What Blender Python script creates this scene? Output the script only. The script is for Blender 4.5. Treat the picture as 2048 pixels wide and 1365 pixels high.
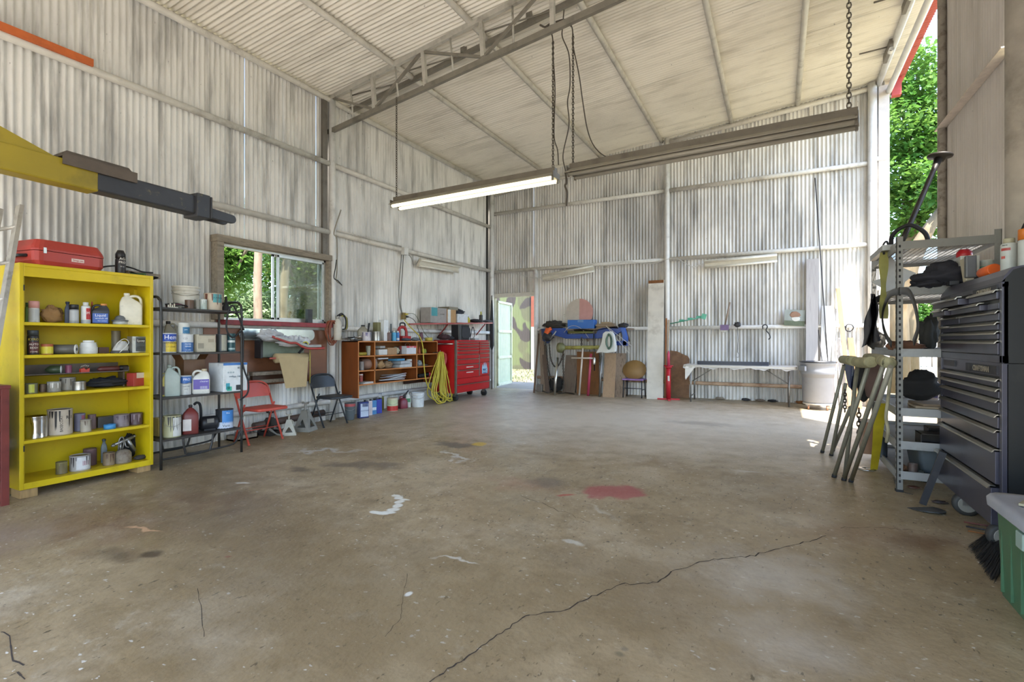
import bpy, math, random
from mathutils import Vector, Matrix, noise
for o in list(bpy.data.objects):
    bpy.data.objects.remove(o, do_unlink=True)
S = bpy.context.scene
COL = S.collection
PI = math.pi
R = math.radians

# ------------------------------------------------------------------ camera
YAW = R(27.92)
CAMZ = 1.25
FPX = 1006.0
cam_data = bpy.data.cameras.new('camera')
cam_data.sensor_width = 36.0
cam_data.lens = FPX / 2048 * 36.0
cam_data.clip_end = 300
cam_data.clip_start = 0.05
cam = bpy.data.objects.new('camera', cam_data)
COL.objects.link(cam)
cam.location = (0, 0, CAMZ)
cam.rotation_euler = (PI / 2, 0, YAW)
S.camera = cam

# ------------------------------------------------------------------ sky, sun, exposure
SUN_DIR = Vector((-1.3, 1.45, -4.72)).normalized()      # the way the light travels
world = bpy.data.worlds.new('sky')
S.world = world
world.use_nodes = True
wn = world.node_tree
sky = wn.nodes.new('ShaderNodeTexSky')
sky.sky_type = 'NISHITA'
sky.sun_disc = False
sky.sun_elevation = math.asin(-SUN_DIR.z)
sky.sun_rotation = math.atan2(-SUN_DIR.x, -SUN_DIR.y)
sky.air_density = 1.0
sky.dust_density = 1.0
bg = wn.nodes['Background']
wn.links.new(sky.outputs[0], bg.inputs[0])
bg.inputs[1].default_value = 0.165
sun_data = bpy.data.lights.new('sun', 'SUN')
sun_data.energy = 2.9
sun_data.angle = R(0.53)
sun_data.color = (1.0, 0.95, 0.88)
sun = bpy.data.objects.new('sun', sun_data)
COL.objects.link(sun)
sun.rotation_euler = SUN_DIR.to_track_quat('-Z', 'Y').to_euler()
sun.location = (6, -4, 14)
S.view_settings.view_transform = 'Standard'
S.view_settings.look = 'None'
S.view_settings.gamma = 1
S.view_settings.use_curve_mapping = False
S.view_settings.exposure = 2.9

# ------------------------------------------------------------------ pixel -> place
CF = Vector((-math.sin(YAW), math.cos(YAW), 0))
CR = Vector((math.cos(YAW), math.sin(YAW), 0))
CAM = Vector((0, 0, CAMZ))
XL, YB, XR = -6.55, 11.2, 1.70          # left wall, back wall, right wall
FSL = 0.0175
def zf(y): return 0.05 - FSL * (YB - y)   # the slab falls a little towards the front
def ray(x, y):
    return CF + CR * ((x - 1024) / FPX) + Vector((0, 0, (682.5 - y) / FPX))
def onX(x, y, X):
    d = ray(x, y); return CAM + d * (X / d.x)
def onY(x, y, Y):
    d = ray(x, y); return CAM + d * (Y / d.y)
def onZ(x, y, Z):
    d = ray(x, y); return CAM + d * ((Z - CAMZ) / d.z)
def onF(x, y):
    d = ray(x, y)
    t = (zf(0) - CAMZ) / (d.z - FSL * d.y)
    return CAM + d * t
def dep(p): return (Vector(p) - CAM).dot(CF)
def mpp(p): return dep(p) / FPX            # metres per photo pixel at a place

# ------------------------------------------------------------------ materials
def lin(h):
    if isinstance(h, str):
        h = h.lstrip('#')
        c = [int(h[i:i + 2], 16) / 255 for i in (0, 2, 4)]
    else:
        c = h
    return tuple((v / 12.92 if v <= 0.04045 else ((v + 0.055) / 1.055) ** 2.4) for v in c) + (1,)
MATS = {}
def mk(name, col, rough=0.5, metal=0.0, var=0.12, vs=9.0, dirt=None, da=0.0, ds=3.0, bump=0.0, bs=60.0,
       stretch=(1, 1, 1), spec=0.5, trans=0.0, emit=0.0, world_co=False, coat=0.0):
    if name in MATS: return MATS[name]
    m = bpy.data.materials.new(name); m.use_nodes = True
    nt = m.node_tree; N = nt.nodes; L = nt.links
    b = N['Principled BSDF']
    c = lin(col)
    b.inputs['Roughness'].default_value = rough
    b.inputs['Metallic'].default_value = metal
    b.inputs['Specular IOR Level'].default_value = spec
    if coat: b.inputs['Coat Weight'].default_value = coat
    if trans: b.inputs['Transmission Weight'].default_value = trans
    if emit:
        b.inputs['Emission Color'].default_value = c
        b.inputs['Emission Strength'].default_value = emit
    tc = N.new('ShaderNodeNewGeometry') if world_co else N.new('ShaderNodeTexCoord')
    mp = N.new('ShaderNodeMapping'); mp.inputs['Scale'].default_value = stretch
    L.new(tc.outputs['Position' if world_co else 'Object'], mp.inputs['Vector'])
    nz = N.new('ShaderNodeTexNoise'); nz.inputs['Scale'].default_value = vs; nz.inputs['Detail'].default_value = 5
    L.new(mp.outputs[0], nz.inputs['Vector'])
    mr = N.new('ShaderNodeMapRange')
    mr.inputs['From Min'].default_value = 0.3; mr.inputs['From Max'].default_value = 0.7
    mr.inputs['To Min'].default_value = 1 - var; mr.inputs['To Max'].default_value = 1 + var * 0.6
    L.new(nz.outputs['Fac'], mr.inputs['Value'])
    mul = N.new('ShaderNodeVectorMath'); mul.operation = 'SCALE'
    mul.inputs[0].default_value = c[:3]
    L.new(mr.outputs[0], mul.inputs['Scale'])
    out = mul.outputs[0]
    if dirt:
        n2 = N.new('ShaderNodeTexNoise'); n2.inputs['Scale'].default_value = ds; n2.inputs['Detail'].default_value = 8
        n2.inputs['Roughness'].default_value = 0.65
        L.new(mp.outputs[0], n2.inputs['Vector'])
        r2 = N.new('ShaderNodeMapRange')
        r2.inputs['From Min'].default_value = 0.62 - 0.3 * da; r2.inputs['From Max'].default_value = 0.80 - 0.2 * da
        r2.inputs['To Max'].default_value = min(1, 0.4 + da)
        L.new(n2.outputs['Fac'], r2.inputs['Value'])
        mx = N.new('ShaderNodeMix'); mx.data_type = 'RGBA'
        L.new(r2.outputs[0], mx.inputs['Factor']); L.new(out, mx.inputs['A'])
        mx.inputs['B'].default_value = lin(dirt)
        out = mx.outputs['Result']
    L.new(out, b.inputs['Base Color'])
    if bump:
        n3 = N.new('ShaderNodeTexNoise'); n3.inputs['Scale'].default_value = bs; n3.inputs['Detail'].default_value = 4
        L.new(mp.outputs[0], n3.inputs['Vector'])
        bp = N.new('ShaderNodeBump'); bp.inputs['Strength'].default_value = bump; bp.inputs['Distance'].default_value = 0.01
        L.new(n3.outputs['Fac'], bp.inputs['Height']); L.new(bp.outputs[0], b.inputs['Normal'])
    MATS[name] = m
    return m
def pl(col, rough=0.45, **k):          # plain plastic or paint of one colour
    return mk('paint_%s_%d' % (col.strip('#'), int(rough * 100)), col, rough, **k)
def me(col, rough=0.35, **k):
    return mk('metal_%s_%d' % (col.strip('#'), int(rough * 100)), col, rough, 1.0, **k)

# ------------------------------------------------------------------ mesh kit
class MB:
    def __init__(s, M=None):
        s.v = []; s.f = []; s.mi = []; s.sm = []; s.M = M or Matrix(); s.cur = 0
    def add(s, vs, fs, smooth=False):
        o = len(s.v)
        s.v += [tuple(s.M @ Vector(p)) for p in vs]
        s.f += [[i + o for i in f] for f in fs]
        s.mi += [s.cur] * len(fs); s.sm += [smooth] * len(fs)
        return s
    def box(s, c, d, rz=0.0, M=None):
        x, y, z = d[0] / 2, d[1] / 2, d[2] / 2
        T = Matrix.Translation(c) @ Matrix.Rotation(rz, 4, 'Z')
        if M: T = Matrix.Translation(c) @ M
        vs = [T @ Vector(p) for p in ((-x, -y, -z), (x, -y, -z), (x, y, -z), (-x, y, -z), (-x, -y, z), (x, -y, z), (x, y, z), (-x, y, z))]
        return s.add(vs, [[0, 3, 2, 1], [4, 5, 6, 7], [0, 1, 5, 4], [1, 2, 6, 5], [2, 3, 7, 6], [3, 0, 4, 7]])
    def b2(s, a, b):
        return s.box([(a[i] + b[i]) / 2 for i in range(3)], [abs(b[i] - a[i]) for i in range(3)])
    def bar(s, p, q, w, h, up=(0, 0, 1)):
        p = Vector(p); q = Vector(q); d = q - p; l = d.length; d.normalize()
        u = Vector(up)
        if abs(d.dot(u)) > 0.98: u = Vector((1, 0, 0)) if abs(d.x) < 0.9 else Vector((0, 1, 0))
        a = d.cross(u).normalized(); b = a.cross(d).normalized()
        vs = []
        for t in (p, q):
            for i, j in ((-1, -1), (1, -1), (1, 1), (-1, 1)):
                vs.append(t + a * (w / 2 * i) + b * (h / 2 * j))
        return s.add(vs, [[3, 2, 1, 0], [4, 5, 6, 7], [0, 1, 5, 4], [1, 2, 6, 5], [2, 3, 7, 6], [3, 0, 4, 7]])
    def tube(s, pts, r, n=8, closed=False, caps=True):
        P = [Vector(p) for p in pts]; m = len(P)
        rs = r if isinstance(r, (list, tuple)) else [r] * m
        vs = []; fs = []
        prev = None
        for i in range(m):
            if closed: t = P[(i + 1) % m] - P[i - 1]
            else: t = P[min(i + 1, m - 1)] - P[max(i - 1, 0)]
            if t.length < 1e-9: t = Vector((0, 0, 1))
            t.normalize()
            if prev is None:
                a = t.cross(Vector((0, 0, 1)))
                if a.length < 1e-3: a = t.cross(Vector((1, 0, 0)))
            else:
                a = prev - t * prev.dot(t)
                if a.length < 1e-6: a = t.cross(Vector((0, 0, 1)))
            a.normalize(); prev = a; b = t.cross(a)
            for k in range(n):
                an = 2 * PI * k / n
                vs.append(P[i] + (a * math.cos(an) + b * math.sin(an)) * rs[i])
        last = m if closed else m - 1
        for i in range(last):
            j = (i + 1) % m
            for k in range(n):
                fs.append([i * n + k, i * n + (k + 1) % n, j * n + (k + 1) % n, j * n + k])
        s.add(vs, fs, True)
        if caps and not closed:
            o = len(s.v) - len(vs)
            s.f += [[o + k for k in reversed(range(n))], [o + (m - 1) * n + k for k in range(n)]]
            s.mi += [s.cur] * 2; s.sm += [False] * 2
        return s
    def lathe(s, prof, n=16, c=(0, 0, 0), M=None, sq=None):
        # prof: (radius, z) from bottom to top; sq: (sx, sy) squeeze
        T = Matrix.Translation(c) @ (M or Matrix())
        vs = []; fs = []
        sx, sy = sq or (1, 1)
        for r, z in prof:
            for k in range(n):
                a = 2 * PI * k / n
                vs.append(T @ Vector((r * sx * math.cos(a), r * sy * math.sin(a), z)))
        for i in range(len(prof) - 1):
            for k in range(n):
                fs.append([i * n + k, i * n + (k + 1) % n, (i + 1) * n + (k + 1) % n, (i + 1) * n + k])
        s.add(vs, fs, True)
        o = len(s.v) - len(vs); e = (len(prof) - 1) * n
        if prof[0][0] > 1e-5: s.f.append([o + k for k in reversed(range(n))]); s.mi.append(s.cur); s.sm.append(False)
        if prof[-1][0] > 1e-5: s.f.append([o + e + k for k in range(n)]); s.mi.append(s.cur); s.sm.append(False)
        return s
    def cyl(s, c, r, h, n=16, M=None, r2=None):
        return s.lathe([(r, 0), (r if r2 is None else r2, h)], n, c, M)
    def prism(s, poly, t, M=None, c=(0, 0, 0)):
        # polygon in local x,z extruded along local y from -t/2 to t/2
        T = Matrix.Translation(c) @ (M or Matrix()); n = len(poly)
        vs = [T @ Vector((p[0], -t / 2, p[1])) for p in poly] + [T @ Vector((p[0], t / 2, p[1])) for p in poly]
        fs = [list(range(n)), list(reversed(range(n, 2 * n)))]
        fs += [[i + n, (i + 1) % n + n, (i + 1) % n, i] for i in range(n)]
        return s.add(vs, fs)
    def rbox(s, c, d, r, n=3, M=None):
        # upright box with rounded vertical edges
        x, y = d[0] / 2 - r, d[1] / 2 - r
        poly = []
        for cx, cy, a0 in ((x, y, 0), (-x, y, 90), (-x, -y, 180), (x, -y, 270)):
            for k in range(n + 1):
                a = R(a0 + 90 * k / n); poly.append((cx + r * math.cos(a), cy + r * math.sin(a)))
        T = Matrix.Translation(c) @ (M or Matrix()); m = len(poly); z = d[2] / 2
        vs = [T @ Vector((p[0], p[1], -z)) for p in poly] + [T @ Vector((p[0], p[1], z)) for p in poly]
        s.add(vs, [list(reversed(range(m))), list(range(m, 2 * m))])
        return s.add(vs, [[i, (i + 1) % m, (i + 1) % m + m, i + m] for i in range(m)], True)
    def loft(s, rings, smooth=True, caps=True):
        n = len(rings[0]); vs = [p for r in rings for p in r]; fs = []
        for i in range(len(rings) - 1):
            for k in range(n):
                fs.append([i * n + k, i * n + (k + 1) % n, (i + 1) * n + (k + 1) % n, (i + 1) * n + k])
        s.add(vs, fs, smooth)
        if caps:
            s.add(rings[0], [list(reversed(range(n)))]); s.add(rings[-1], [list(range(n))])
        return s
    def sheet(s, fn, nu, nv, t=0.0):
        # surface patch from fn(u, v); t gives it thickness downwards
        vs = [Vector(fn(i / nu, j / nv)) for j in range(nv + 1) for i in range(nu + 1)]
        w = nu + 1
        fs = [[j * w + i, j * w + i + 1, (j + 1) * w + i + 1, (j + 1) * w + i] for j in range(nv) for i in range(nu)]
        s.add(vs, fs, True)
        if t:
            s.add([p - Vector((0, 0, t)) for p in vs], [list(reversed(f)) for f in fs], True)
        return s
    def blob(s, c, d, seed=0, amt=0.25, fr=2.0, n=14, m=9, M=None):
        T = Matrix.Translation(c) @ (M or Matrix()); vs = []; fs = []
        for j in range(m + 1):
            th = PI * j / m
            for i in range(n):
                ph = 2 * PI * i / n
                p = Vector((math.sin(th) * math.cos(ph), math.sin(th) * math.sin(ph), -math.cos(th)))
                q = p * fr + Vector((seed * 7.3, seed * 3.1, seed))
                k = 1 + amt * (noise.noise(q) + (.8 * abs(noise.noise(q * 2.3)) - .2 if n > 25 else 0) + (.3 * noise.noise(q * 5.1) if n > 25 else 0))
                vs.append(T @ Vector((p.x * d[0] / 2 * k, p.y * d[1] / 2 * k, p.z * d[2] / 2 * (k if p.z > 0 else 1))))
        for j in range(m):
            for i in range(n):
                fs.append([j * n + i, j * n + (i + 1) % n, (j + 1) * n + (i + 1) % n, (j + 1) * n + i])
        return s.add(vs, fs, True)
    def build(s, name, mat, parent=None, loc=None, bevel=0.0, seg=2, kind=None):
        m = bpy.data.meshes.new(name)
        m.from_pydata(s.v, [], s.f)
        ms = mat if isinstance(mat, (list, tuple)) else [mat]
        for x in ms: m.materials.append(x)
        m.polygons.foreach_set('use_smooth', s.sm)
        if len(ms) > 1: m.polygons.foreach_set('material_index', s.mi)
        m.update()
        o = bpy.data.objects.new(name, m); COL.objects.link(o)
        if parent: o.parent = parent
        if loc is not None: o.location = loc
        if bevel:
            bv = o.modifiers.new('edge', 'BEVEL'); bv.width = bevel; bv.segments = seg; bv.limit_method = 'ANGLE'; bv.angle_limit = R(40)
        if kind: o['kind'] = kind
        return o
def tag(o, label=None, cat=None, group=None, kind=None):
    if label: o['label'] = label
    if cat: o['category'] = cat
    if group: o['group'] = group
    if kind: o['kind'] = kind
    return o
def thing(name, label, cat, loc=(0, 0, 0), rz=0.0, group=None):
    o = bpy.data.objects.new(name, None); COL.objects.link(o)
    o.empty_display_size = 0.1
    o.location = loc; o.rotation_euler = (0, 0, rz)
    return tag(o, label, cat, group)
def struct(name, parent=None):
    o = bpy.data.objects.new(name, None); COL.objects.link(o); o['kind'] = 'structure'
    o.empty_display_size = 0.1
    if parent: o.parent = parent
    return o
def copy_tree(o, parent=None):
    c = o.copy(); COL.objects.link(c); c.parent = parent
    for ch in [x for x in bpy.data.objects if x.parent == o]:
        copy_tree(ch, c)
    return c
def Rx(a): return Matrix.Rotation(a, 4, 'X')
def Ry(a): return Matrix.Rotation(a, 4, 'Y')
def Rz(a): return Matrix.Rotation(a, 4, 'Z')
def basis(xa, ya, za):
    M = Matrix.Identity(4)
    for i, a in enumerate((xa, ya, za)):
        for j in range(3): M[j][i] = a[j]
    return M
def text(body, size, M, mat, parent, name='lettering', depth=0.0006, sx=1.0, bold=0.0, wrap=None):
    # flat lettering: local x along the words, local y up, local z out of the surface
    cu = bpy.data.curves.new(name, 'FONT'); cu.body = body; cu.size = size
    cu.align_x = 'CENTER'; cu.align_y = 'CENTER'; cu.extrude = depth; cu.offset = bold; cu.resolution_u = 2
    tmp = bpy.data.objects.new('tmp', cu); COL.objects.link(tmp)
    dg = bpy.context.evaluated_depsgraph_get()
    me_ = bpy.data.meshes.new_from_object(tmp.evaluated_get(dg))
    bpy.data.objects.remove(tmp, do_unlink=True)
    for v in me_.vertices:
        p = Vector((v.co.x * sx, v.co.y, v.co.z))
        if wrap:                       # bend round a can of this radius (local axis y)
            a = p.x / wrap; p = Vector((math.sin(a) * (wrap + p.z), p.y, math.cos(a) * (wrap + p.z) - wrap))
        v.co = M @ p
    me_.materials.clear(); me_.materials.append(mat)
    me_.name = name
    o = bpy.data.objects.new(name, me_); COL.objects.link(o)
    if parent: o.parent = parent
    return o
def smooth_path(pts, k=6):
    # Catmull-Rom through the points
    P = [Vector(p) for p in pts]; P = [P[0] * 2 - P[1]] + P + [P[-1] * 2 - P[-2]]
    out = []
    for i in range(1, len(P) - 2):
        for j in range(k):
            t = j / k; a, b, c, d = P[i - 1], P[i], P[i + 1], P[i + 2]
            out.append(0.5 * ((2 * b) + (c - a) * t + (2 * a - 5 * b + 4 * c - d) * t * t + (3 * b - a - 3 * c + d) * t ** 3))
    out.append(P[-2])
    return out
# ================================================================== the shed itself
def roofz(x): return 5.26 + 0.085 * (x - XL)
YF = -1.05                                   # the open front, behind the camera
PITCH = 0.0678
def node(nt, t, **kw):
    n = nt.nodes.new(t)
    for k, v in kw.items(): setattr(n, k, v)
    return n
def sheet_mat(name, col, grime, streak, amt, rough=0.5, metal=0.0, sc=1.0):
    m = bpy.data.materials.new(name); m.use_nodes = True; nt = m.node_tree; L = nt.links
    b = nt.nodes['Principled BSDF']; b.inputs['Roughness'].default_value = rough; b.inputs['Metallic'].default_value = metal
    g = node(nt, 'ShaderNodeNewGeometry')
    def nz(scale, vec, det=6, lo=0.45, hi=0.75):
        mp = node(nt, 'ShaderNodeMapping'); mp.inputs['Scale'].default_value = vec; L.new(g.outputs['Position'], mp.inputs[0])
        n = node(nt, 'ShaderNodeTexNoise'); n.inputs['Scale'].default_value = scale; n.inputs['Detail'].default_value = det
        n.inputs['Roughness'].default_value = 0.6
        L.new(mp.outputs[0], n.inputs['Vector'])
        r = node(nt, 'ShaderNodeMapRange'); r.inputs['From Min'].default_value = lo; r.inputs['From Max'].default_value = hi
        L.new(n.outputs['Fac'], r.inputs['Value']); return r.outputs[0]
    def mix(a, bcol, f, k):
        mu = node(nt, 'ShaderNodeMath', operation='MULTIPLY'); L.new(f, mu.inputs[0]); mu.inputs[1].default_value = k
        x = node(nt, 'ShaderNodeMix', data_type='RGBA'); L.new(mu.outputs[0], x.inputs['Factor'])
        if isinstance(a, tuple): x.inputs['A'].default_value = a
        else: L.new(a, x.inputs['A'])
        x.inputs['B'].default_value = bcol
        return x.outputs['Result']
    c = lin(col)
    o = mix(c, lin(grime), nz(0.55 * sc, (1, 1, 0.55), 7, 0.46, 0.74), amt)       # big soft patches
    o = mix(o, lin(grime), nz(7.0 * sc, streak, 8, 0.50, 0.70), amt * 0.85)       # runs down the sheet
    o = mix(o, lin('#3b372f'), nz(26 * sc, (1, 1, 0.5), 3, 0.70, 0.76), 0.55)        # specks
    L.new(o, b.inputs['Base Color'])
    return m
M_WALL = sheet_mat('whitewashed_sheet', '#dfdcd6', '#6c6a66', (1, 1, 0.10), 0.80, 0.42)
M_ROOF = sheet_mat('roof_sheet', '#e9e3d6', '#968d7b', (0.12, 1, 1), 0.45, 0.45)
M_PANEL = sheet_mat('door_sheet', '#cfc8c2', '#9c958d', (1, 1, 0.08), 0.6, 0.5)
M_REDSHEET = sheet_mat('red_sheet', '#b4574c', '#7c3a33', (1, 1, 0.3), 0.5, 0.5)
M_PIPE = mk('painted_pipe', '#cfcac0', 0.5, var=0.10, dirt='#6f6557', da=0.28, ds=3.0, world_co=True)
M_PIPEW = mk('white_pipe', '#dcdad6', 0.5, var=0.08, dirt='#7d766b', da=0.2, ds=3.0, world_co=True)
M_RUSTPIPE = mk('rusty_pipe', '#b79a80', 0.7, var=0.2, dirt='#6f432a', da=0.5, ds=4, world_co=True)
M_DARKSTEEL = mk('grey_steel', '#6d675e', 0.5, var=0.15, dirt='#39332c', da=0.3, ds=4, world_co=True)
M_TRUSS = mk('truss_steel', '#7d776c', 0.5, var=0.15, dirt='#453f36', da=0.3, ds=3, world_co=True)
M_TRUSSL = mk('truss_paint', '#b4afa4', 0.5, var=0.12, dirt='#5d564b', da=0.3, ds=3, world_co=True)

# ---- concrete floor
def floor_mat():
    m = bpy.data.materials.new('stained_concrete'); m.use_nodes = True; nt = m.node_tree; L = nt.links
    b = nt.nodes['Principled BSDF']
    g = node(nt, 'ShaderNodeNewGeometry')
    def nz(scale, vec=(1, 1, 1), det=8, lo=0.4, hi=0.7, rough=0.6, off=(0, 0, 0)):
        mp = node(nt, 'ShaderNodeMapping'); mp.inputs['Scale'].default_value = vec; mp.inputs['Location'].default_value = off
        L.new(g.outputs['Position'], mp.inputs[0])
        n = node(nt, 'ShaderNodeTexNoise'); n.inputs['Scale'].default_value = scale; n.inputs['Detail'].default_value = det
        n.inputs['Roughness'].default_value = rough; L.new(mp.outputs[0], n.inputs['Vector'])
        r = node(nt, 'ShaderNodeMapRange'); r.inputs['From Min'].default_value = lo; r.inputs['From Max'].default_value = hi
        L.new(n.outputs['Fac'], r.inputs['Value']); return r.outputs[0]
    def mix(a, bcol, f, k):
        mu = node(nt, 'ShaderNodeMath', operation='MULTIPLY'); L.new(f, mu.inputs[0]); mu.inputs[1].default_value = k
        x = node(nt, 'ShaderNodeMix', data_type='RGBA'); L.new(mu.outputs[0], x.inputs['Factor'])
        if isinstance(a, tuple): x.inputs['A'].default_value = a
        else: L.new(a, x.inputs['A'])
        x.inputs['B'].default_value = lin(bcol)
        return x.outputs['Result']
    o = mix(lin('#ab9878'), '#7d6745', nz(0.35, (1, 1, 1), 6, 0.35, 0.68), 0.75)
    o = mix(o, '#c6b9a2', nz(0.9, (1, 1, 1), 8, 0.5, 0.78, 0.65, (4, 2, 0)), 0.7)
    o = mix(o, '#6a5639', nz(1.1, (0.6, 1.3, 1), 9, 0.50, 0.80, 0.7, (9, 3, 0)), 0.6)
    o = mix(o, '#65543a', nz(4.5, (1, 1, 1), 12, 0.48, 0.70, 0.8, (7, 1, 0)), 0.6)
    o = mix(o, '#cfc5b0', nz(5.5, (1, 1, 1), 12, 0.56, 0.72, 0.8, (1, 5, 0)), 0.55)
    o = mix(o, '#574937', nz(16, (1, 0.55, 1), 8, 0.55, 0.70, 0.75), 0.5)
    o = mix(o, '#372f25', nz(40, (1, 0.45, 1), 3, 0.645, 0.70), 0.85)              # dark grit
    o = mix(o, '#d9d3c6', nz(34, (0.6, 1, 1), 2, 0.69, 0.73, 0.5, (3, 8, 0)), 0.8)   # pale chips
    # spills and stains by place, plus broad patches painting dim front and bright back
    wob = node(nt, 'ShaderNodeTexNoise'); wob.inputs['Scale'].default_value = 5.0; wob.inputs['Detail'].default_value = 6
    L.new(g.outputs['Position'], wob.inputs['Vector'])
    sub = node(nt, 'ShaderNodeVectorMath', operation='SUBTRACT'); L.new(wob.outputs['Color'], sub.inputs[0]); sub.inputs[1].default_value = (0.5, 0.5, 0.5)
    def stain_and_light(o, px, py, rx, ry, rot, col, k, soft=0.35, w=0.5):
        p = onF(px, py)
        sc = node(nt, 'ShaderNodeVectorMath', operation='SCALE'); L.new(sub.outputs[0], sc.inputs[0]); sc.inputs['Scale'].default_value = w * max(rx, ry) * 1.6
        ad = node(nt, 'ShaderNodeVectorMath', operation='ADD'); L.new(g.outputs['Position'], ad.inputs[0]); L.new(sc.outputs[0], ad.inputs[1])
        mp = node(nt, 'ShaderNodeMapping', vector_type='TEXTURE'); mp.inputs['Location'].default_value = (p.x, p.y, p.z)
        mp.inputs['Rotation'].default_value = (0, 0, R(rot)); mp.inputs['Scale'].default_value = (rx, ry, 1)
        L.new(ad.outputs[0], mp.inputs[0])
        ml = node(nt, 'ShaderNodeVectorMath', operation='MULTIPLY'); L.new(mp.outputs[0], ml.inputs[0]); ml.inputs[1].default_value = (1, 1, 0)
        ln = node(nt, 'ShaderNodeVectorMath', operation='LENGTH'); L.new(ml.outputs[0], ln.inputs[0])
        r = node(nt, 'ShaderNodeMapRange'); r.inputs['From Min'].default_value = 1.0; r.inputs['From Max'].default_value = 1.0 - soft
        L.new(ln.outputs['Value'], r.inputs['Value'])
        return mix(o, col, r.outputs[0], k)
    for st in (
        (560, 1150, 2.3, 1.1, -20, '#6e5a3a', 0.6, 0.9, 0.5),  # broad brown dirt here and below, deepened to dim the front floor
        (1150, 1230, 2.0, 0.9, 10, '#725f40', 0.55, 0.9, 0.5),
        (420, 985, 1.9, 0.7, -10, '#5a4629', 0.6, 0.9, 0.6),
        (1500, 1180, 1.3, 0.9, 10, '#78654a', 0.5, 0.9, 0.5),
        (1200, 835, 5.0, 3.0, 0, '#d8ccb9', 0.85, 0.8, 0.3),  # brightness of the far floor put into the colour
        (1225, 985, 0.34, 0.20, 20, '#a05050', 0.85, 0.25, 0.7),
        (1045, 968, 0.5, 0.22, 0, '#9a5c50', 0.25, 0.8, 0.8),
        (1095, 965, 0.24, 0.20, 0, '#6a6054', 0.6, 0.6, 0.6),
        (1127, 992, 0.10, 0.04, 30, '#a8453c', 0.8, 0.4, 1.2),
        (725, 930, 0.55, 0.20, 20, '#5d5348', 0.65, 0.5, 0.7),
        (915, 891, 0.35, 0.17, 10, '#5d574e', 0.75, 0.4, 0.6),
        (960, 889, 0.11, 0.13, 0, '#c9a83c', 0.9, 0.3, 0.9),
        (650, 903, 0.55, 0.10, 25, '#c6c4bd', 0.6, 0.6, 1.0),
        (911, 912, 0.35, 0.09, -30, '#cfccc3', 0.75, 0.4, 1.3),
        (600, 940, 0.22, 0.13, 0, '#453a2e', 0.7, 0.7, 1.0),
        (235, 1110, 0.26, 0.13, 15, '#4a3c2d', 0.7, 0.8, 0.7),
        (305, 1108, 0.09, 0.06, 15, '#3c3025', 0.8, 0.5, 0.9),
        (200, 1050, 0.95, 0.40, 10, '#6b4a38', 0.55, 0.95, 0.8),
        (330, 1000, 1.00, 0.30, 20, '#6d523c', 0.5, 0.95, 0.9),
        (40, 1070, 0.5, 0.30, 0, '#8d7b6a', 0.6, 0.6, 0.8),
        (900, 1122, 0.20, 0.025, 12, '#cfcabd', 0.7, 0.6, 1.2),
        (818, 1190, 0.022, 0.03, 0, '#d8d4c8', 0.9, 0.4, 1.0),
        (1150, 1088, 0.10, 0.035, -10, '#c9c4b6', 0.7, 0.5, 1.0),
        (1200, 1022, 0.22, 0.05, -40, '#c9c4b6', 0.5, 0.8, 1.2),
        (488, 967, 0.10, 0.03, 20, '#d3cdbf', 0.8, 0.5, 1.0),
        (285, 1060, 0.22, 0.025, 15, '#c79e78', 0.8, 0.5, 0.8),
        (1490, 942, 0.16, 0.05, 0, '#c8c3b8', 0.6, 0.6, 1.2),
        (1410, 848, 0.7, 0.22, 0, '#8c8072', 0.55, 0.8, 0.6),
        (1740, 1070, 0.55, 0.30, 30, '#86674a', 0.5, 0.9, 0.7),
        (1860, 1085, 0.35, 0.18, 40, '#6d5138', 0.65, 0.7, 0.7),
        (1540, 1150, 0.55, 0.45, 0, '#b9b1a4', 0.5, 0.95, 0.9),
        (1580, 1290, 0.30, 0.30, 0, '#b5ada0', 0.45, 0.95, 0.9),
        (1240, 1310, 0.03, 0.02, 0, '#55503f', 0.6, 0.6, 0.8),
        (455, 1115, 0.03, 0.02, 20, '#7c4030', 0.7, 0.6, 0.9),
        (1250, 1300, 0.02, 0.02, 0, '#6b6455', 0.6, 0.6, 0.8)):
        o = stain_and_light(o, *st)
    # the white hook-shaped paint spill
    for x, y, rx, ry, rot in ((750, 1025, 0.05, 0.035, 0), (762, 1027, 0.08, 0.035, 0), (776, 1026, 0.08, 0.04, 20), (787, 1020, 0.06, 0.05, 30), (794, 1012, 0.045, 0.06, 20), (798, 1004, 0.04, 0.06, 0), (798, 996, 0.045, 0.05, 0), (792, 992, 0.05, 0.03, 20), (807, 999, 0.07, 0.022, 0)):
        o = stain_and_light(o, x, y, rx, ry, rot, '#dcdace', 0.95, 0.3, 0.55)
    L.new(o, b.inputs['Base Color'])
    rr = nz(2.0, (1, 1, 1), 6, 0.3, 0.8)
    r = node(nt, 'ShaderNodeMapRange'); r.inputs['To Min'].default_value = 0.34; r.inputs['To Max'].default_value = 0.62
    L.new(rr, r.inputs['Value']); L.new(r.outputs[0], b.inputs['Roughness'])
    bn = node(nt, 'ShaderNodeTexNoise'); bn.inputs['Scale'].default_value = 30; bn.inputs['Detail'].default_value = 8
    L.new(g.outputs['Position'], bn.inputs['Vector'])
    bp = node(nt, 'ShaderNodeBump'); bp.inputs['Strength'].default_value = 0.25; bp.inputs['Distance'].default_value = 0.012
    L.new(bn.outputs['Fac'], bp.inputs['Height']); L.new(bp.outputs[0], b.inputs['Normal'])
    return m
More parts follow.
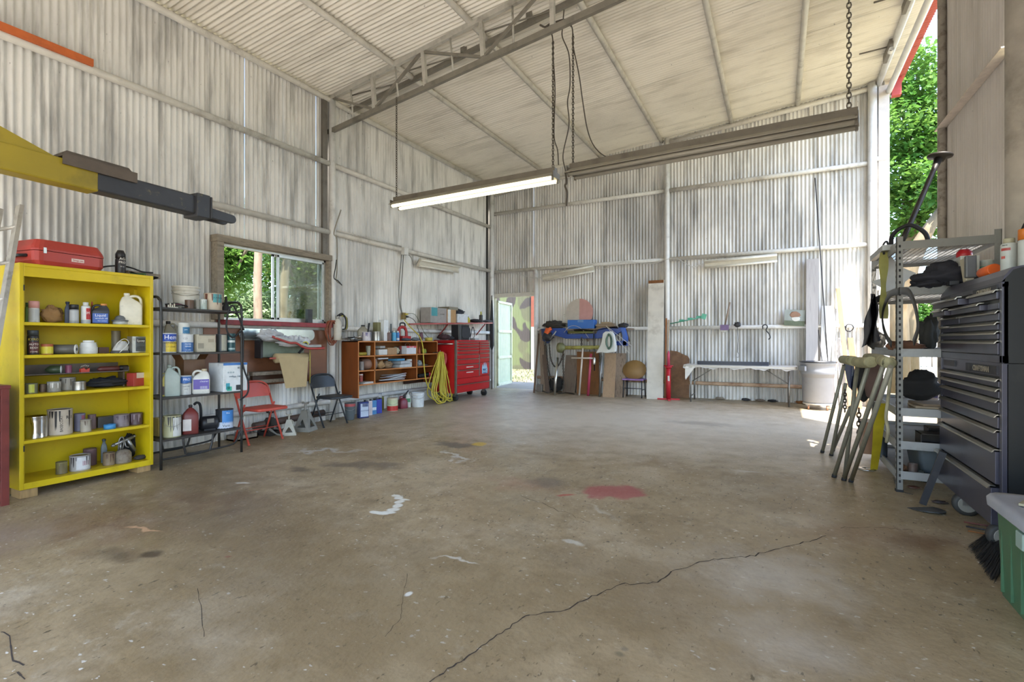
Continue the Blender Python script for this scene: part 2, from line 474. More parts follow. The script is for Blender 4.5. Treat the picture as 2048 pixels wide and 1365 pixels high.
def slab(x0, x1, y0, y1, top, th):
    vs = [(x0, y0, zf(y0) + top), (x1, y0, zf(y0) + top), (x1, y1, zf(y1) + top), (x0, y1, zf(y1) + top)]
    vs += [(a, b, c - th) for a, b, c in vs]
    return MB().add(vs, [[0, 1, 2, 3], [7, 6, 5, 4], [0, 4, 5, 1], [1, 5, 6, 2], [2, 6, 7, 3], [3, 7, 4, 0]])
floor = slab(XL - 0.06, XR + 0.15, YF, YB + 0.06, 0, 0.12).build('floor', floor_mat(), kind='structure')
def crack(pts, w, seed):
    rnd = random.Random(seed); P = []
    for i in range(len(pts) - 1):
        a, b = pts[i], pts[i + 1]; n = max(2, int(math.hypot(b[0] - a[0], b[1] - a[1]) / 9))
        for k in range(n):
            t = k / n; P.append((a[0] + (b[0] - a[0]) * t + rnd.uniform(-2, 2), a[1] + (b[1] - a[1]) * t + rnd.uniform(-2.5, 2.5)))
    P.append(pts[-1]); mb = MB(); W = [onF(*p) for p in P]
    for i in range(len(W) - 1):
        d = (W[i + 1] - W[i]).normalized(); s = Vector((-d.y, d.x, 0)) * w * rnd.uniform(0.5, 1.2); up = Vector((0, 0, 0.0012))
        mb.add([W[i] - s + up, W[i + 1] - s + up, W[i + 1] + s + up, W[i] + s + up], [[0, 1, 2, 3]])
    return mb
M_CRACK = mk('crack_dirt', '#3a3026', 0.95, var=0.2)
crack([(860, 1364), (905, 1335), (950, 1305), (1010, 1262), (1050, 1232), (1130, 1222), (1175, 1198), (1240, 1170), (1315, 1166), (1352, 1140), (1420, 1122), (1510, 1112), (1560, 1096), (1600, 1088), (1652, 1072)], 0.0035, 1).build('crack', M_CRACK, floor)
crack([(0, 1263), (18, 1272), (25, 1320), (48, 1332)], 0.004, 2).build('crack', M_CRACK, floor)
crack([(36, 1345), (50, 1360)], 0.004, 3).build('crack', M_CRACK, floor)
crack([(396, 1180), (405, 1240), (408, 1275)], 0.0015, 4).build('crack', M_CRACK, floor)
crack([(1040, 990), (1100, 1015), (1180, 1045)], 0.002, 5).build('crack', M_CRACK, floor)
crack([(1680, 1056), (1750, 1055), (1830, 1062)], 0.0018, 6).build('crack', M_CRACK, floor)
crack([(815, 1150), (800, 1240), (770, 1275)], 0.0012, 7).build('crack', M_CRACK, floor)

# ---- corrugated sheets
def wave(s): return 0.0130 * math.cos(2 * PI * s / PITCH)
def wall_sheet(parent, axis, fixed, s0, s1, z0, z1, mat, lift=0.0, name='corrugated_sheet', sgn=1, stp=8):
    n = max(2, int(round((s1 - s0) / PITCH * stp)))
    vs = []
    f0 = z0 if callable(z0) else (lambda s: z0); f1 = z1 if callable(z1) else (lambda s: z1)
    for i in range(n + 1):
        s = s0 + (s1 - s0) * i / n; w = sgn * (wave(s) + lift)
        for z in (f0(s), f1(s)):
            vs.append((fixed + w, s, z) if axis == 'Y' else (s, fixed + w, z))
    fs = [[2 * i, 2 * i + 2, 2 * i + 3, 2 * i + 1] for i in range(n)]
    return MB().add(vs, fs, True).build(name, mat, parent)
def wall(name, axis, fixed, s0, s1, z0, z1, mat, opens=(), sgn=1, w=0.61):
    root = struct(name)
    brk = []
    s = s0
    while s < s1 - 0.2: brk.append(s); s += w
    brk.append(s1)
    for i in range(len(brk) - 1):
        a, b = brk[i], brk[i + 1]
        cuts = sorted(set([a, b] + [e for o in opens for e in o[:2] if a < e < b]))
        for j in range(len(cuts) - 1):
            c, d = cuts[j], cuts[j + 1]; m = (c + d) / 2
            lift = 0.003 * (i % 2)
            hit = [o for o in opens if o[0] - 1e-6 <= m <= o[1] + 1e-6]
            if hit:
                o = hit[0]
                if o[2] is not None: wall_sheet(root, axis, fixed, c, d, z0, o[2], mat, lift, sgn=sgn)
                wall_sheet(root, axis, fixed, c, d, o[3], z1, mat, lift, sgn=sgn)
            else:
                wall_sheet(root, axis, fixed, c, d + (PITCH * 0.5 if d == b and d < s1 else 0), z0, z1, mat, lift, sgn=sgn)
    return root
WY0, WY1, WZ0, WZ1 = 4.06, 5.80, 1.53, 2.55          # window
DX0, DX1, DZ1 = -6.40, -5.30, 2.36                    # back door opening
low = lambda y: zf(y) - 0.02
wall_left = wall('wall_left', 'Y', XL, YF, YB, low, roofz(XL), M_WALL, [(WY0, WY1, WZ0, WZ1)])
wall_back = wall('wall_back', 'X', YB, XL, XR, 0.03, roofz, M_WALL, [(DX0, DX1, None, DZ1)], sgn=-1)
# the great sliding door panel and the closed part of the right side
PY0, PY1 = 5.90, 7.73
wall_right = wall('wall_right', 'Y', XR + 0.05, 0.2, 5.40, low, roofz(XR) + .03, M_WALL, sgn=-1)
door_panel = struct('door_2')
for i in range(4):
    a = PY0 + (PY1 - PY0) * i / 4; b = PY0 + (PY1 - PY0) * (i + 1) / 4
    wall_sheet(door_panel, 'Y', XR + 0.08, a, b + 0.02, low, roofz(XR) + .04, M_PANEL, 0.002 * (i % 2), sgn=-1)
MB().tube([(XR + 0.03, PY1, 0.0), (XR + 0.03, PY1, roofz(XR) - 0.02)], 0.045, 10).build('edge_pipe', mk('speckled_pipe', '#a49c92', 0.7, var=0.15, dirt='#5b5148', da=0.45, ds=14), door_panel)
pa = onX(1878, 262, XR + 0.02); pb = onX(2016, 92, XR + 0.02)
MB().bar(pa, pb, 0.012, 0.09, (1, 0, 0)).build('brace', mk('pale_wood', '#cbbfb2', 0.7, var=0.15, vs=20), door_panel)
MB().tube([(XR + 0.01, 5.38, zf(5.4)), (XR + 0.01, 5.38, roofz(XR) - 0.02)], 0.115, 18).build('trim_1', mk('concrete_post', '#aaa297', 0.75, var=0.12, dirt='#6e665c', da=0.35, ds=2.5, bump=0.2, bs=30), kind='structure')

# unseen wall added behind the camera to cut light from the wide entrance
wall_lightblock = wall('wall_lightblock', 'X', YF, XL, XR, 3.0, roofz, M_WALL)
# ---- roof
ceiling = struct('ceiling')
y = YF; i = 0
while y < YB + 0.3:
    y1 = y + 0.61
    n = 9 * 8
    for (xa, xb, mt, nm) in ((XL - 0.15, XR + 0.10, M_ROOF, 'roof_sheet'), (XR + 0.10, XR + 0.30, M_REDSHEET, 'eave_sheet')):
        vs = []
        for k in range(n + 3):
            yy = y + 0.61 * k / n; w = wave(yy) * 1.35 + 0.003 * (i % 2) + 0.016
            vs += [(xa, yy, roofz(xa) + w), (xb, yy, roofz(xb) + w)]
        MB().add(vs, [[2 * k, 2 * k + 2, 2 * k + 3, 2 * k + 1] for k in range(n + 2)], True).build(nm, mt, ceiling)
    y = y1; i += 1
for X in (-5.03, -3.60, -2.24, -0.845, 0.325):
    MB().tube([(X, YF, roofz(X) - 0.045), (X, YB - 0.03, roofz(X) - 0.045)], 0.042, 10).build('purlin', M_PIPE, ceiling)
MB().tube([(XL + 0.055, YF, roofz(XL) - 0.06), (XL + 0.055, YB - 0.03, roofz(XL) - 0.06)], 0.045, 10).build('purlin', M_PIPE, ceiling)
MB().tube([(XR - 0.10, YF, roofz(XR) - 0.06), (XR - 0.10, YB - 0.03, roofz(XR) - 0.06)], 0.05, 10).build('purlin', M_PIPEW, ceiling)
MB().tube([(XR + 0.05, YF, roofz(XR) - 0.22), (XR + 0.05, YB + 0.1, roofz(XR) - 0.22)], 0.05, 10).build('door_track', M_PIPEW, ceiling)
for yy in (9.6, 8.2, 6.8, 5.4):      # hangers of the door track
    MB().bar((XR - 0.16, yy, roofz(XR) - 0.10), (XR - 0.16, yy + 0.55, roofz(XR) - 0.10), 0.05, 0.12).build('track_hanger', M_DARKSTEEL, ceiling)
    MB().tube([(XR - 0.16, yy, roofz(XR) - 0.20), (XR - 0.16, yy + 0.10, roofz(XR) - 0.20)], 0.035, 10, caps=False).build('track_hanger', M_PIPEW, ceiling)
    MB().tube([(XR - 0.55, yy + 0.2, roofz(XR - .55) - 0.03), (XR - 0.05, yy + 0.2, roofz(XR) - 0.06)], 0.012, 6).build('tie_rod', M_DARKSTEEL, ceiling)
# red fascia end at the back right corner
MB().b2((XR + 0.10, YB - 0.02, roofz(XR) - 0.30), (XR + 0.24, YB + 0.10, roofz(XR) + 0.02)).build('fascia_end', pl('#a83c35', 0.5), ceiling)

# ---- girts and posts
def pipe(p, q, r, parent, mat=M_PIPE, name='girt', n=10):
    return MB().tube([p, q], r, n).build(name, mat, parent)
gx = XL + 0.06
for z in (4.15, 3.03):
    pipe((gx, YF, z), (gx, 5.86, z), 0.042, wall_left); pipe((gx, 5.96, z), (gx, YB - 0.1, z), 0.042, wall_left)
pipe((gx, YF, 1.46), (gx, 5.86, 1.46), 0.040, wall_left, M_PIPEW)
pipe((gx, 5.96, 1.46), (gx, YB - 0.1, 1.46), 0.040, wall_left, M_PIPEW)
pipe((gx, YF, 0.26), (gx, YB - 0.1, 0.26), 0.040, wall_left, M_PIPEW)
# the orange-painted stretch of rail on the left
po = onX(0, 72, gx + 0.05); pq = onX(186, 146, gx + 0.05)
MB().bar((po.x, po.y - 1, 4.205), (po.x, pq.y, 4.205), 0.03, 0.075).build('orange_rail', mk('orange_paint', '#c2622a', 0.5, var=0.15, dirt='#7a3c1e', da=0.3), wall_left)
MB().tube([(gx + 0.02, 5.91, zf(5.9)), (gx + 0.02, 5.91, 5.2)], 0.055, 12).build('post', M_PIPEW, wall_left)
MB().b2((gx - 0.05, 5.74, WZ1), (gx + 0.0, 5.83, 5.2)).build('post', M_DARKSTEEL, wall_left)
MB().tube([(gx + 0.03, YB - 0.11, 0.0), (gx + 0.03, YB - 0.11, 5.25)], 0.06, 12).build('post', M_PIPEW, wall_left)
MB().b2((XL - 0.01, YB - 0.24, 0), (XL + 0.02, YB - 0.17, 5.25)).build('post', mk('dark_gap', '#3c3a36', 0.8), wall_left)
gy = YB - 0.06
XM = -2.12
for z in (4.49, 3.01):
    pipe((XL + 0.1, gy, z), (XM - 0.05, gy, z), 0.042, wall_back)
    pipe((XM + 0.05, gy, z), (1.50, gy, z), 0.042, wall_back)
pipe((DX1 + 0.1, gy, 1.53), (XM - 0.05, gy, 1.53), 0.040, wall_back, M_PIPEW)
pipe((XM + 0.05, gy, 1.53), (XR - 0.02, gy, 1.53), 0.040, wall_back, M_PIPEW)
pipe((DX1 + 0.1, gy, 0.37), (1.5, gy, 0.37), 0.038, wall_back, M_RUSTPIPE)
pipe((XL + 0.1, gy, 4.97), (XM - 0.05, gy, 5.36), 0.042, wall_back)            # sloping top rails
pipe((XM + 0.05, gy, roofz(XM) - 0.10), (1.50, gy, roofz(1.5) - 0.10), 0.045, wall_back)
for X in (-5.0, -1.0, 0.55):
    MB().b2((X - 0.03, gy - 0.02, roofz(X) - 0.32), (X + 0.03, gy + 0.02, roofz(X) - 0.10)).build('bracket', M_PIPE, wall_back)
MB().tube([(XM, YB - 0.09, 0.03), (XM, YB - 0.09, roofz(XM) - 0.03)], 0.052, 12).build('post', M_PIPEW, wall_back)
MB().tube([(1.50, YB - 0.10, 0.03), (1.50, YB - 0.10, roofz(1.5) - 0.03)], 0.07, 14).build('post', M_PIPEW, wall_back)
MB().b2((1.60, YB - 0.06, 0.03), (1.76, YB + 0.04, roofz(1.7) - 0.1)).build('post', mk('corner_post', '#c6bfba', 0.6, var=0.1, dirt='#8c837a', da=0.3), wall_back)
pipe((1.5, gy, 4.55), (1.72, gy, 4.55), 0.04, wall_back, M_PIPEW)
pipe((1.5, gy, 2.2), (1.72, gy, 2.2), 0.04, wall_back, M_PIPEW)
pipe((DX1 + 0.06, gy, 0.05), (DX1 + 0.06, gy, 3.0), 0.05, wall_back, M_PIPEW, 'post')

# ---- truss (two light frames side by side)
truss = struct('trim_2')
def onT(x, y, off=0.0):
    d = ray(x, y); t = (5.9 + off - 0.106 * 6.5) / (d.y + 0.106 * d.x); return CAM + d * t
def Z8(x, y, off=0.0): return onT(600 + x * 0.3418, y * 0.3418, off)
def ext(a, b, k): return b + (b - a).normalized() * k
A0, A1 = Z8(168, 775), Z8(1850, 0); B0, B1 = Z8(170, 580), Z8(1280, 0)
A1 = ext(A0, A1, 3.2); B1 = ext(B0, B1, 4.6)
MB().bar(A0, A1, 0.05, 0.075).build('chord', M_TRUSS, truss)
MB().bar(B0, B1, 0.05, 0.07).build('chord', M_TRUSSL, truss)
C0, C1 = Z8(215, 690, 0.45), Z8(1500, 55, 0.45)
D0, D1 = Z8(285, 562, 0.45), Z8(1050, 150, 0.45)
MB().bar(C0, ext(C0, C1, 3), 0.05, 0.07).build('chord', M_TRUSS, truss)
MB().bar(D0, ext(D0, D1, 4), 0.05, 0.06).build('chord', M_TRUSSL, truss)
for a, b in (((425, 460), (437, 636)), ((720, 305), (735, 505)), ((1060, 125), (1072, 332)), ((1475, -60), (1478, 150))):
    MB().bar(Z8(*a), Z8(*b), 0.05, 0.055).build('web_post', M_TRUSSL, truss)
for a, b in (((180, 572), (435, 640)), ((437, 640), (710, 308)), ((722, 305), (1075, 335)), ((1075, 335), (1420, -60))):
    MB().bar(Z8(*a), Z8(*b), 0.035, 0.035).build('web_diagonal', M_TRUSS, truss)
for a, b in (((297, 520), (312, 705)), ((557, 390), (576, 582)), ((878, 222), (898, 432)), ((1243, 30), (1250, 290))):
    MB().tube([Z8(*a), Z8(*b)], 0.013, 6).build('tie_rod', M_TRUSSL, truss)
for a, b in (((543, 438), (546, 508)), ((957, 218), (957, 312)), ((1340, 30), (1342, 110))):
    MB().bar(Z8(*a, 0.45), Z8(*b, 0.45), 0.06, 0.07).build('web_post', M_TRUSS, truss)
for a, b in (((640, 412), (905, 335)), ((1082, 188), (1490, 55)), ((300, 560), (560, 490))):
    MB().tube([Z8(*a, 0.2), Z8(*b, 0.4)], 0.010, 6).build('tie_rod', M_TRUSS, truss)

# ---- outdoors
M_GROUND = mk('dry_grass_ground', '#7d7358', 0.95, var=0.25, vs=3, dirt='#4f5c33', da=0.45, ds=0.7, world_co=True)
slab(-40, 40, -25, 45, -0.06, 0.5).build('ground', M_GROUND, kind='structure')
# ================================================================== window, doors and what lies outside
def glass_mat():
    m = bpy.data.materials.new('window_glass'); m.use_nodes = True; nt = m.node_tree; L = nt.links
    nt.nodes.remove(nt.nodes['Principled BSDF'])
    t = node(nt, 'ShaderNodeBsdfTransparent'); t.inputs[0].default_value = (0.86, 0.90, 0.87, 1)
    g = node(nt, 'ShaderNodeBsdfGlossy'); g.inputs['Roughness'].default_value = 0.03
    f = node(nt, 'ShaderNodeFresnel'); f.inputs[0].default_value = 1.5
    x = node(nt, 'ShaderNodeMixShader'); L.new(f.outputs[0], x.inputs[0]); L.new(t.outputs[0], x.inputs[1]); L.new(g.outputs[0], x.inputs[2])
    L.new(x.outputs[0], nt.nodes['Material Output'].inputs[0]); return m
M_GLASS = glass_mat()
M_OLDWOOD = mk('weathered_wood', '#8d8273', 0.8, var=0.25, vs=4, dirt='#4b4136', da=0.35, ds=5, stretch=(6, 1, 6))
M_ALU = mk('window_aluminium', '#b9b9b4', 0.4, 0.6, var=0.1, dirt='#77736b', da=0.2)
M_REDWOOD = mk('red_board', '#8e3338', 0.55, var=0.2, dirt='#4e2023', da=0.3, ds=6)
win = struct('window_1')
wx = XL + 0.05
MB().b2((XL - 0.03, WY0 - 0.10, WZ1), (XL + 0.14, WY1 + 0.06, WZ1 + 0.09)).build('window_head', M_OLDWOOD, win, bevel=0.004)
MB().b2((XL - 0.03, WY0 - 0.09, WZ0), (XL + 0.13, WY0, WZ1)).build('window_jamb', M_OLDWOOD, win, bevel=0.004)
MB().b2((XL - 0.03, WY1, WZ0), (XL + 0.13, WY1 + 0.05, WZ1)).build('window_jamb', M_OLDWOOD, win, bevel=0.004)
MB().b2((XL - 0.03, WY0 - 0.02, WZ0 - 0.065), (XL + 0.18, WY1 + 0.03, WZ0)).build('window_sill', M_REDWOOD, win, bevel=0.004)
fr = MB()
for a, b in (((WY0, WZ0), (WY1, WZ0 + 0.035)), ((WY0, WZ1 - 0.035), (WY1, WZ1)), ((WY0, WZ0), (WY0 + 0.035, WZ1)), ((WY1 - 0.035, WZ0), (WY1, WZ1))):
    fr.b2((XL - 0.02, a[0], a[1]), (XL + 0.05, b[0], b[1]))
fr.build('window_frame', M_ALU, win, bevel=0.002)
ym = (WY0 + WY1) / 2 + 0.02
def sash(a, b, x, nm='sash'):
    s = MB()
    for p, q in (((a, WZ0 + .03), (b, WZ0 + .065)), ((a, WZ1 - .065), (b, WZ1 - .03)), ((a, WZ0 + .03), (a + .035, WZ1 - .03)), ((b - .035, WZ0 + .03), (b, WZ1 - .03))):
        s.b2((x - 0.012, p[0], p[1]), (x + 0.012, q[0], q[1]))
    f = s.build(nm, M_ALU, win, bevel=0.002)
    MB().b2((x - 0.002, a + .03, WZ0 + .06), (x + 0.002, b - .03, WZ1 - .06)).build('pane', M_GLASS, f)
sash(ym - 0.04, WY1 - 0.03, XL + 0.035)
sash(ym - 0.10, WY1 - 0.08, XL + 0.005)
# back door: frame and open leaf
M_DOORG = mk('pale_green_paint', '#c9cdb2', 0.5, var=0.10, dirt='#7d7f68', da=0.2, ds=5)
M_DOORS = mk('pale_green_sheet', '#bcc7ab', 0.45, var=0.08)
dr = struct('door_1')
MB().b2((DX0 - 0.10, YB - 0.06, 0.03), (DX0, YB + 0.05, DZ1)).build('door_jamb', mk('khaki_paint', '#a5a183', 0.6, var=0.15), dr, bevel=0.004)
MB().b2((DX0 - 0.10, YB - 0.07, DZ1), (DX1 + 0.04, YB + 0.05, DZ1 + 0.09)).build('door_lintel', M_PIPE, dr, bevel=0.004)
LW, LH = 1.06, 2.20
Ml = Matrix.Translation((DX0 + 0.02, YB + 0.05, 0.09)) @ Rz(R(98))
def leafbar(a, b): return MB(Ml).b2((a[0], -0.02, a[1]), (b[0], 0.02, b[1]))
for a, b, nm in (((0, 0), (0.06, LH), 'stile'), ((LW - 0.06, 0), (LW, LH), 'stile'), ((0, LH - 0.06), (LW, LH), 'rail'), ((0, 0), (LW, 0.07), 'rail'),
                 ((0, 1.38), (LW, 1.45), 'rail'), ((0, 0.70), (LW, 0.77), 'rail')):
    leafbar(a, b).build(nm, M_DOORG, dr, bevel=0.003)
for z0, z1 in ((0.07, 0.70), (0.77, 1.38), (1.45, LH - 0.06)):
    mb = MB(Ml); vs = []; n = 56
    for k in range(n + 1):
        xx = 0.05 + (LW - 0.1) * k / n; vs += [(xx, 0.014 + 0.006 * math.cos(2 * PI * xx / 0.115), z0), (xx, 0.014 + 0.006 * math.cos(2 * PI * xx / 0.115), z1)]
    mb.add(vs, [[2 * k, 2 * k + 2, 2 * k + 3, 2 * k + 1] for k in range(n)], True).build('panel', M_DOORS, dr)
MB(Ml).tube([(LW - 0.03, 0.02, 1.15), (LW - 0.03, 0.07, 1.15), (LW - 0.03, 0.07, 1.02), (LW - 0.03, 0.02, 1.02)], 0.01, 6).build('door_handle', M_ALU, dr)
slab(-7.6, -4.4, YB + 0.06, 12.9, -0.01, 0.1).build('doorstep', mk('pale_concrete', '#857c6e', 0.8, var=0.12, vs=4), kind='structure')
slab(-9, 6, -9, YF, -0.015, 0.1).build('apron', mk('apron_bounce', '#bdb5a8', 0.8, var=0.12, vs=2, world_co=True), kind='structure')  # unseen pale apron, added to bounce sunlight into the shed
# camouflage painted wall beyond the door
def camo():
    m = bpy.data.materials.new('camouflage_paint'); m.use_nodes = True; nt = m.node_tree; L = nt.links
    b = nt.nodes['Principled BSDF']; b.inputs['Roughness'].default_value = 0.6
    g = node(nt, 'ShaderNodeNewGeometry')
    def blob(off, sc, lo, hi):
        mp = node(nt, 'ShaderNodeMapping'); mp.inputs['Location'].default_value = off; mp.inputs['Scale'].default_value = (1, 0, 0.8); L.new(g.outputs['Position'], mp.inputs[0])
        n = node(nt, 'ShaderNodeTexNoise'); n.inputs['Scale'].default_value = sc; n.inputs['Detail'].default_value = 1; L.new(mp.outputs[0], n.inputs['Vector'])
        r = node(nt, 'ShaderNodeMapRange'); r.inputs['From Min'].default_value = lo; r.inputs['From Max'].default_value = hi; L.new(n.outputs['Fac'], r.inputs['Value']); return r.outputs[0]
    def mix(a, c, f):
        x = node(nt, 'ShaderNodeMix', data_type='RGBA'); L.new(f, x.inputs['Factor'])
        if isinstance(a, tuple): x.inputs['A'].default_value = a
        else: L.new(a, x.inputs['A'])
        x.inputs['B'].default_value = lin(c); return x.outputs['Result']
    o = mix(lin('#5f6744'), '#55563f', blob((3, 0, 7), 1.1, 0.52, 0.56))
    o = mix(o, '#3d3733', blob((1.3, 0, 0.25), 1.35, 0.545, 0.56))
    L.new(o, b.inputs['Base Color']); return m
camw = struct('wall_outbuilding')
M_CAMO = camo(); gz = zf(18.1) - 0.08
x = -14.0
while x < -8.68:
    wall_sheet(camw, 'X', 18.1, x, min(x + 0.8, -8.66), gz, 4.2, M_CAMO, sgn=-1, stp=6); x += 0.8
MB().b2((-8.66, 17.95, gz + 1.72), (-8.0, 18.3, 4.6)).build('corner_board', pl('#7a3f2a', 0.6), camw)
MB().b2((-8.66, 17.95, gz), (-8.0, 18.3, gz + 1.72)).build('corner_board', pl('#9a9791', 0.6), camw)
# grass tufts beyond the doorstep
rnd = random.Random(5); mb = MB()
for k in range(2600):
    a = rnd.uniform(-11, -6.6); b = 12.95 + 5.1 * rnd.random(); h = rnd.uniform(0.03, 0.10); w = 0.008; an = rnd.uniform(0, PI); z = zf(b) - 0.06
    dx, dy = math.cos(an) * w, math.sin(an) * w; lx, ly = rnd.uniform(-.03, .03), rnd.uniform(-.03, .03)
    mb.add([(a - dx, b - dy, z), (a + dx, b + dy, z), (a + lx, b + ly, z + h)], [[0, 1, 2]])
tag(mb.build('grass', mk('lawn_grass', '#44522f', 0.8, var=0.3, vs=1.5, world_co=True)), 'sunlit short grass growing outside the open back door', 'grass', kind='stuff')

# ---- trees
def leaf_mat(name, c1, c2):
    m = bpy.data.materials.new(name); m.use_nodes = True; nt = m.node_tree; L = nt.links
    b = nt.nodes['Principled BSDF']; b.inputs['Roughness'].default_value = 0.5; b.inputs['Specular IOR Level'].default_value = 0.3
    g = node(nt, 'ShaderNodeNewGeometry'); n = node(nt, 'ShaderNodeTexNoise'); n.inputs['Scale'].default_value = 1.7; n.inputs['Detail'].default_value = 6
    L.new(g.outputs['Position'], n.inputs['Vector'])
    r = node(nt, 'ShaderNodeMapRange'); r.inputs['From Min'].default_value = 0.35; r.inputs['From Max'].default_value = 0.65; L.new(n.outputs['Fac'], r.inputs['Value'])
    x = node(nt, 'ShaderNodeMix', data_type='RGBA'); L.new(r.outputs[0], x.inputs['Factor']); x.inputs['A'].default_value = lin(c1); x.inputs['B'].default_value = lin(c2)
    L.new(x.outputs['Result'], b.inputs['Base Color'])
    t = node(nt, 'ShaderNodeBsdfTranslucent'); L.new(x.outputs['Result'], t.inputs[0])
    s = node(nt, 'ShaderNodeMixShader'); s.inputs[0].default_value = 0.45
    L.new(b.outputs[0], s.inputs[1]); L.new(t.outputs[0], s.inputs[2]); L.new(s.outputs[0], nt.nodes['Material Output'].inputs[0]); return m
M_LEAFA = leaf_mat('leaf_green', '#44702c', '#6f9140')
M_LEAFB = leaf_mat('leaf_pale', '#6b855c', '#94a67c')
M_LEAFC = leaf_mat('leaf_yellow', '#637838', '#8a944e')
M_BARK = mk('grey_bark', '#8d7a66', 0.9, var=0.35, vs=5, dirt='#4d4033', da=0.4, ds=9, bump=0.8, bs=18, stretch=(1, 1, 0.3))
M_BARKY = mk('yellow_bark', '#6f6149', 0.9, var=0.35, vs=6, dirt='#6b5334', da=0.45, ds=8, bump=0.8, bs=18, stretch=(1, 1, 0.3))
def foliage(clumps, n, size, seed, parent, mat):
    rnd = random.Random(seed); V = []; F = []
    wts = [c[1] ** 2 * 1.0 for c in clumps]
    for k in range(n):
        c, rad, sq = rnd.choices(clumps, wts)[0]
        d = Vector((rnd.gauss(0, 1), rnd.gauss(0, 1), rnd.gauss(0, 1))).normalized() * rad * (rnd.random() ** 0.45)
        p = Vector((c[0] + d.x, c[1] + d.y, c[2] + d.z * sq))
        a = Vector((rnd.gauss(0, 1), rnd.gauss(0, 1), rnd.gauss(0, .5))).normalized()
        u = a.cross(Vector((rnd.gauss(0, .5), rnd.gauss(0, .5), 1))).normalized()
        L_ = size * rnd.uniform(0.7, 1.3); W_ = L_ * 0.34; o = len(V)
        dr_ = Vector((0, 0, -0.25 * L_))
        V += [tuple(p), tuple(p + a * L_ * .5 + u * W_), tuple(p + a * L_ + dr_), tuple(p + a * L_ * .5 - u * W_)]
        F.append([o, o + 1, o + 2, o + 3])
    mb = MB(); mb.v = V; mb.f = F; mb.mi = [0] * len(F); mb.sm = [False] * len(F)
    return mb.build('foliage', mat, parent)
def tree(name, label, base, trunk, tr, clumps, n, size, seed, leaf, bark, group):
    t = thing(name, label, 'tree', base, 0, group)
    rel = lambda p: Vector(p) - Vector(base)
    tk = MB().tube([rel(p) for p in trunk], tr, 10).build('trunk', bark, t)
    rnd = random.Random(seed)
    br = MB(); top = rel(trunk[-1])
    for c, rad, sq in clumps:
        s = rel(trunk[rnd.randrange(max(1, len(trunk) - 2), len(trunk))])
        e = rel(c); m = (s + e) / 2 + Vector((0, 0, -0.15 * (e - s).length))
        br.tube(smooth_path([s, m, e], 4), [0.045 * (1 - 0.8 * i / 8) for i in range(9)], 6)
    br.build('branches', bark, t)
    foliage([(tuple(rel(c)), rad, sq) for c, rad, sq in clumps], n, size, seed, t, leaf)
    return t
def cl(x, y, X, rad, sq=0.8): return (tuple(onX(x, y, X)), rad, sq)
def cy(x, y, Y, rad, sq=0.8): return (tuple(onY(x, y, Y)), rad, sq)
def gnd(p): return Vector((p.x, p.y, zf(p.y) - 0.08))
gl = 'trees outside the window'
b = gnd(onX(515, 640, -8.6))
tree('tree', 'tree with straight brown trunk seen through the left half of the window', b,
     [b, onX(516, 640, -8.6), onX(515, 560, -8.6), onX(517, 500, -8.6), onX(518, 440, -8.6), onX(518, 380, -8.6)], [0.085, 0.08, 0.075, 0.072, 0.068, 0.06],
     [cl(462, 520, -9.4, 0.6), cl(445, 560, -9.5, 0.5), cl(480, 500, -9.6, 0.5), cl(440, 490, -9.6, 0.7), cl(560, 440, -10.4, 0.7)], 6000, 0.10, 3, M_LEAFA, M_BARK, gl)
b = gnd(onX(562, 650, -10.2))
tree('tree', 'leaning slender tree behind the right window pane', b,
     [b, onX(563, 645, -10.2), onX(566, 590, -10.2), onX(573, 520, -10.2), onX(580, 460, -10.2)], [0.13, 0.12, 0.11, 0.10, 0.08],
     [cl(600, 530, -10.6, 0.9), cl(640, 560, -11, 0.9), cl(610, 580, -10.9, 0.7), cl(650, 500, -11, 1.0)], 5200, 0.11, 4, M_LEAFC, M_BARK, gl)
for i, (lab, cls, n, lf) in enumerate((
    ('pale leafy shrub low behind the brown trunk, outside the left window half', [cl(460, 615, -11.5, 0.9), cl(500, 620, -11.5, 0.9), cl(545, 630, -11.7, 0.8), cl(430, 600, -11.7, 0.9), cl(480, 650, -11.2, .8)], 9000, M_LEAFB),
    ('tall green shrub outside, filling the middle of the window', [cl(530, 540, -12.5, 1.3), cl(550, 590, -12.3, 1.0), cl(590, 500, -12.8, 1.4), cl(480, 490, -12.9, 1.5), cl(540, 470, -13, 1.4)], 12000, M_LEAFA),
    ('yellow green shrub outside at the right end of the window', [cl(610, 610, -12, 0.9), cl(640, 620, -12.2, 1.0), cl(590, 640, -12, .8), cl(660, 560, -12.5, 1.1), cl(690, 600, -12.4, 1.1)], 10000, M_LEAFC))):
    c0 = Vector(cls[0][0]); b = gnd(c0)
    tree('shrub', lab, b, [b, b + Vector((0, 0, 0.5)), Vector((c0.x, c0.y, max(0.9, c0.z - 0.5)))], [0.06, 0.05, 0.04], cls, n, 0.10, 20 + i, lf, M_BARK, gl)
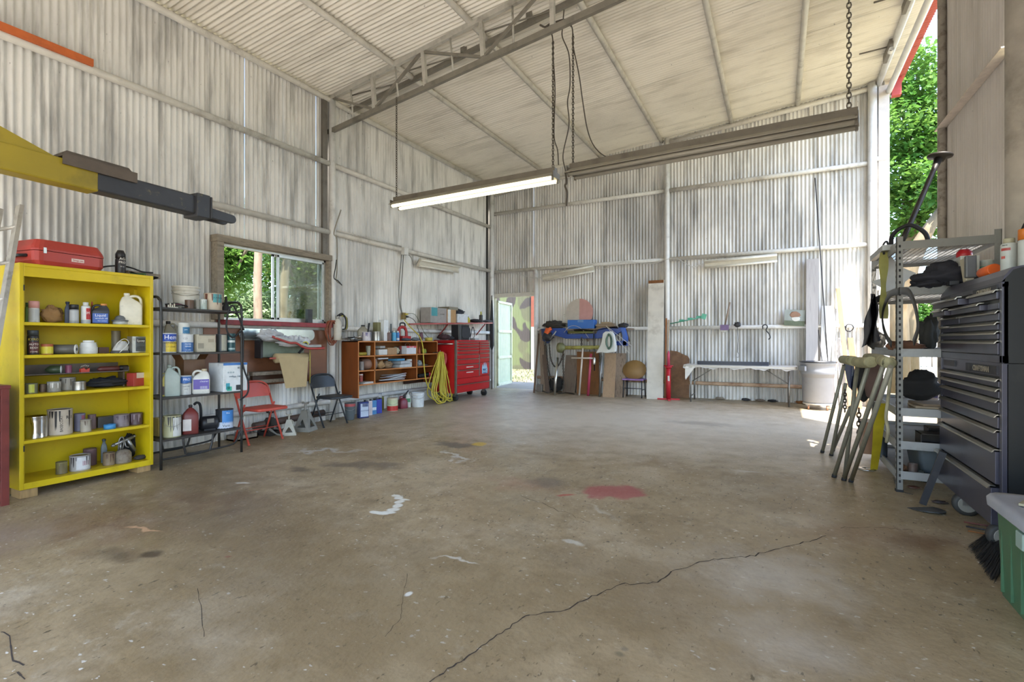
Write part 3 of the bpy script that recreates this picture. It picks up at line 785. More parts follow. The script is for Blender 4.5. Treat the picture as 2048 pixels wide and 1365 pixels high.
# trees seen past the big door
gr = 'trees outside the open side'
b = gnd(onY(1812, 700, 17.0))
tree('tree', 'tall leafy green tree standing outside in the gap beside the sliding door', b,
     [b, onY(1812, 640, 17), onY(1815, 560, 17.0), onY(1826, 470, 17), onY(1822, 380, 17), onY(1818, 300, 17)], [0.30, 0.26, 0.22, 0.18, 0.13, 0.08],
     [cy(1835, 130, 17, 0.75), cy(1800, 190, 16.8, 0.7), cy(1850, 200, 17, 0.9), cy(1815, 260, 16.6, 0.95), cy(1865, 290, 17.2, 0.9), cy(1795, 310, 16.8, 0.7),
      cy(1830, 350, 16.6, 0.95), cy(1790, 390, 17.2, 0.7), cy(1860, 400, 17, 0.8), cy(1800, 440, 16.8, 0.6), cy(1850, 455, 17, 0.6), cy(1900, 250, 17.4, 1.0), cy(1900, 380, 17.4, 1.0)], 11500, 0.15, 9, M_LEAFA, M_BARKY, gr)
b = gnd(onY(1792, 700, 14.6))
tree('tree', 'thick pale yellow-barked trunk standing outside behind the grey metal shelving', b,
     [b, onY(1790, 640, 14.6), onY(1800, 580, 14.6), onY(1822, 520, 14.6), onY(1850, 470, 14.7), onY(1880, 420, 14.9)], [0.30, 0.26, 0.22, 0.2, 0.14, 0.08],
     [cy(1890, 380, 15, 0.6), cy(1930, 330, 15, 0.8)], 1800, 0.15, 11, M_LEAFA, M_BARKY, gr)
b = gnd(onY(1860, 690, 24.0))
tree('shrub', 'distant rounded green shrub outside behind the white picket fence', b, [b, b + Vector((0, 0, 0.8))], [0.08, 0.06],
     [cy(1850, 640, 24, 1.0), cy(1875, 625, 24.2, 1.0), cy(1830, 640, 24, .9), cy(1895, 640, 24, 1.0)], 5000, 0.16, 13, M_LEAFA, M_BARK, gr)
fe = thing('picket_fence', 'pale picket fence standing outside beyond the open side', 'fence', (0, 0, 0))
fp = onY(1850, 700, 19.0); zb = zf(19) - 0.08
pk = MB().b2((-0.045, -0.01, 0), (0.045, 0.01, 1.25))
fe.location = (fp.x - 2.5, 19.0, zb)
p0 = pk.build('picket', pl('#d9d6d0', 0.7), fe)
for k in range(1, 40):
    c = p0.copy(); COL.objects.link(c); c.location = (k * 0.13, 0, 0)
for z in (0.3, 0.95): MB().b2((-0.05, 0.012, z), (5.1, 0.045, z + 0.07)).build('rail', pl('#d9d6d0', 0.7), fe)
# ================================================================== builders for small things
FACE = basis((1, 0, 0), (0, 0, 1), (0, -1, 0))          # lettering on a front that looks along -y
TIN = '#a9a8a4'
def cosv(p):
    v = Vector(p) - CAM; v.z = 0
    return v.dot(CF) / v.length
def span(x, w, X=None, Y=None):
    if X is not None: return abs(onX(x + w / 2, 683, X).y - onX(x - w / 2, 683, X).y)
    return abs(onY(x + w / 2, 683, Y).x - onY(x - w / 2, 683, Y).x)
def tocam(p): return math.atan2(-p[1], -p[0]) + PI / 2
def spotX(x, X, z):
    p = onX(x, 683, X); return Vector((X, p.y, z))
def spotY(x, Y, z):
    p = onY(x, 683, Y); return Vector((p.x, Y, z))
def spot(x, X=None, Y=None, z=0.0):
    return spotX(x, X, z) if X is not None else spotY(x, Y, z)
def arcband(r, z0, z1, a0, a1, n=18):
    mb = MB(); vs = []
    k = max(3, int(n * (a1 - a0) / 180))
    for i in range(k + 1):
        a = R(a0 + (a1 - a0) * i / k); vs += [(r * math.sin(a), -r * math.cos(a), z0), (r * math.sin(a), -r * math.cos(a), z1)]
    return mb.add(vs, [[2 * i, 2 * i + 2, 2 * i + 3, 2 * i + 1] for i in range(k)], True)
def drips(r, h, seed, parent, col, n=6, a=70, top=1.0):
    rnd = random.Random(seed); mb = MB()
    for i in range(n):
        c = rnd.uniform(-a, a); w = rnd.uniform(3, 9); l = h * rnd.uniform(0.25, 0.85)
        P = []; R_ = r * 1.006
        for s in (-1, 1):
            an = R(c + s * w); P.append((R_ * math.sin(an), -R_ * math.cos(an), h * top))
        an = R(c + w * .5); P.append((R_ * math.sin(an), -R_ * math.cos(an), h * top - l * .8))
        an = R(c); P.append((R_ * math.sin(an), -R_ * math.cos(an), h * top - l))
        an = R(c - w * .5); P.append((R_ * math.sin(an), -R_ * math.cos(an), h * top - l * .8))
        mb.add(P, [[0, 4, 3, 2, 1]])
    mb.add(*_ring(r * 1.006, h * top - 0.012, h * top), True)
    return mb.build('paint_drips', pl(col, 0.5), parent)
def _ring(r, z0, z1, n=20):
    vs = []
    for i in range(n):
        a = 2 * PI * i / n; vs += [(r * math.cos(a), r * math.sin(a), z0), (r * math.cos(a), r * math.sin(a), z1)]
    return vs, [[2 * i, 2 * ((i + 1) % n), 2 * ((i + 1) % n) + 1, 2 * i + 1] for i in range(n)]
def mtl(col):
    if col == 'tin': return mk('dull_tin', '#a8a6a0', 0.38, 0.85, var=0.15, dirt='#5d564b', da=0.25, ds=14)
    if col == 'shiny': return mk('shiny_tin', '#d5d5d2', 0.14, 1.0, var=0.05)
    if col == 'rusttin': return mk('rusty_tin', '#7d6a58', 0.6, 0.4, var=0.3, dirt='#4a2f20', da=0.5, ds=16)
    return mk('item_' + col.strip('#'), col, 0.45, var=0.10, vs=14, dirt='#57503f', da=0.10, ds=10)
def can(label, x, w, h, col, X=None, Y=None, z=0.0, bands=(), lid='tin', cat='can', name='paint_can', group=None, txt=(), drip=None, n=20, open_=False, bail=False, loc=None):
    p = Vector(loc) if loc is not None else spot(x, X, Y, z); m = mpp(p); r = w / 2 * m * cosv(p); h = h * m
    t = thing(name, label, cat, p, tocam(p), group)
    k = min(0.006, r * .12)
    if open_:
        MB().lathe([(r, 0), (r * 1.02, k), (r, 2 * k), (r, h - k), (r * 1.03, h), (r * .97, h), (r * .96, h * .45), (0, h * .45)], n).build('body', mtl(col), t)
    else:
        MB().lathe([(r, 0), (r * 1.025, k * .6), (r, 2 * k), (r, h - 2 * k), (r * 1.03, h - k), (r * 1.0, h), (r * .9, h), (r * .88, h - k * 1.3)], n).build('body', mtl(col), t)
        MB().lathe([(r * .88, h - k * 1.6), (r * .80, h - k * .8), (0, h - k * .8)], n).build('lid', mtl(lid), t)
    for b in bands:
        a0, a1 = (b[3], b[4]) if len(b) > 3 else (-100, 100)
        arcband(r * 1.006, h * b[0], h * b[1], a0, a1).build('label', mtl(b[2]), t)
    for body, size, fz, c, fx in txt:
        text(body, size * m * cosv(p), Matrix.Translation((0, 0, h * fz)) @ Rz(fx) @ Matrix.Translation((0, -r * 1.012, 0)) @ FACE, pl(c, .5), t, wrap=r * 1.012)
    if drip: drips(r, h, hash(label) % 97 if False else len(label), t, drip)
    if bail:
        MB().tube(smooth_path([(-r * 1.03, 0, h * .8), (-r * .9, -r * .8, h * .62), (0, -r * 1.2, h * .5), (r * .9, -r * .8, h * .62), (r * 1.03, 0, h * .8)], 4), 0.0025, 5).build('bail_handle', mtl('tin'), t)
    return t
def spray(label, x, w, h, col, cap, X=None, Y=None, z=0.0, bands=(), group=None, txt=(), dome=False, capf=0.22, capr=0.8, name='spray_can', cat='spray can'):
    p = spot(x, X, Y, z); m = mpp(p); r = w / 2 * m * cosv(p); h = h * m
    t = thing(name, label, cat, p, tocam(p), group)
    hb = h * (1 - capf)
    MB().lathe([(r * .97, 0), (r, 0.005), (r, hb - r * .35), (r * .93, hb - r * .15), (r * .72, hb)], 20).build('body', mtl(col), t)
    if dome: MB().lathe([(r * .72, hb - 0.004), (r * .98, hb), (r * .96, hb + (h - hb) * .5), (r * .6, h * .985), (0, h)], 20).build('cap', mtl(cap), t)
    else: MB().lathe([(r * capr, hb - r * .12), (r * capr, h - 0.004), (r * capr * .93, h), (0, h)], 20).build('cap', mtl(cap), t)
    for b in bands:
        a0, a1 = (b[3], b[4]) if len(b) > 3 else (-100, 100)
        arcband(r * 1.008, h * b[0], h * b[1], a0, a1).build('label', mtl(b[2]), t)
    for body, size, fz, c, fx in txt:
        text(body, size * m * cosv(p), Matrix.Translation((0, 0, h * fz)) @ Rz(fx) @ Matrix.Translation((0, -r * 1.02, 0)) @ FACE, pl(c, .5), t, wrap=r * 1.02)
    return t
def rrect(w, d, r, z, n=3, ox=0.0, oy=0.0):
    x, y = w / 2 - r, d / 2 - r; out = []
    for cx, cy_, a0 in ((x, y, 0), (-x, y, 90), (-x, -y, 180), (x, -y, 270)):
        for k in range(n + 1):
            a = R(a0 + 90 * k / n); out.append((ox + cx + r * math.cos(a), oy + cy_ + r * math.sin(a), z))
    return out
def jug(label, x, w, h, col, cap, X=None, Y=None, z=0.0, d=0.6, label_box=None, group=None, txt=(), rz=None, side=1, name='jug', cat='jug', style='handle', lc='#e6e3da', neck=0.25):
    # square-ish bottle with a moulded handle beside the neck; label_box (x0, x1, z0, z1) in fractions
    p = spot(x, X, Y, z); m = mpp(p); W = w * m * cosv(p); H = h * m; D = W * d
    t = thing(name, label, cat, p, tocam(p) if rz is None else rz, group)
    r = min(W, D) * .18; nx = -side * W * 0.18 if style == 'handle' else 0
    hb = H * 0.62
    MB().loft([rrect(W * .94, D * .94, r, 0), rrect(W, D, r, H * .03), rrect(W, D, r, hb), rrect(W * .86, D * .86, r, H * .72, ox=nx * .3),
               rrect(W * .42, D * .5, r * .8, H * .86, ox=nx), rrect(W * neck, W * neck, W * neck * .45, H * .90, ox=nx), rrect(W * neck, W * neck, W * neck * .45, H * .92, ox=nx)]).build('body', mtl(col), t)
    cr = W * neck * .62
    MB().lathe([(cr, H * .91), (cr, H * .99), (cr * .9, H), (0, H)], 14, (nx, 0, 0)).build('cap', mtl(cap), t)
    if style == 'handle':
        MB().tube(smooth_path([(nx, 0, H * .86), (side * W * .18, 0, H * .92), (side * W * .40, 0, H * .84), (side * W * .44, 0, H * .62), (side * W * .40, 0, H * .5)], 5), W * .075, 8).build('handle', mtl(col), t)
    if label_box:
        a, b, c, e = label_box
        MB().b2((W * (a - .5), -D / 2 - 0.0015, H * c), (W * (b - .5), -D / 2 + 0.004, H * e)).build('label', mtl(lc), t)
    for body, size, fz, c, fx in txt:
        text(body, size * m, Matrix.Translation((fx * W, -D / 2 - 0.003, H * fz)) @ FACE, pl(c, .5), t)
    return t
def carton(label, x, w, h, col, X=None, Y=None, z=0.0, d=0.8, rz=0.0, group=None, open_=False, patches=(), txt=(), name='carton', cat='box', tilt=None, loc=None, dm=None):
    p = Vector(loc) if loc is not None else spot(x, X, Y, z); m = mpp(p); W = span(x, w, X, Y) if loc is None else w * m; H = h * m; D = dm if dm else W * d
    t = thing(name, label, cat, p, (R(90) if X is not None else 0) + rz, group)
    if tilt: t.rotation_euler = (tilt[0], tilt[1], t.rotation_euler[2])
    if open_:
        k = 0.004; mb = MB()
        mb.b2((-W / 2, -D / 2, 0), (W / 2, D / 2, k)); mb.b2((-W / 2, -D / 2, 0), (W / 2, -D / 2 + k, H)); mb.b2((-W / 2, D / 2 - k, 0), (W / 2, D / 2, H))
        mb.b2((-W / 2, -D / 2, 0), (-W / 2 + k, D / 2, H)); mb.b2((W / 2 - k, -D / 2, 0), (W / 2, D / 2, H)); mb.build('body', mtl(col), t)
        for s in (-1, 1):
            MB(Matrix.Translation((s * W / 2, 0, H)) @ Ry(s * R(35))).b2((-k / 2, -D / 2, 0), (k / 2, D / 2, W * .4)).build('flap', mtl(col), t)
    else:
        MB().b2((-W / 2, -D / 2, 0), (W / 2, D / 2, H)).build('body', mtl(col), t, bevel=min(0.004, W * .03))
    for a, b, c, e, cc in patches:
        MB().b2((W * (a - .5), -D / 2 - 0.0015, H * c), (W * (b - .5), -D / 2 + 0.002, H * e)).build('label', mtl(cc), t)
    for body, size, fz, c, fx in txt:
        text(body, size * m, Matrix.Translation((fx * W, -D / 2 - 0.0025, H * fz)) @ FACE, pl(c, .5), t)
    return t
def heap(name, label, cat, x, w, h, col, X=None, Y=None, z=0.0, d=1.0, seed=1, amt=0.5, fr=2.2, mat=None, group=None, n=34, m_=20):
    amt = amt * .6; fr = fr * .8
    p = spot(x, X, Y, z); m = mpp(p); W = span(x, w, X, Y); H = h * m
    o = MB().blob((0, 0, H / 2), (W * d if X is not None else W, W if X is not None else W * d, H), seed, amt, fr, n, m_).build(name, mat or mk('soft_' + col.strip('#'), col, .85, var=.2, vs=12), loc=p)
    return tag(o, label, cat, group)
def wire(name, label, cat, pts, r, mat, group=None, n=6, k=6, closed=False):
    P = [Vector(p) for p in pts]; b = P[0].copy()
    o = MB().tube(smooth_path([q - b for q in P], k) if k else [q - b for q in P], r, n).build(name, mat, loc=b)
    return tag(o, label, cat, group) if label else o
M_BLK = mk('black_paint', '#26262a', 0.45, var=0.2, dirt='#4a4540', da=0.2, ds=9)
M_RUB = mk('black_rubber', '#1d1d1f', 0.7, var=0.15)
M_CHROME = mk('worn_chrome', '#c6c3bb', 0.28, 1.0, var=0.12, dirt='#6e675c', da=0.2, ds=9)
M_STEEL = mk('bare_steel', '#8d8b87', 0.4, 0.8, var=0.18, dirt='#54483a', da=0.3, ds=8)
M_CARD = mk('cardboard', '#a9835a', 0.85, var=0.12)
# ================================================================== yellow cabinet and what it holds
M_YEL = mk('yellow_enamel', '#c8ae10', 0.38, var=0.06, dirt='#8d7b1c', da=0.12, ds=6)
FXY = -5.745; CY0, CY1 = 1.83, 2.876; CD = 0.44; CW = CY1 - CY0
CZB, CZT = -0.035, 1.925
yc = thing('shelf_cabinet', 'tall bright yellow metal cabinet with open shelves of paint cans', 'cabinet', (FXY - CD, (CY0 + CY1) / 2, CZB), R(90))
# local: x along the wall (photo right), -y towards the room, z up
def YB2(a, b, nm, bev=0.003): return MB().b2((a[0] - CW / 2, -CD + a[1], a[2]), (b[0] - CW / 2, -CD + b[1], b[2])).build(nm, M_YEL, yc, bevel=bev)
HT = CZT - CZB
YB2((0, 0, 0), (0.03, CD, HT), 'side_panel'); YB2((CW - 0.03, 0, 0), (CW, CD, HT), 'side_panel')
YB2((0.03, CD - 0.012, 0), (CW - 0.03, CD, HT), 'back_panel')
YB2((0.03, 0.0, HT - 0.03), (CW - 0.03, CD - .012, HT), 'top_panel'); YB2((0.03, 0, HT - 0.115), (CW - 0.03, 0.02, HT - 0.03), 'fascia')
YB2((0.03, 0, 0), (CW - 0.03, CD - .012, 0.055), 'bottom_shelf')
YZ = [1.415, 1.128, 0.785, 0.385]
for z in YZ: YB2((0.03, 0.012, z - 0.028 - CZB), (CW - 0.03, CD - .012, z - CZB), 'shelf')
YB2((0.03, 0.03, 0.055), (0.045, 0.05, HT - 0.12), 'hinge_strip'); YB2((CW - 0.06, 0.25, 1.3 + .155), (CW - 0.03, 0.30, HT - 0.13), 'bracket')
for z in (0.33, 1.72): MB().b2((0.026 - CW / 2, -CD - 0.004, z), (0.034 - CW / 2, -CD + 0.004, z + 0.05)).build('latch', M_BLK, yc)
YZ.append(CZB + 0.055)
zfl = zf(1.9)
for yy, lab in ((1.90, 'short pale wood block under the left front foot of the yellow cabinet'), (2.80, 'wood block under the right front corner of the yellow cabinet')):
    bz = zf(yy)
    tag(MB().b2((-0.09, -0.06, 0), (0.09, 0.06, CZB - bz)).build('wood_block', mk('pine', '#a5875a', 0.8, var=0.25, vs=6, stretch=(1, 6, 1)), loc=(FXY - 0.11, yy, bz), bevel=0.003), lab, 'wood block', 'blocks under the yellow cabinet')
for yy, lab in ((1.90, 'wood block hidden under the left rear of the yellow cabinet'), (2.80, 'wood block hidden under the right rear of the yellow cabinet')):
    tag(MB().b2((-0.06, -0.06, 0), (0.06, 0.06, CZB - zf(yy))).build('wood_block', mk('pine', '#a5875a'), loc=(FXY - 0.36, yy, zf(yy))), lab, 'wood block', 'blocks under the yellow cabinet')
# --- first shelf
z1, z2, z3, z4, z5 = YZ
X1 = FXY - 0.13
spray('green spray can at the far left of the top yellow shelf', 54, 8, 40, '#6c8a3c', '#3d5a2c', X=X1 - .08, z=z1)
spray('white spray can with a pink cap on the top yellow shelf', 68, 23, 43, '#cfcdc8', '#d59a92', X=X1, z=z1, capf=.30, capr=1.0, bands=[(.1, .62, '#b9bab8')])
heap('paper_bag', 'crumpled brown paper bag on the top yellow shelf', 'paper bag', 104, 44, 34, '#9a7448', X=X1 - .08, z=z1, d=.45, seed=4, amt=.8, fr=3.0)
jug('slim dark blue bottle behind the silver can on the top yellow shelf', 135, 12, 44, '#27304a', '#232a3e', X=X1 - .09, z=z1, style='plain', name='bottle', cat='bottle', neck=.6)
spray('silver grey spray can with a black cap on the top yellow shelf', 148, 20, 38, '#9d9fa1', '#1f1f22', X=X1, z=z1, capf=.24, capr=.98, bands=[(.15, .66, '#b5b7b8', -60, 60)])
spray('white and red spray can beside the blue-labelled jug on the yellow cabinet', 171.5, 20, 43, '#d6d5d1', '#cbcac4', X=X1, z=z1, capf=.16, capr=.6, bands=[(.02, .18, '#a9abab'), (.2, .72, '#b3302f', 5, 75)], txt=[('H', 10, .5, '#f0eee8', .5)])
spray('small can with a red nozzle behind the white and red can', 184, 13, 45, '#8d4c44', '#a0382f', X=X1 - .1, z=z1, capf=.25, capr=.25)
jug('black jug with a blue label and orange cap on the top yellow shelf', 201, 36, 41, '#2b2c30', '#d08a4a', X=X1, z=z1, d=.5, label_box=(.06, .92, .06, .52), lc='#2f58a8', side=-1, txt=[('Liquid', 7, .42, '#e5e8ef', 0), ('wrench oil', 4.5, .28, '#dfe4ee', .05), ('fast action', 3.4, .16, '#c9d3e6', .1)], neck=.3)
p = spotX(240, X1, z1); m = mpp(p) * (0.5 + 0.5 * cosv(p))
rs = thing('respirator', 'grey dust mask with clear lower bowl on the top yellow shelf', 'mask', p, tocam(p))
MB().lathe([(13 * m, 0), (14 * m, 3 * m), (13.5 * m, 8 * m)], 16).build('bowl', mtl('#b9bab7'), rs)
MB().lathe([(15.5 * m, 7.5 * m), (15.5 * m, 10 * m), (10 * m, 11 * m), (9.5 * m, 15 * m), (7 * m, 19 * m), (0, 21 * m)], 16).build('dome', mtl('#6c6e70'), rs)
jug('cream plastic jug with a tall handle at the right of the top yellow shelf', 262, 46, 63, '#d2cbb6', '#d8d2c0', X=X1, z=z1, d=.5, side=1, neck=.22)
# --- second shelf
X2 = FXY - 0.12
spray('black spray can with red nozzle and maroon label on the second yellow shelf', 66, 25, 49, '#2b2627', '#3a3f42', X=X2, z=z2, capf=.20, capr=.95, bands=[(.08, .52, '#5a2a2c', -40, 80)], txt=[('KYRO', 9, .62, '#d9c24a', .1), ('AUTO', 8, .42, '#e8e2d4', .2), ('BODY', 7, .28, '#e8e2d4', .25), ('ENAMEL', 4.5, .12, '#e0dacb', .2)])
can('small yellow and red can on the second yellow shelf', 94, 26, 21, '#a85a3a', X=X2, z=z2, bands=[(.05, .75, '#d3c63c')])
p = spotX(130, X2, z2); m = mpp(p) * (0.5 + 0.5 * cosv(p))
t = thing('drum_filter', 'dark grey cylinder lying on its side with a white end on the second yellow shelf', 'filter', p + Vector((0, 0, 11 * m)), R(90 - 38))
MB(Ry(R(90))).lathe([(9 * m, -22 * m), (11 * m, -20 * m), (11 * m, 20 * m)], 18).build('body', mtl('#5f5c55'), t)
MB(Ry(R(90))).lathe([(11.3 * m, 19.5 * m), (11.3 * m, 21 * m), (0, 21 * m)], 18).build('end_cap', mtl('#d8d6d0'), t)
MB(Ry(R(90))).lathe([(4 * m, 21 * m), (3.6 * m, 21.8 * m), (0, 21.8 * m)], 12).build('hub', mtl('#2a2a2c'), t)
p = spotX(177, X2, z2); m = mpp(p) * (0.5 + 0.5 * cosv(p))
t = thing('jar', 'white ribbed plastic jar on the second yellow shelf', 'jar', p, tocam(p))
MB().lathe([(16 * m, 0), (16.5 * m, 1 * m), (16.5 * m, 15 * m), (14 * m, 16 * m), (16.5 * m, 18 * m), (13.5 * m, 19.5 * m), (16 * m, 21.5 * m), (12.5 * m, 23 * m), (15 * m, 25 * m), (10 * m, 26 * m)], 20).build('body', mtl('#d5d3cc'), t)
MB().lathe([(10 * m, 25.6 * m), (10 * m, 30 * m), (0, 30.5 * m)], 18).build('lid', mtl('#dcdad4'), t)
arcband(16.7 * m, 2 * m, 13 * m, -70, 70).build('label', mtl('#c4c5c2'), t)
carton('small brown box lying on the second yellow shelf beside the white jar', 205, 20, 12, '#6d5247', X=X2 - .1, z=z2)
can('grey bottle-shaped bulb standing at the back of the second yellow shelf', 232, 19, 44, '#77705f', X=X2 - .2, z=z2, lid='#5b5547', name='bottle', cat='bottle')
p = spotX(240, X2, z2); m = mpp(p) * (0.5 + 0.5 * cosv(p))
t = thing('electric_sander', 'small white electric sander with curled cord on the second yellow shelf', 'sander', p, R(90 + 25))
MB().loft([rrect(36 * m, 22 * m, 8 * m, 0), rrect(38 * m, 24 * m, 9 * m, 3 * m), rrect(36 * m, 20 * m, 8 * m, 6 * m, ox=2 * m)]).build('base_plate', mtl('#4c4a48'), t)
MB().loft([rrect(32 * m, 18 * m, 7 * m, 6 * m), rrect(30 * m, 18 * m, 7 * m, 14 * m, ox=4 * m), rrect(18 * m, 14 * m, 6 * m, 24 * m, ox=6 * m), rrect(10 * m, 9 * m, 3 * m, 27 * m, ox=6 * m)]).build('body', mtl('#c9c7c1'), t)
MB().tube(smooth_path([(-12 * m, 0, 8 * m), (-14 * m, -6 * m, 22 * m), (0, -10 * m, 32 * m), (10 * m, -12 * m, 24 * m), (-4 * m, -15 * m, 12 * m), (-16 * m, -13 * m, 2 * m)], 5), 0.003, 6).build('cord', mtl('#d8d7d2'), t)
carton('square tin with a grey and red label at the right of the second yellow shelf', 273, 30, 33, 'tin', X=X2, z=z2, d=.6, rz=.15, patches=[(.25, .98, .1, .95, '#4f565c'), (.3, .95, .62, .85, '#8c3b39'), (.3, .9, .15, .4, '#b9bfc0')], txt=[('Epoxy', 6, .73, '#e5e2da', .1)], name='solvent_tin', cat='tin')
# --- third shelf: a long steel tray over a row of cans
ga = 'paint cans on the third yellow shelf'
X3 = FXY - 0.13
can('small can with a yellow-green label at the left of the third yellow shelf', 62, 28, 20, '#6b6a52', X=X3, z=z3, bands=[(.05, .95, '#bcbf4b', -20, 30)], group=ga)
can('small dark can second from left on the third yellow shelf', 86, 16, 16, 'rusttin', X=X3 - .05, z=z3, group=ga)
can('can streaked with white paint on the third yellow shelf', 108, 29, 20, '#8f8a80', X=X3, z=z3, drip='#d8d5cc', group=ga)
can('taller paint-spattered can behind the others on the third yellow shelf', 135, 33, 25, '#a59d90', X=X3 - .1, z=z3, drip='#5d564a', group=ga)
can('low plain tin on the third yellow shelf, right of the spattered can', 158.5, 28, 18, 'tin', X=X3 + .03, z=z3, group=ga)
heap('rag', 'dark oily rags bunched at the right of the third yellow shelf', 'rag', 212, 72, 20, '#232325', X=X3 - .1, z=z3, d=.5, seed=6, amt=.9, fr=3)
carton('torn red and white box at the right end of the third yellow shelf', 272, 27, 26, '#a33a32', X=X3 - .03, z=z3, rz=.2, patches=[(.25, .9, .6, 1.0, '#cbbdb0')])
pa = onX(48, 753, FXY - 0.1); pb = onX(258, 742, FXY - 0.1); zt = z3 + 0.155
tr = thing('tray', 'long shallow steel tray laid across the cans on the third yellow shelf', 'tray', (FXY - 0.2, (pa.y + pb.y) / 2, zt), R(90))
tl = (pb.y - pa.y) / 2
mb = MB().b2((-tl, -0.10, 0), (tl, 0.12, 0.004)); mb.b2((-tl, -0.10, 0), (tl, -0.096, 0.012)); mb.b2((-tl, 0.116, 0), (tl, 0.12, 0.09)); mb.b2((-tl, -0.1, 0), (-tl + .004, .12, .05)); mb.b2((tl - .004, -0.1, 0), (tl, .12, .05))
mb.build('tray_pan', mk('old_tray', '#6f655c', 0.4, 0.6, var=0.2), tr)
for s in (-1, 1): MB().b2((s * tl - .008, 0.0, -0.155), (s * tl + .008, 0.10, 0.0)).build('foot', mk('old_tray', '#6f655c'), tr)
X3t = FXY - 0.2; zt += 0.004
def lying(name, label, cat, x, wpx, rpx, col, X, z, endcol=None, yaw=0.0):
    p = spotX(x, X, z); m = mpp(p); r = rpx * m
    t = thing(name, label, cat, p + Vector((0, 0, r)), R(90) + yaw)
    L_ = wpx * m / 2
    MB(Ry(R(90))).lathe([(r * .3, -L_ - r * .4), (r * .6, -L_), (r, -L_ + r * .5), (r, L_), (r * .9, L_ + .002)], 16).build('body', mtl(col), t)
    if endcol: MB(Ry(R(90))).lathe([(r * .95, L_), (r * .95, L_ + r * .15), (0, L_ + r * .3)], 16).build('end', mtl(endcol), t)
    return t
lying('bottle', 'dark green bottle lying in the steel tray with its pale base outwards', 'bottle', 108, 20, 8.5, '#3c4a32', X3t, zt, '#c6c8c6', yaw=-.5)
can('small purple cup standing in the steel tray', 137, 14, 16, '#8a4760', X=X3t, z=zt, open_=True, name='cup', cat='cup')
p = spotX(169, X3t + .05, zt); m = mpp(p)
t = thing('hex_key_set', 'red holder of hex keys in the steel tray', 'hex keys', p, R(100))
MB().prism([(-8 * m, 0), (8 * m, 0), (8 * m, 9 * m), (2 * m, 6 * m), (-2 * m, 10 * m), (-8 * m, 8 * m)], 5 * m).build('holder', pl('#c23a26', .4), t, bevel=0.002)
for k in range(5): MB().tube([(-6 * m + k * 3 * m, 0, 4 * m), (-6 * m + k * 3 * m, 0, 15 * m - abs(k - 2) * m), (-5 * m + k * 3 * m, -2 * m, 16 * m - abs(k - 2) * m)], 0.8 * m, 6).build('hex_key', M_CHROME, t)
lying('caulk_tube', 'dark red caulking tube lying in the steel tray', 'tube', 217, 34, 5.5, '#5b2b27', X3t + .02, zt, yaw=.05)
lying('caulk_tube', 'black caulking tube lying at the right end of the steel tray', 'tube', 246, 16, 5.5, '#2a2526', X3t - .03, zt)
# --- fourth shelf
X4 = FXY - 0.14
p = spotX(70, X4, z4); m = mpp(p) * (0.5 + 0.5 * cosv(p)); r = 22 * m; h = 50 * m
t = thing('tin', 'shiny dented bare tin at the left of the fourth yellow shelf', 'tin', p, tocam(p))
mb = MB().lathe([(r, 0), (r * 1.02, .004), (r, .008), (r, h * .25), (r * .99, h * .4), (r, h * .6), (r, h * .8), (r, h - .006), (r * 1.02, h), (r * .97, h), (r * .96, h * .5), (0, h * .5)], 28)
for i, v in enumerate(mb.v):
    v = Vector(v); a = math.atan2(v.x, -v.y)
    dd = math.exp(-((a + .55) / .22) ** 2 - ((v.z / h - .42) / .3) ** 2) * .24 + math.exp(-((a + 1.0) / .3) ** 2 - ((v.z / h - .2) / .2) ** 2) * .12
    mb.v[i] = (v.x * (1 - dd), v.y * (1 - dd), v.z)
mb.build('body', mtl('shiny'), t)
bc = can('large cream can with black drips and black lettering on the fourth yellow shelf', 120, 52, 50, '#b9ab98', X=X4 - .02, z=z4, lid='#3b3634', drip='#241f1d', txt=[('R-1', 12, .68, '#1e1b1a', .8)])
bc_m = mpp(bc.location); bc_r = 26 * bc_m * cosv(bc.location); bc_h = 50 * bc_m
text('BASECOAT', bc_r * .34, Rz(.12) @ Matrix.Translation((0, -bc_r * 1.012, bc_h * .45)) @ FACE @ Rz(R(90)), pl('#1e1b1a', .5), bc, name='lettering')
can('purple-grey striped can right of the large dripped can', 159, 24, 35, '#6f6c7d', X=X4 - .06, z=z4, bands=[(.3, .9, '#8b4a58', 20, 60)], lid='#7d4656')
can('small tan can with a drip on the fourth yellow shelf', 171.5, 23, 24, '#a39a8a', X=X4 + .04, z=z4, drip='#5a4a3a')
can('brown stained can behind the small tan can', 184, 17, 29, '#75605c', X=X4 - .08, z=z4, drip='#5a3d3d')
carton('dark grey open bin at the back of the fourth yellow shelf', 210, 36, 21, '#4b4946', X=X4 - .12, z=z4, d=.6, open_=False, name='bin', cat='bin')
p = spotX(219.5, X4 + .06, z4); m = mpp(p) * (0.5 + 0.5 * cosv(p))
t = thing('tape_roll', 'bright blue roll of tape lying on the fourth yellow shelf', 'tape roll', p, tocam(p))
MB().lathe([(11 * m, 0), (11 * m, 10 * m), (6.5 * m, 10 * m), (6.5 * m, 0), (11 * m, 0)], 20).build('roll', mtl('#3d86b8'), t)
can('paint can with purple-grey stains on the fourth yellow shelf', 243, 32, 24, '#7a6f72', X=X4, z=z4, drip='#4d4048')
can('dark maroon can at the right end of the fourth yellow shelf', 272, 27, 23, '#4f3b3d', X=X4, z=z4, lid='#3b3032', drip='#8a7a80')
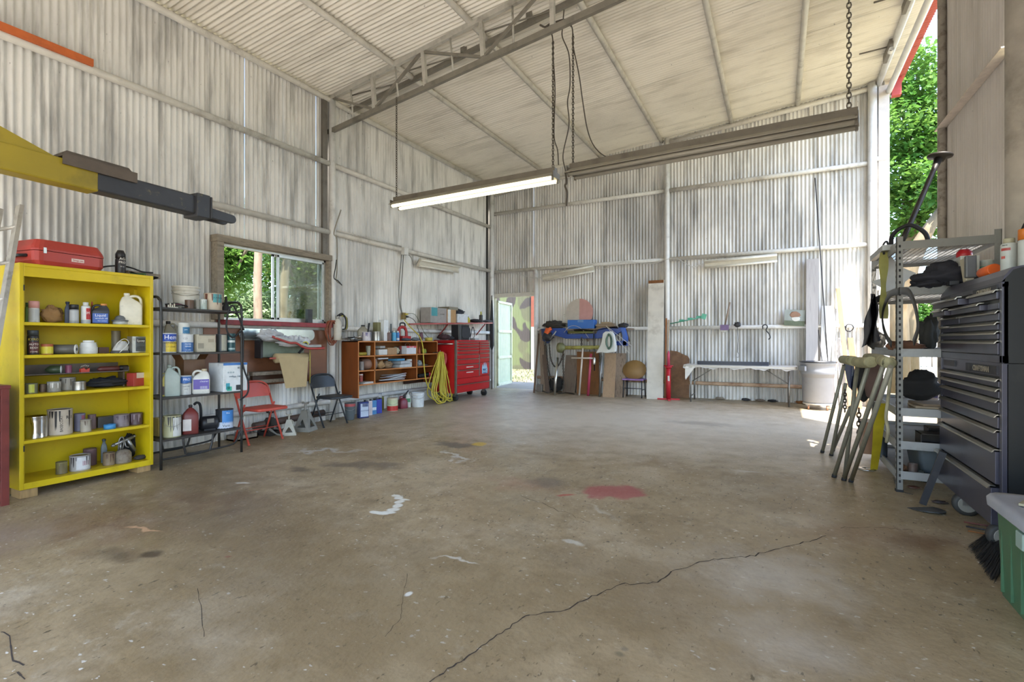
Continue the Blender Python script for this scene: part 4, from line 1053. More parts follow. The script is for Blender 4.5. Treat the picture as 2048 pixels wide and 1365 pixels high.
# --- bottom
X5 = FXY - 0.15
can('small paint-crusted can at the left of the bottom yellow shelf', 123, 24, 24, '#6d6242', X=X5 + .02, z=z5, drip='#8a8450')
can('white-labelled can with black drips on the bottom yellow shelf', 160, 43, 30, '#a7a29d', X=X5, z=z5, bands=[(.1, .9, '#c9c8c9', -20, 75), (.35, .65, '#8b4450', 15, 60)], drip='#3a3536')
can('brownish can behind the white-labelled can on the bottom yellow shelf', 180, 28, 33, '#6b5252', X=X5 - .14, z=z5)
jug('blue-grey plastic bottle at the back of the bottom yellow shelf', 208, 13, 47, '#596264', '#4b5254', X=X5 - .14, z=z5, style='plain', name='bottle', cat='bottle', neck=.5)
can('rust-streaked tan can beside the spray gun on the bottom yellow shelf', 218, 25, 25, '#7d6a50', X=X5 + .02, z=z5, drip='#4c2f22')
heap('rag', 'black rag bunched behind the spray gun on the bottom yellow shelf', 'rag', 262, 40, 44, '#1f1e20', X=X5 - .17, z=z5, d=.4, seed=9, amt=.7, fr=2.5)
# spray gun
p = spotX(246, X5 + .03, z5); m = mpp(p) * (0.5 + 0.5 * cosv(p))
sg = thing('spray_gun', 'steel paint spray gun with a crusted cup on the bottom yellow shelf', 'spray gun', p, R(90))
MB().lathe([(15 * m, 0), (16 * m, 2 * m), (15.5 * m, 20 * m), (12 * m, 26 * m), (6 * m, 29 * m), (0, 29 * m)], 18, (0, 0, 0)).build('cup', mk('crusted_cup', '#8b7f6f', .7, .2, var=.3, dirt='#5a4a3c', da=.5, ds=20), sg)
MB().tube([(-22 * m, 0, 40 * m), (-17 * m, 0, 42 * m)], [2.2 * m, 4.5 * m], 12).tube([(-17 * m, 0, 42 * m), (20 * m, 0, 54 * m)], 3.6 * m, 12).tube([(20 * m, 0, 54 * m), (25 * m, 0, 56 * m)], 2.4 * m, 10).build('barrel', M_STEEL, sg)
MB().tube([(9 * m, 0, 50 * m), (16 * m, 0, 36 * m), (24 * m, 0, 22 * m)], [3.8 * m, 3.6 * m, 3.2 * m], 10).build('grip', M_STEEL, sg)
MB().tube(smooth_path([(4 * m, 0, 47 * m), (4 * m, -3 * m, 36 * m), (10 * m, -3 * m, 32 * m)], 4), 1.2 * m, 6).build('trigger', M_STEEL, sg)
MB().tube([(-5 * m, 0, 44 * m), (-5 * m, 0, 27 * m)], 2.4 * m, 10).tube(smooth_path([(-9 * m, 0, 28 * m), (-9 * m, -3 * m, 50 * m), (-4 * m, -4 * m, 58 * m), (1 * m, -3 * m, 48 * m), (-1 * m, 0, 29 * m)], 4), 1.3 * m, 6).build('yoke', M_STEEL, sg)
heap('hose_fitting', 'bent dark hose end lying beside the spray gun on the bottom yellow shelf', 'fitting', 281, 26, 9, '#3a342f', X=X5 + .05, z=z5, d=.5, seed=3)
# --- on top of the cabinet
zt = CZT
case = thing('tool_case', 'large red plastic tool case lying on top of the yellow cabinet', 'tool case', (0, 0, 0), R(90 + 8))
c = onX(122, 545, FXY - 0.16); case.location = (FXY - 0.20, c.y, zt)
Wc, Dc, Hc = 0.56, 0.40, 0.225
M_CASE = mk('red_case', '#a8392f', .42, var=.08, dirt='#5d2a24', da=.15, ds=5)
MB().loft([rrect(Wc * .92, Dc * .90, .05, 0), rrect(Wc, Dc, .06, .035), rrect(Wc, Dc, .06, .12)], False).build('lower_shell', M_CASE, case)
MB().loft([rrect(Wc * 1.01, Dc * 1.02, .06, .125), rrect(Wc * 1.01, Dc * 1.02, .06, .14), rrect(Wc * .99, Dc * .98, .06, .165), rrect(Wc * .88, Dc * .84, .05, Hc)], False).build('upper_shell', M_CASE, case)
MB().b2((-.40 * Wc, -Dc / 2 - .008, .10), (-.40 * Wc + .022, -Dc / 2 + .01, .15)).build('latch', M_CHROME, case)
MB().b2((-.01, -Dc / 2 - .004, .055), (.09, -Dc / 2 + .01, .085)).build('badge', pl('#d9c9c1', .4), case)
text('Snap-on', .026, Matrix.Translation((.04, -Dc / 2 - .006, .07)) @ FACE, pl('#a8392f', .4), case, name='badge_lettering')
MB().tube(smooth_path([(-Wc / 2, -.08, .08), (-Wc / 2 - .06, -.06, .07), (-Wc / 2 - .06, .06, .07), (-Wc / 2, .08, .08)], 5), .014, 8).build('carry_handle', M_BLK, case)
spray('black spray bottle with rounded cap and white lettering on top of the yellow cabinet', 241, 22, 48, '#231f1f', '#1b1919', X=FXY - .12, z=zt, dome=True, capf=.35, txt=[('AG', 9, .62, '#e2ddd6', .35), ('PRO', 8, .47, '#e2ddd6', .35), ('20 oz', 4, .30, '#cfc9c2', .35)], bands=())
tag(MB().b2((-.17, -.05, 0), (.17, .05, .05)).build('wood_offcut', M_OLDWOOD, loc=spotX(283, FXY - .22, zt) , bevel=.003), 'weathered wood offcut on top of the yellow cabinet', 'wood')
bpy.data.objects['wood_offcut'].rotation_euler[2] = R(100)
wire('cable', 'black cable looped on top of the yellow cabinet behind the spray bottle', 'cable', [onX(195, 537, FXY - .3), onX(215, 533, FXY - .3), onX(240, 532, FXY - .3), onX(262, 536, FXY - .2), onX(285, 544, FXY - .12), onX(306, 546, FXY - .1)], .009, M_RUB)
wire('garden_hose', 'short green hose end lying on the front edge of the yellow cabinet top', 'hose', [(FXY - .16, onX(265, 545, FXY - .1).y, zt + .02), (FXY - .1, onX(280, 545, FXY - .1).y, zt + .016), (FXY - .05, onX(290, 545, FXY - .05).y, zt + .016)], .014, pl('#3b5a33', .5))
p = spotX(322, FXY - .18, zt)
o = MB().sheet(lambda u, v: ((v - .5) * .22, (u - .5) * .26, .022 + .016 * math.sin(5 * u + 2 * v) - max(0, u - .62) ** 1.5 * .12), 12, 8, .006).build('black_cloth', M_RUB, loc=(FXY - .2, CY1 - .03, zt))
tag(o, 'black cloth flopped over the right end of the yellow cabinet top', 'cloth')
wire('cable', 'black cord loop hanging down the right side of the yellow cabinet', 'cable', [(FXY - .14, CY1 + .02, zt + .01), (FXY - .13, CY1 + .05, zt - .06), (FXY - .13, CY1 + .055, zt - .2), (FXY - .13, CY1 + .035, zt - .29), (FXY - .13, CY1 + .02, zt - .2), (FXY - .13, CY1 + .025, zt - .08)], .008, M_RUB)
# --- dark red chest at the frame's edge and the ladder
M_MAROON = mk('maroon_wood', '#6f2f28', .5, var=.2, vs=5, dirt='#3c1b17', da=.25, ds=6)
p = onX(19, 771, -5.66); cz = p.z
ch = thing('wooden_chest', 'dark red wooden cabinet at the left edge beside the yellow cabinet', 'cabinet', (-5.66, p.y - .45, zf(1.3)), R(90))
hh = cz - zf(1.3)
MB().b2((-.45, 0, hh - .03), (.46, .4, hh)).build('top', M_MAROON, ch, bevel=.004)
for x in (-.45, .40): MB().b2((x, 0, 0), (x + .05, .05, hh - .03)).build('leg', M_MAROON, ch, bevel=.003)
for x in (-.45, .40): MB().b2((x, .35, 0), (x + .05, .40, hh - .03)).build('leg', M_MAROON, ch, bevel=.003)
for z0, z1_ in ((.22, .32), (.62, .70), (hh - .09, hh - .03)): MB().b2((-.40, .005, z0), (.40, .04, z1_)).build('rail', M_MAROON, ch, bevel=.002)
MB().b2((-.41, .02, .25), (.41, .03, hh - .05)).build('front_panel', mk('maroon_panel', '#4a1f22', .5, var=.15), ch)
for x in (-.435, .42): MB().b2((x, .04, .25), (x + .012, .36, hh - .04)).build('side_panel', mk('maroon_panel', '#4a1f22'), ch)
M_LAD = mk('ladder_aluminium', '#a39d93', .5, .35, var=.15, dirt='#6e665b', da=.35, ds=12)
ta, tb = onX(40, 412, -5.62), onX(-8, 690, -5.50)
dv = (tb - ta).normalized(); foot = ta + dv * ((zf(1.4) - ta.z) / dv.z)
la = thing('ladder', 'aluminium ladder leaning against the wall at the left edge', 'ladder', foot)
off = Vector((-.32, -.03, 0))
a_, b_ = ta - foot, Vector((0, 0, 0))
for o_ in (Vector((0, 0, 0)), off):
    r_ = MB().bar(b_ + o_, a_ + o_, .028, .085, (1, 0, 0)).build('rail', M_LAD, la)
for k in range(8):
    q = b_ + (a_ - b_) * ((k + .6) / 8.2); MB().tube([q + Vector((.02, 0, 0)), q + off], .016, 8).build('rung', M_LAD, la)
# ================================================================== black tube shelf and its contents
BX0, BX1 = -5.68, -6.12                       # front and back uprights
by0 = onX(322, 930, BX0).y; by1 = onX(483, 896, BX0).y
M_TUBE = mk('black_tube', '#2a2826', .4, .2, var=.2, dirt='#4d3a2c', da=.2, ds=12)
bs = thing('tube_shelf', 'black tubular steel shelf unit with four shelves beside the yellow cabinet', 'shelf', ((BX0 + BX1) / 2, (by0 + by1) / 2, zf(3.3)), 0)
bo = Vector(bs.location); rel = lambda x, y, z: Vector((x, y, z)) - bo
SZ = [1.605, 1.125, .655, .215]
for yy in (by0, by1):
    MB().tube(smooth_path([rel(BX0, yy, zf(yy)), rel(BX0, yy, 1.0), rel(BX0, yy, 1.60), rel(BX0 - .04, yy, 1.69), rel(BX0 - .10, yy, 1.715), rel(BX1 + .10, yy, 1.715), rel(BX1 + .04, yy, 1.69), rel(BX1, yy, 1.60), rel(BX1, yy, 1.0), rel(BX1, yy, zf(yy))], 5), .014, 8).build('side_frame', M_TUBE, bs)
for z in SZ:
    MB().b2(rel(BX0 + .005, by0, z - .022), rel(BX1 - .005, by1, z)).build('shelf', mk('black_shelf', '#35312d', .5, var=.25, dirt='#5a4a3c', da=.25, ds=6), bs, bevel=.002)
for x in (BX0, BX1):
    MB().tube(smooth_path([rel(x, by0, .02), rel(x, by0 + .06, .01), rel(x, by0 + .45, .01), rel(x, by0 + .52, .05), rel(x, by0 + .55, .2)], 4), .011, 6).build('lower_brace', M_TUBE, bs)
    MB().tube(smooth_path([rel(x, by0 + .22, .2), rel(x, by0 + .24, .06), rel(x, by0 + .3, .02), rel(x, by1 - .15, .03), rel(x, by1 - .06, .08), rel(x, by1, .19)], 4), .011, 6).build('lower_brace', M_TUBE, bs)
def bucket(label, x, w, h, col, X=None, Y=None, z=0.0, loc=None, bands=(), txt=(), ribs=True, lid=None, name='bucket', cat='bucket', taper=.86):
    p = Vector(loc) if loc is not None else spot(x, X, Y, z); m = mpp(p); r = w / 2 * m * cosv(p); H = h * m
    t = thing(name, label, cat, p, tocam(p))
    prof = [(r * taper, 0), (r * (taper + .02), .006), (r * .96, H * .62)]
    if ribs: prof += [(r * .96, H * .66), (r * 1.02, H * .67), (r * 1.02, H * .70), (r * .965, H * .71), (r * .97, H * .80), (r * 1.03, H * .81), (r * 1.03, H * .84), (r * .975, H * .85)]
    prof += [(r * .98, H * .95), (r * 1.03, H * .96), (r * 1.03, H), (r * .95, H), (r * .92, H * .5), (0, H * .5)]
    MB().lathe(prof, 22).build('body', mtl(col), t)
    if lid: MB().lathe([(r * 1.04, H * .93), (r * 1.05, H), (r * .9, H * 1.01), (0, H * 1.01)], 22).build('lid', mtl(lid), t)
    for b in bands: arcband(r * (.965 if b[1] < .66 else 1.0), H * b[0], H * b[1], b[3] if len(b) > 3 else -80, b[4] if len(b) > 3 else 80).build('label', mtl(b[2]), t)
    MB().tube(smooth_path([(-r * 1.03, 0, H * .82), (-r * .8, -r * .75, H * .66), (0, -r * 1.1, H * .58), (r * .8, -r * .75, H * .66), (r * 1.03, 0, H * .82)], 4), .003, 5).build('bail_handle', mtl('tin'), t)
    for body, size, fz, c, fx in txt:
        text(body, size * m * cosv(p), Matrix.Translation((0, 0, H * fz)) @ Rz(fx) @ Matrix.Translation((0, -r * 1.0, 0)) @ FACE, pl(c, .5), t, wrap=r)
    return t
Bm = (BX0 + BX1) / 2; z1, z2, z3, z4 = SZ
bucket('grimy white plastic bucket on the top of the black tube shelf', 372, 56, 46, '#c4bfb2', X=Bm - .06, z=z1, lid='#cac5b8')
can('small rusty brown can on top of the black tube shelf', 379, 19, 18, '#5d4636', X=Bm + .12, z=z1)
can('small grey-labelled can beside the brown can on top of the black tube shelf', 394.5, 11, 20, '#8f8c82', X=Bm + .10, z=z1, lid='#76736a')
can('small pale mint can with white drips on top of the black tube shelf', 407, 14, 21, '#a8b3aa', X=Bm + .12, z=z1, drip='#d9dbd5')
can('big stained can with a teal label on top of the black tube shelf', 426, 37, 34, '#b4a48f', X=Bm + .08, z=z1, lid='#5a3d33', bands=[(.45, .96, '#4f9093', 0, 70)], txt=[('DURALUX', 5.5, .72, '#1c4a50', .62)], drip='#6b4030')
p = spotX(452, Bm + .05, z1); m = mpp(p)
fu = thing('funnel', 'black funnel standing upside down at the right of the top black shelf', 'funnel', p)
MB().lathe([(9 * m, 0), (9 * m, 2 * m), (3 * m, 17 * m), (2 * m, 30 * m)], 16).build('cone', M_RUB, fu)
for k in range(3):
    y0_ = onX(330, 610, Bm).y; y1_ = onX(366, 610, Bm).y
    wire('cable', ('black cable coiled flat at the left of the top black shelf', 'maroon cable lying over the black one on the top black shelf', 'thin black cable running to the bucket on the top black shelf')[k], 'cable',
         [(BX0 - .1 - .06 * k, y0_, z1 + .02 + .012 * k), (BX0 - .04 - .06 * k, (y0_ + y1_) / 2, z1 + .035 + .012 * k), (BX0 - .12 - .05 * k, y1_, z1 + .012 + .01 * k), (BX0 - .24 - .03 * k, (y0_ + y1_) / 2 + .05, z1 + .02 + .012 * k), (BX0 - .26, y0_ + .03, z1 + .012 + .012 * k)], .007, (M_RUB, pl('#5a2f3a', .5), M_BLK)[k])
p = spotX(344, BX0 - .06, z1); m = mpp(p)
ca = thing('cable_clamp', 'white slotted plastic clamp at the front of the top black shelf', 'clamp', p, R(95))
MB().b2((-8 * m, -.008, 0), (12 * m, .008, 2 * m)).build('bar', mtl('#d5cfbd'), ca)
for k in range(4): MB().b2((-8 * m + 4 * k * m, -.006, 2 * m), (-6.6 * m + 4 * k * m, .006, (6 + 3 * (k % 2)) * m)).build('tooth', mtl('#d5cfbd'), ca)
# second shelf
can('blue and yellow can lettered Hem on the second black shelf', 337, 32, 39, '#c9c9c6', X=BX0 - .12, z=z2, bands=[(.58, .98, '#2848a0', -100, 100), (.04, .56, '#d2b52f', -20, 95), (.05, .55, '#77787a', -100, -20)], txt=[('Hem', 15, .78, '#eef0f2', .35), ('WET PATCH', 5.6, .49, '#3b3420', .35), ('roof cement', 4.5, .3, '#5b4c1e', .3)], bail=True)
jug('tan metal funnel can with a black handle behind the blue and yellow can', 341, 26, 62, '#8b8069', '#2a2826', X=BX1 + .1, z=z2, style='handle', neck=.3, name='oil_can', cat='oil can')
can('white and blue can lettered 123 on the second black shelf', 371, 32, 36, '#d2d3d2', X=BX0 - .13, z=z2, bands=[(.03, .55, '#2f62a0', -30, 90)], txt=[('123', 6.5, .76, '#5a6068', -.05), ('PRIMER', 4.2, .45, '#dfe6ee', .35), ('SEALER', 4.2, .33, '#dfe6ee', .35), ('one gallon', 3, .14, '#dfe6ee', .35)])
can('small white and teal can stacked on the 123 can', 367.5, 24, 23, '#cfcfc8', X=BX0 - .15, z=z2 + 36 * mpp(spotX(371, BX0 - .13, z2)), bands=[(.04, .62, '#2f6f96', -10, 90)], txt=[('paint', 3.6, .4, '#dfe6ee', .4)])
carton('old printed cream box with drips on the second black shelf', 405.5, 37, 35, '#b7ad97', X=BX0 - .14, z=z2, d=.7, patches=[(.05, .35, .2, .5, '#8f8877'), (.6, .9, .55, .75, '#a39781'), (.1, .95, .94, .995, '#6a6458')], name='tin_box')
jug('small cream bottle on the second black shelf beside the old printed box', 428, 8, 26, '#bcae7c', '#d5cda8', X=BX0 - .14, z=z2, style='plain', name='bottle', cat='bottle', neck=.5)
can('dark can with a grey label at the right of the second black shelf', 443, 22, 35, '#32373a', X=BX0 - .13, z=z2, bands=[(.05, .95, '#a19d8d', 0, 75)])
can('dark teal can with white print at the right end of the second black shelf', 462.5, 17, 36, '#2d5257', X=BX0 - .12, z=z2, lid='#c7c9c6', bands=[(.5, .62, '#cfd5d2', -60, 60), (.1, .2, '#9fb3b2', -40, 60)], txt=[('TEAK', 4, .74, '#dfe8e6', .2)])
# third shelf
jug('yellow and black oil jug half hidden behind the left post of the black shelf', 329, 12, 50, '#b3a13a', '#2b2b2b', X=BX0 - .16, z=z3, d=.8, side=-1, label_box=(.1, .9, .06, .4), lc='#3a2320')
jug('tall silver-grey oil jug on the third black shelf', 345, 32, 62, '#9da79e', '#8f988f', X=BX0 - .13, z=z3, d=.55, side=1)
bucket('small white bucket with a blue band lettered PRO on the third black shelf', 369.5, 28, 38, '#cbcbc6', X=BX0 - .15, z=z3, ribs=False, taper=.94, bands=[(.60, .98, '#3a68ad', -100, 100)], txt=[('PRO', 8, .80, '#eef1f5', .3), ('ready mix', 4, .45, '#6b6f74', .2), ('joint', 4, .30, '#6b6f74', .2)])
jug('white jug with a purple label on the third black shelf', 402, 36, 49, '#d3d0c6', '#b9a98c', X=BX0 - .12, z=z3, d=.6, side=-1, label_box=(.08, .95, .18, .58), lc='#5a4a9b', txt=[('cleaner', 5, .5, '#d9d6ea', .18), ('||||||||', 6, .26, '#e8e6ee', .15)])
carton('open brown cardboard box behind the jugs on the third black shelf', 381, 48, 66, '#6e4c31', X=BX1 + .13, z=z3, d=.5, open_=True, rz=.15)
bw = carton('white and blue baby wipes carton standing upside down on the third black shelf', 456, 46, 56, '#d5d8d8', X=BX0 - .16, z=z3, d=1.1, rz=-.05, patches=[(0.0, 1.0, .92, 1.0, '#3f73b5'), (.10, .26, .08, .30, '#3f9fb0'), (.14, .34, .03, .18, '#3fae92'), (.52, .78, .04, .22, '#2b2e30')])
Wb = span(456, 46, BX0 - .16); mbw = mpp(bw.location)
text('Baby Wipes', 5.4 * mbw, Matrix.Translation((0, -Wb * .55 - .004, 29 * mbw)) @ FACE @ Rz(PI), pl('#6f8796', .5), bw)
text('o o o', 6 * mbw, Matrix.Translation((-.2 * Wb, -Wb * .55 - .004, 38 * mbw)) @ FACE, pl('#4f7f88', .5), bw)
text('0123', 6 * mbw, Matrix.Translation((.2 * Wb, -Wb * .55 - .004, 46 * mbw)) @ FACE, pl('#555a60', .5), bw)
# fourth shelf
can('big dripped tin with olive and white sides on the bottom black shelf', 344.5, 36, 43, '#a9a57f', X=BX0 - .12, z=z4, lid='#8f8867', bands=[(.05, .9, '#c9c8c2', 5, 95)], drip='#3c3a34', bail=True)
carton('yellowed translucent plastic tub behind the dripped tin on the bottom black shelf', 328, 34, 36, '#c7b06a', X=BX1 + .14, z=z4, d=.7, name='plastic_tub', cat='tub', patches=[(0, 1, .9, 1, '#d6cba2')])
jug('dark red chemical jug with white labels on the bottom black shelf', 381, 33, 57, '#6f2b26', '#2a2322', X=BX0 - .14, z=z4, d=.8, style='plain', label_box=(.04, .55, .12, .52), lc='#cfc6c0', neck=.2)
wire('hose', 'short black rubber hose arched behind the dark red jug', 'hose', [spotX(388, BX0 - .2, z4 + .31), spotX(394, BX0 - .2, z4 + .33), spotX(400, BX0 - .2, z4 + .30), spotX(402, BX0 - .2, z4 + .18), spotX(400, BX0 - .2, z4 + .015)], .014, M_RUB)
p = spotX(418, BX0 - .18, z4); m = mpp(p)
mo = thing('motor', 'black electric motor lying on the bottom black shelf', 'motor', p, R(90 - 20))
MB(Matrix.Translation((0, 0, 14 * m)) @ Ry(R(90))).lathe([(6 * m, -17 * m), (13 * m, -15 * m), (14 * m, -10 * m), (14 * m, 10 * m), (12 * m, 15 * m), (3 * m, 16 * m), (3 * m, 19 * m)], 18).build('housing', M_BLK, mo)
MB().b2((-10 * m, -9 * m, 0), (10 * m, 9 * m, 3 * m)).build('foot', M_BLK, mo)
MB().b2((-6 * m, -15 * m, 16 * m), (6 * m, -9 * m, 24 * m)).build('junction_box', M_STEEL, mo)
can('blue and black can with white brushed lettering at the right of the bottom black shelf', 449, 36, 38, '#24262b', X=BX0 - .14, z=z4, lid='#7c7a74', bands=[(.3, .96, '#3f7fc0', -15, 95), (.02, .36, '#b9c3d3', -80, 95)], txt=[('Pro', 5, .82, '#e8eef4', .4), ('Varn', 8, .17, '#1e222a', .2)])
carton('dark wooden box at the back of the bottom black shelf', 372, 44, 32, '#3a2f28', X=BX1 + .05, z=z4, d=.3, name='wooden_box')
# cord with a plug hanging from the right front post
wire('extension_lead', 'black power cord with a plug hanging on the right post of the black shelf', 'cord', [(BX0 + .03, by1 + .01, 1.38), (BX0 + .04, by1 - .10, 1.62), (BX0 + .05, by1 - .16, 1.66), (BX0 + .06, by1 - .21, 1.55), (BX0 + .06, by1 - .22, 1.38), (BX0 + .05, by1 - .14, 1.29), (BX0 + .03, by1 - .01, 1.36), (BX0 + .03, by1 + .0, 1.1), (BX0 + .03, by1 + .0, .95), (BX0 + .04, by1 + .06, .75), (BX0 + .05, by1 + .04, .62), (BX0 + .05, by1 - .05, .55)], .010, M_RUB)
# ================================================================== under the window
M_PLY = mk('brown_ply', '#7d5138', .5, var=.25, vs=2.5, dirt='#3d2318', da=.3, ds=2.2, stretch=(1, .5, 1.5))
MB().b2((XL + .02, 3.85, .62), (XL + .035, 5.84, 1.42)).build('backboard', M_PLY, wall_left)
def lw(x, y, X): return onX(x, y, X)
o = MB().prism([(math.cos(a) * .08 + (.55 if math.cos(a) > 0 else -.55), math.sin(a) * .085) for a in [R(-90 + 15 * k) for k in range(13)] + [R(90 + 15 * k) for k in range(13)]], .006).build('steel_plate', mk('galvanised_plate', '#aeb6b4', .25, .9, var=.2, vs=4), loc=((XL + .07, (lw(490, 668, XL + .07).y + lw(620, 668, XL + .07).y) / 2, 1.345)))
o.rotation_euler = (0, 0, R(90)); tag(o, 'long galvanised plate with rounded ends on the wall under the window', 'metal plate')
p = lw(562, 696, XL + .12)
eb = thing('panel_box', 'grey-green steel panel box fixed under the window', 'panel box', (XL + .04, p.y, 1.02), R(90))
hw = (lw(605, 696, XL + .12).y - lw(519, 696, XL + .12).y) / 2
MB().b2((-hw, -.13, 0), (hw, 0, .25)).build('case', mk('grey_green', '#7d8a7c', .45, var=.15, dirt='#434a42', da=.2), eb, bevel=.004)
MB().b2((-hw - .004, -.135, -.01), (-hw + .03, 0, .26)).build('end_cover', M_BLK, eb)
# folding tray with red rim, rags on it
tx0, tx1 = XL + .06, XL + .50
ya, yb_ = lw(522, 690, tx0 + .2).y, lw(636, 690, tx0 + .3).y; zt = 1.17
wt = thing('hanging_tray', 'grey metal tray with a red tube rim fixed below the window', 'tray', (tx0, (ya + yb_) / 2, zt)); wo = Vector(wt.location)
rim = [(tx1 - .03, ya + .02, zt + .14), (tx1, ya + .25, zt + .06), (tx1, ya + .38, zt + .05), (tx1, ya + .48, zt), (tx1, ya + .6, zt - .03), (tx1, yb_ - .06, zt - .03), (tx1 - .03, yb_, zt - .02), (tx0 + .12, yb_ - .01, zt + .02), (tx0 + .02, yb_ - .04, zt + .02)]
MB().tube(smooth_path([Vector(q) - wo for q in rim], 5), .016, 8).build('rim', pl('#a33f38', .4), wt)
mb = MB(); ys = [ya + .05, ya + .40, ya + .6, yb_ - .05]; zs = [zt + .12, zt + .045, zt - .01, zt - .01]
vs = []
for y_, z_ in zip(ys, zs): vs += [Vector((tx0 + .02, y_, z_)) - wo, Vector((tx1 - .01, y_, z_)) - wo, Vector((tx1 - .01, y_, z_ + .035)) - wo, Vector((tx0 + .02, y_, z_ + .035)) - wo]
mb.add(vs, [[4 * i, 4 * i + 4, 4 * i + 5, 4 * i + 1] for i in range(3)] + [[4 * i + 1, 4 * i + 5, 4 * i + 6, 4 * i + 2] for i in range(3)] + [[12, 13, 14, 15]])
mb.build('pan', mk('grey_pan', '#8e8f8d', .4, .5, var=.15), wt)
MB().bar(Vector((tx0, yb_ - .35, zt - .35)) - wo, Vector((tx1 - .1, yb_ - .3, zt - .02)) - wo, .02, .03).build('strut', M_BLK, wt)
for k, (x, w_, h_, sd, lab) in enumerate(((541, 44, 24, 2, 'grey crumpled rag at the left on the red-rimmed tray'), (578, 40, 22, 5, 'folded grey rag in the middle of the red-rimmed tray'), (606, 24, 20, 8, 'silver foil scrap at the right on the red-rimmed tray'))):
    heap('rag' if k < 2 else 'foil', lab, 'rag' if k < 2 else 'foil', x, w_, h_, ('#b9babd', '#c3c3c6', '#d0d1d2')[k], X=tx0 + .26, z=(zt + .07, zt - .008, zt - .008)[k], d=.6, seed=sd, amt=.9, fr=3.2)
p = spotX(611, tx1 - .06, zt - .008)
tp = thing('tape_roll', 'small black and yellow tape roll at the right on the red-rimmed tray', 'tape roll', p + Vector((0, 0, .042)), R(60))
MB(Rx(R(90))).lathe([(.042, -.012), (.042, .012), (.02, .012), (.02, -.012), (.042, -.012)], 16).build('roll', pl('#c3b83a', .4), tp)
MB(Rx(R(90))).lathe([(.026, -.014), (.026, .014)], 14).build('core', M_BLK, tp)
# paper roll on a red rod
rx = XL + .30; y0_, y1_ = lw(551, 716, rx).y, lw(615, 716, rx).y; rz_ = lw(580, 716, rx).z; rr = .068
pr = thing('paper_roll', 'roll of tan masking paper hanging on a red rod under the window', 'paper roll', (rx, (y0_ + y1_) / 2, rz_), 0)
hl = (y1_ - y0_) / 2
M_TAN = mk('tan_paper', '#b9a47c', .8, var=.06)
MB(Rx(R(90))).lathe([(rr * .45, -hl), (rr, -hl), (rr, hl), (rr * .45, hl)], 22).build('roll', M_TAN, pr)
MB().tube([(0, -hl - .09, 0), (0, hl + .04, 0)], .013, 8).build('rod', pl('#b4584c', .4), pr)
for s in (-1, 1): MB().tube([(0, s * (hl + .03), 0), (-.28, s * (hl + .03), .02)], .008, 6).build('bracket', M_BLK, pr)
zb = lw(585, 776, rx + .06).z - rz_
ls = lambda v: -hl + .02 + v * .16 * hl * 2 * .45
MB().sheet(lambda u, v: (rr * math.cos(min(1, v * 8) * 0) + .02 * math.sin(3 * u) * v - v * .02, (-hl + v * .13) * (1 - u) + (hl - .04 - v * .02) * u, zb * v), 10, 10).build('hanging_sheet', M_TAN, pr)
MB().tube([(rr + .01, hl - .02, .12), (rr + .012, hl - .02, -.2), (rr + .012, hl - .025, zb * .9)], .006, 5).build('cutter_cord', pl('#b5a648', .5), pr)
# old timber vise block on the wall
p = lw(532, 758, XL + .12)
vb = thing('timber_vise', 'old timber bench vise block fixed to the wall behind the red chair', 'vise', (XL + .04, p.y, .66), R(90))
MB().b2((-.26, -.16, .0), (.30, 0, .05)).build('lower_jaw', M_OLDWOOD, vb, bevel=.004); MB().b2((-.26, -.16, .11), (.30, 0, .16)).build('upper_jaw', M_OLDWOOD, vb, bevel=.004)
MB().b2((-.22, -.10, .05), (.28, 0, .11)).build('screw_box', mk('dark_wood', '#4a2f20', .6), vb)
MB().tube([(-.28, -.10, .02), (-.28, -.10, .16)], .018, 8).build('screw', M_STEEL, vb)
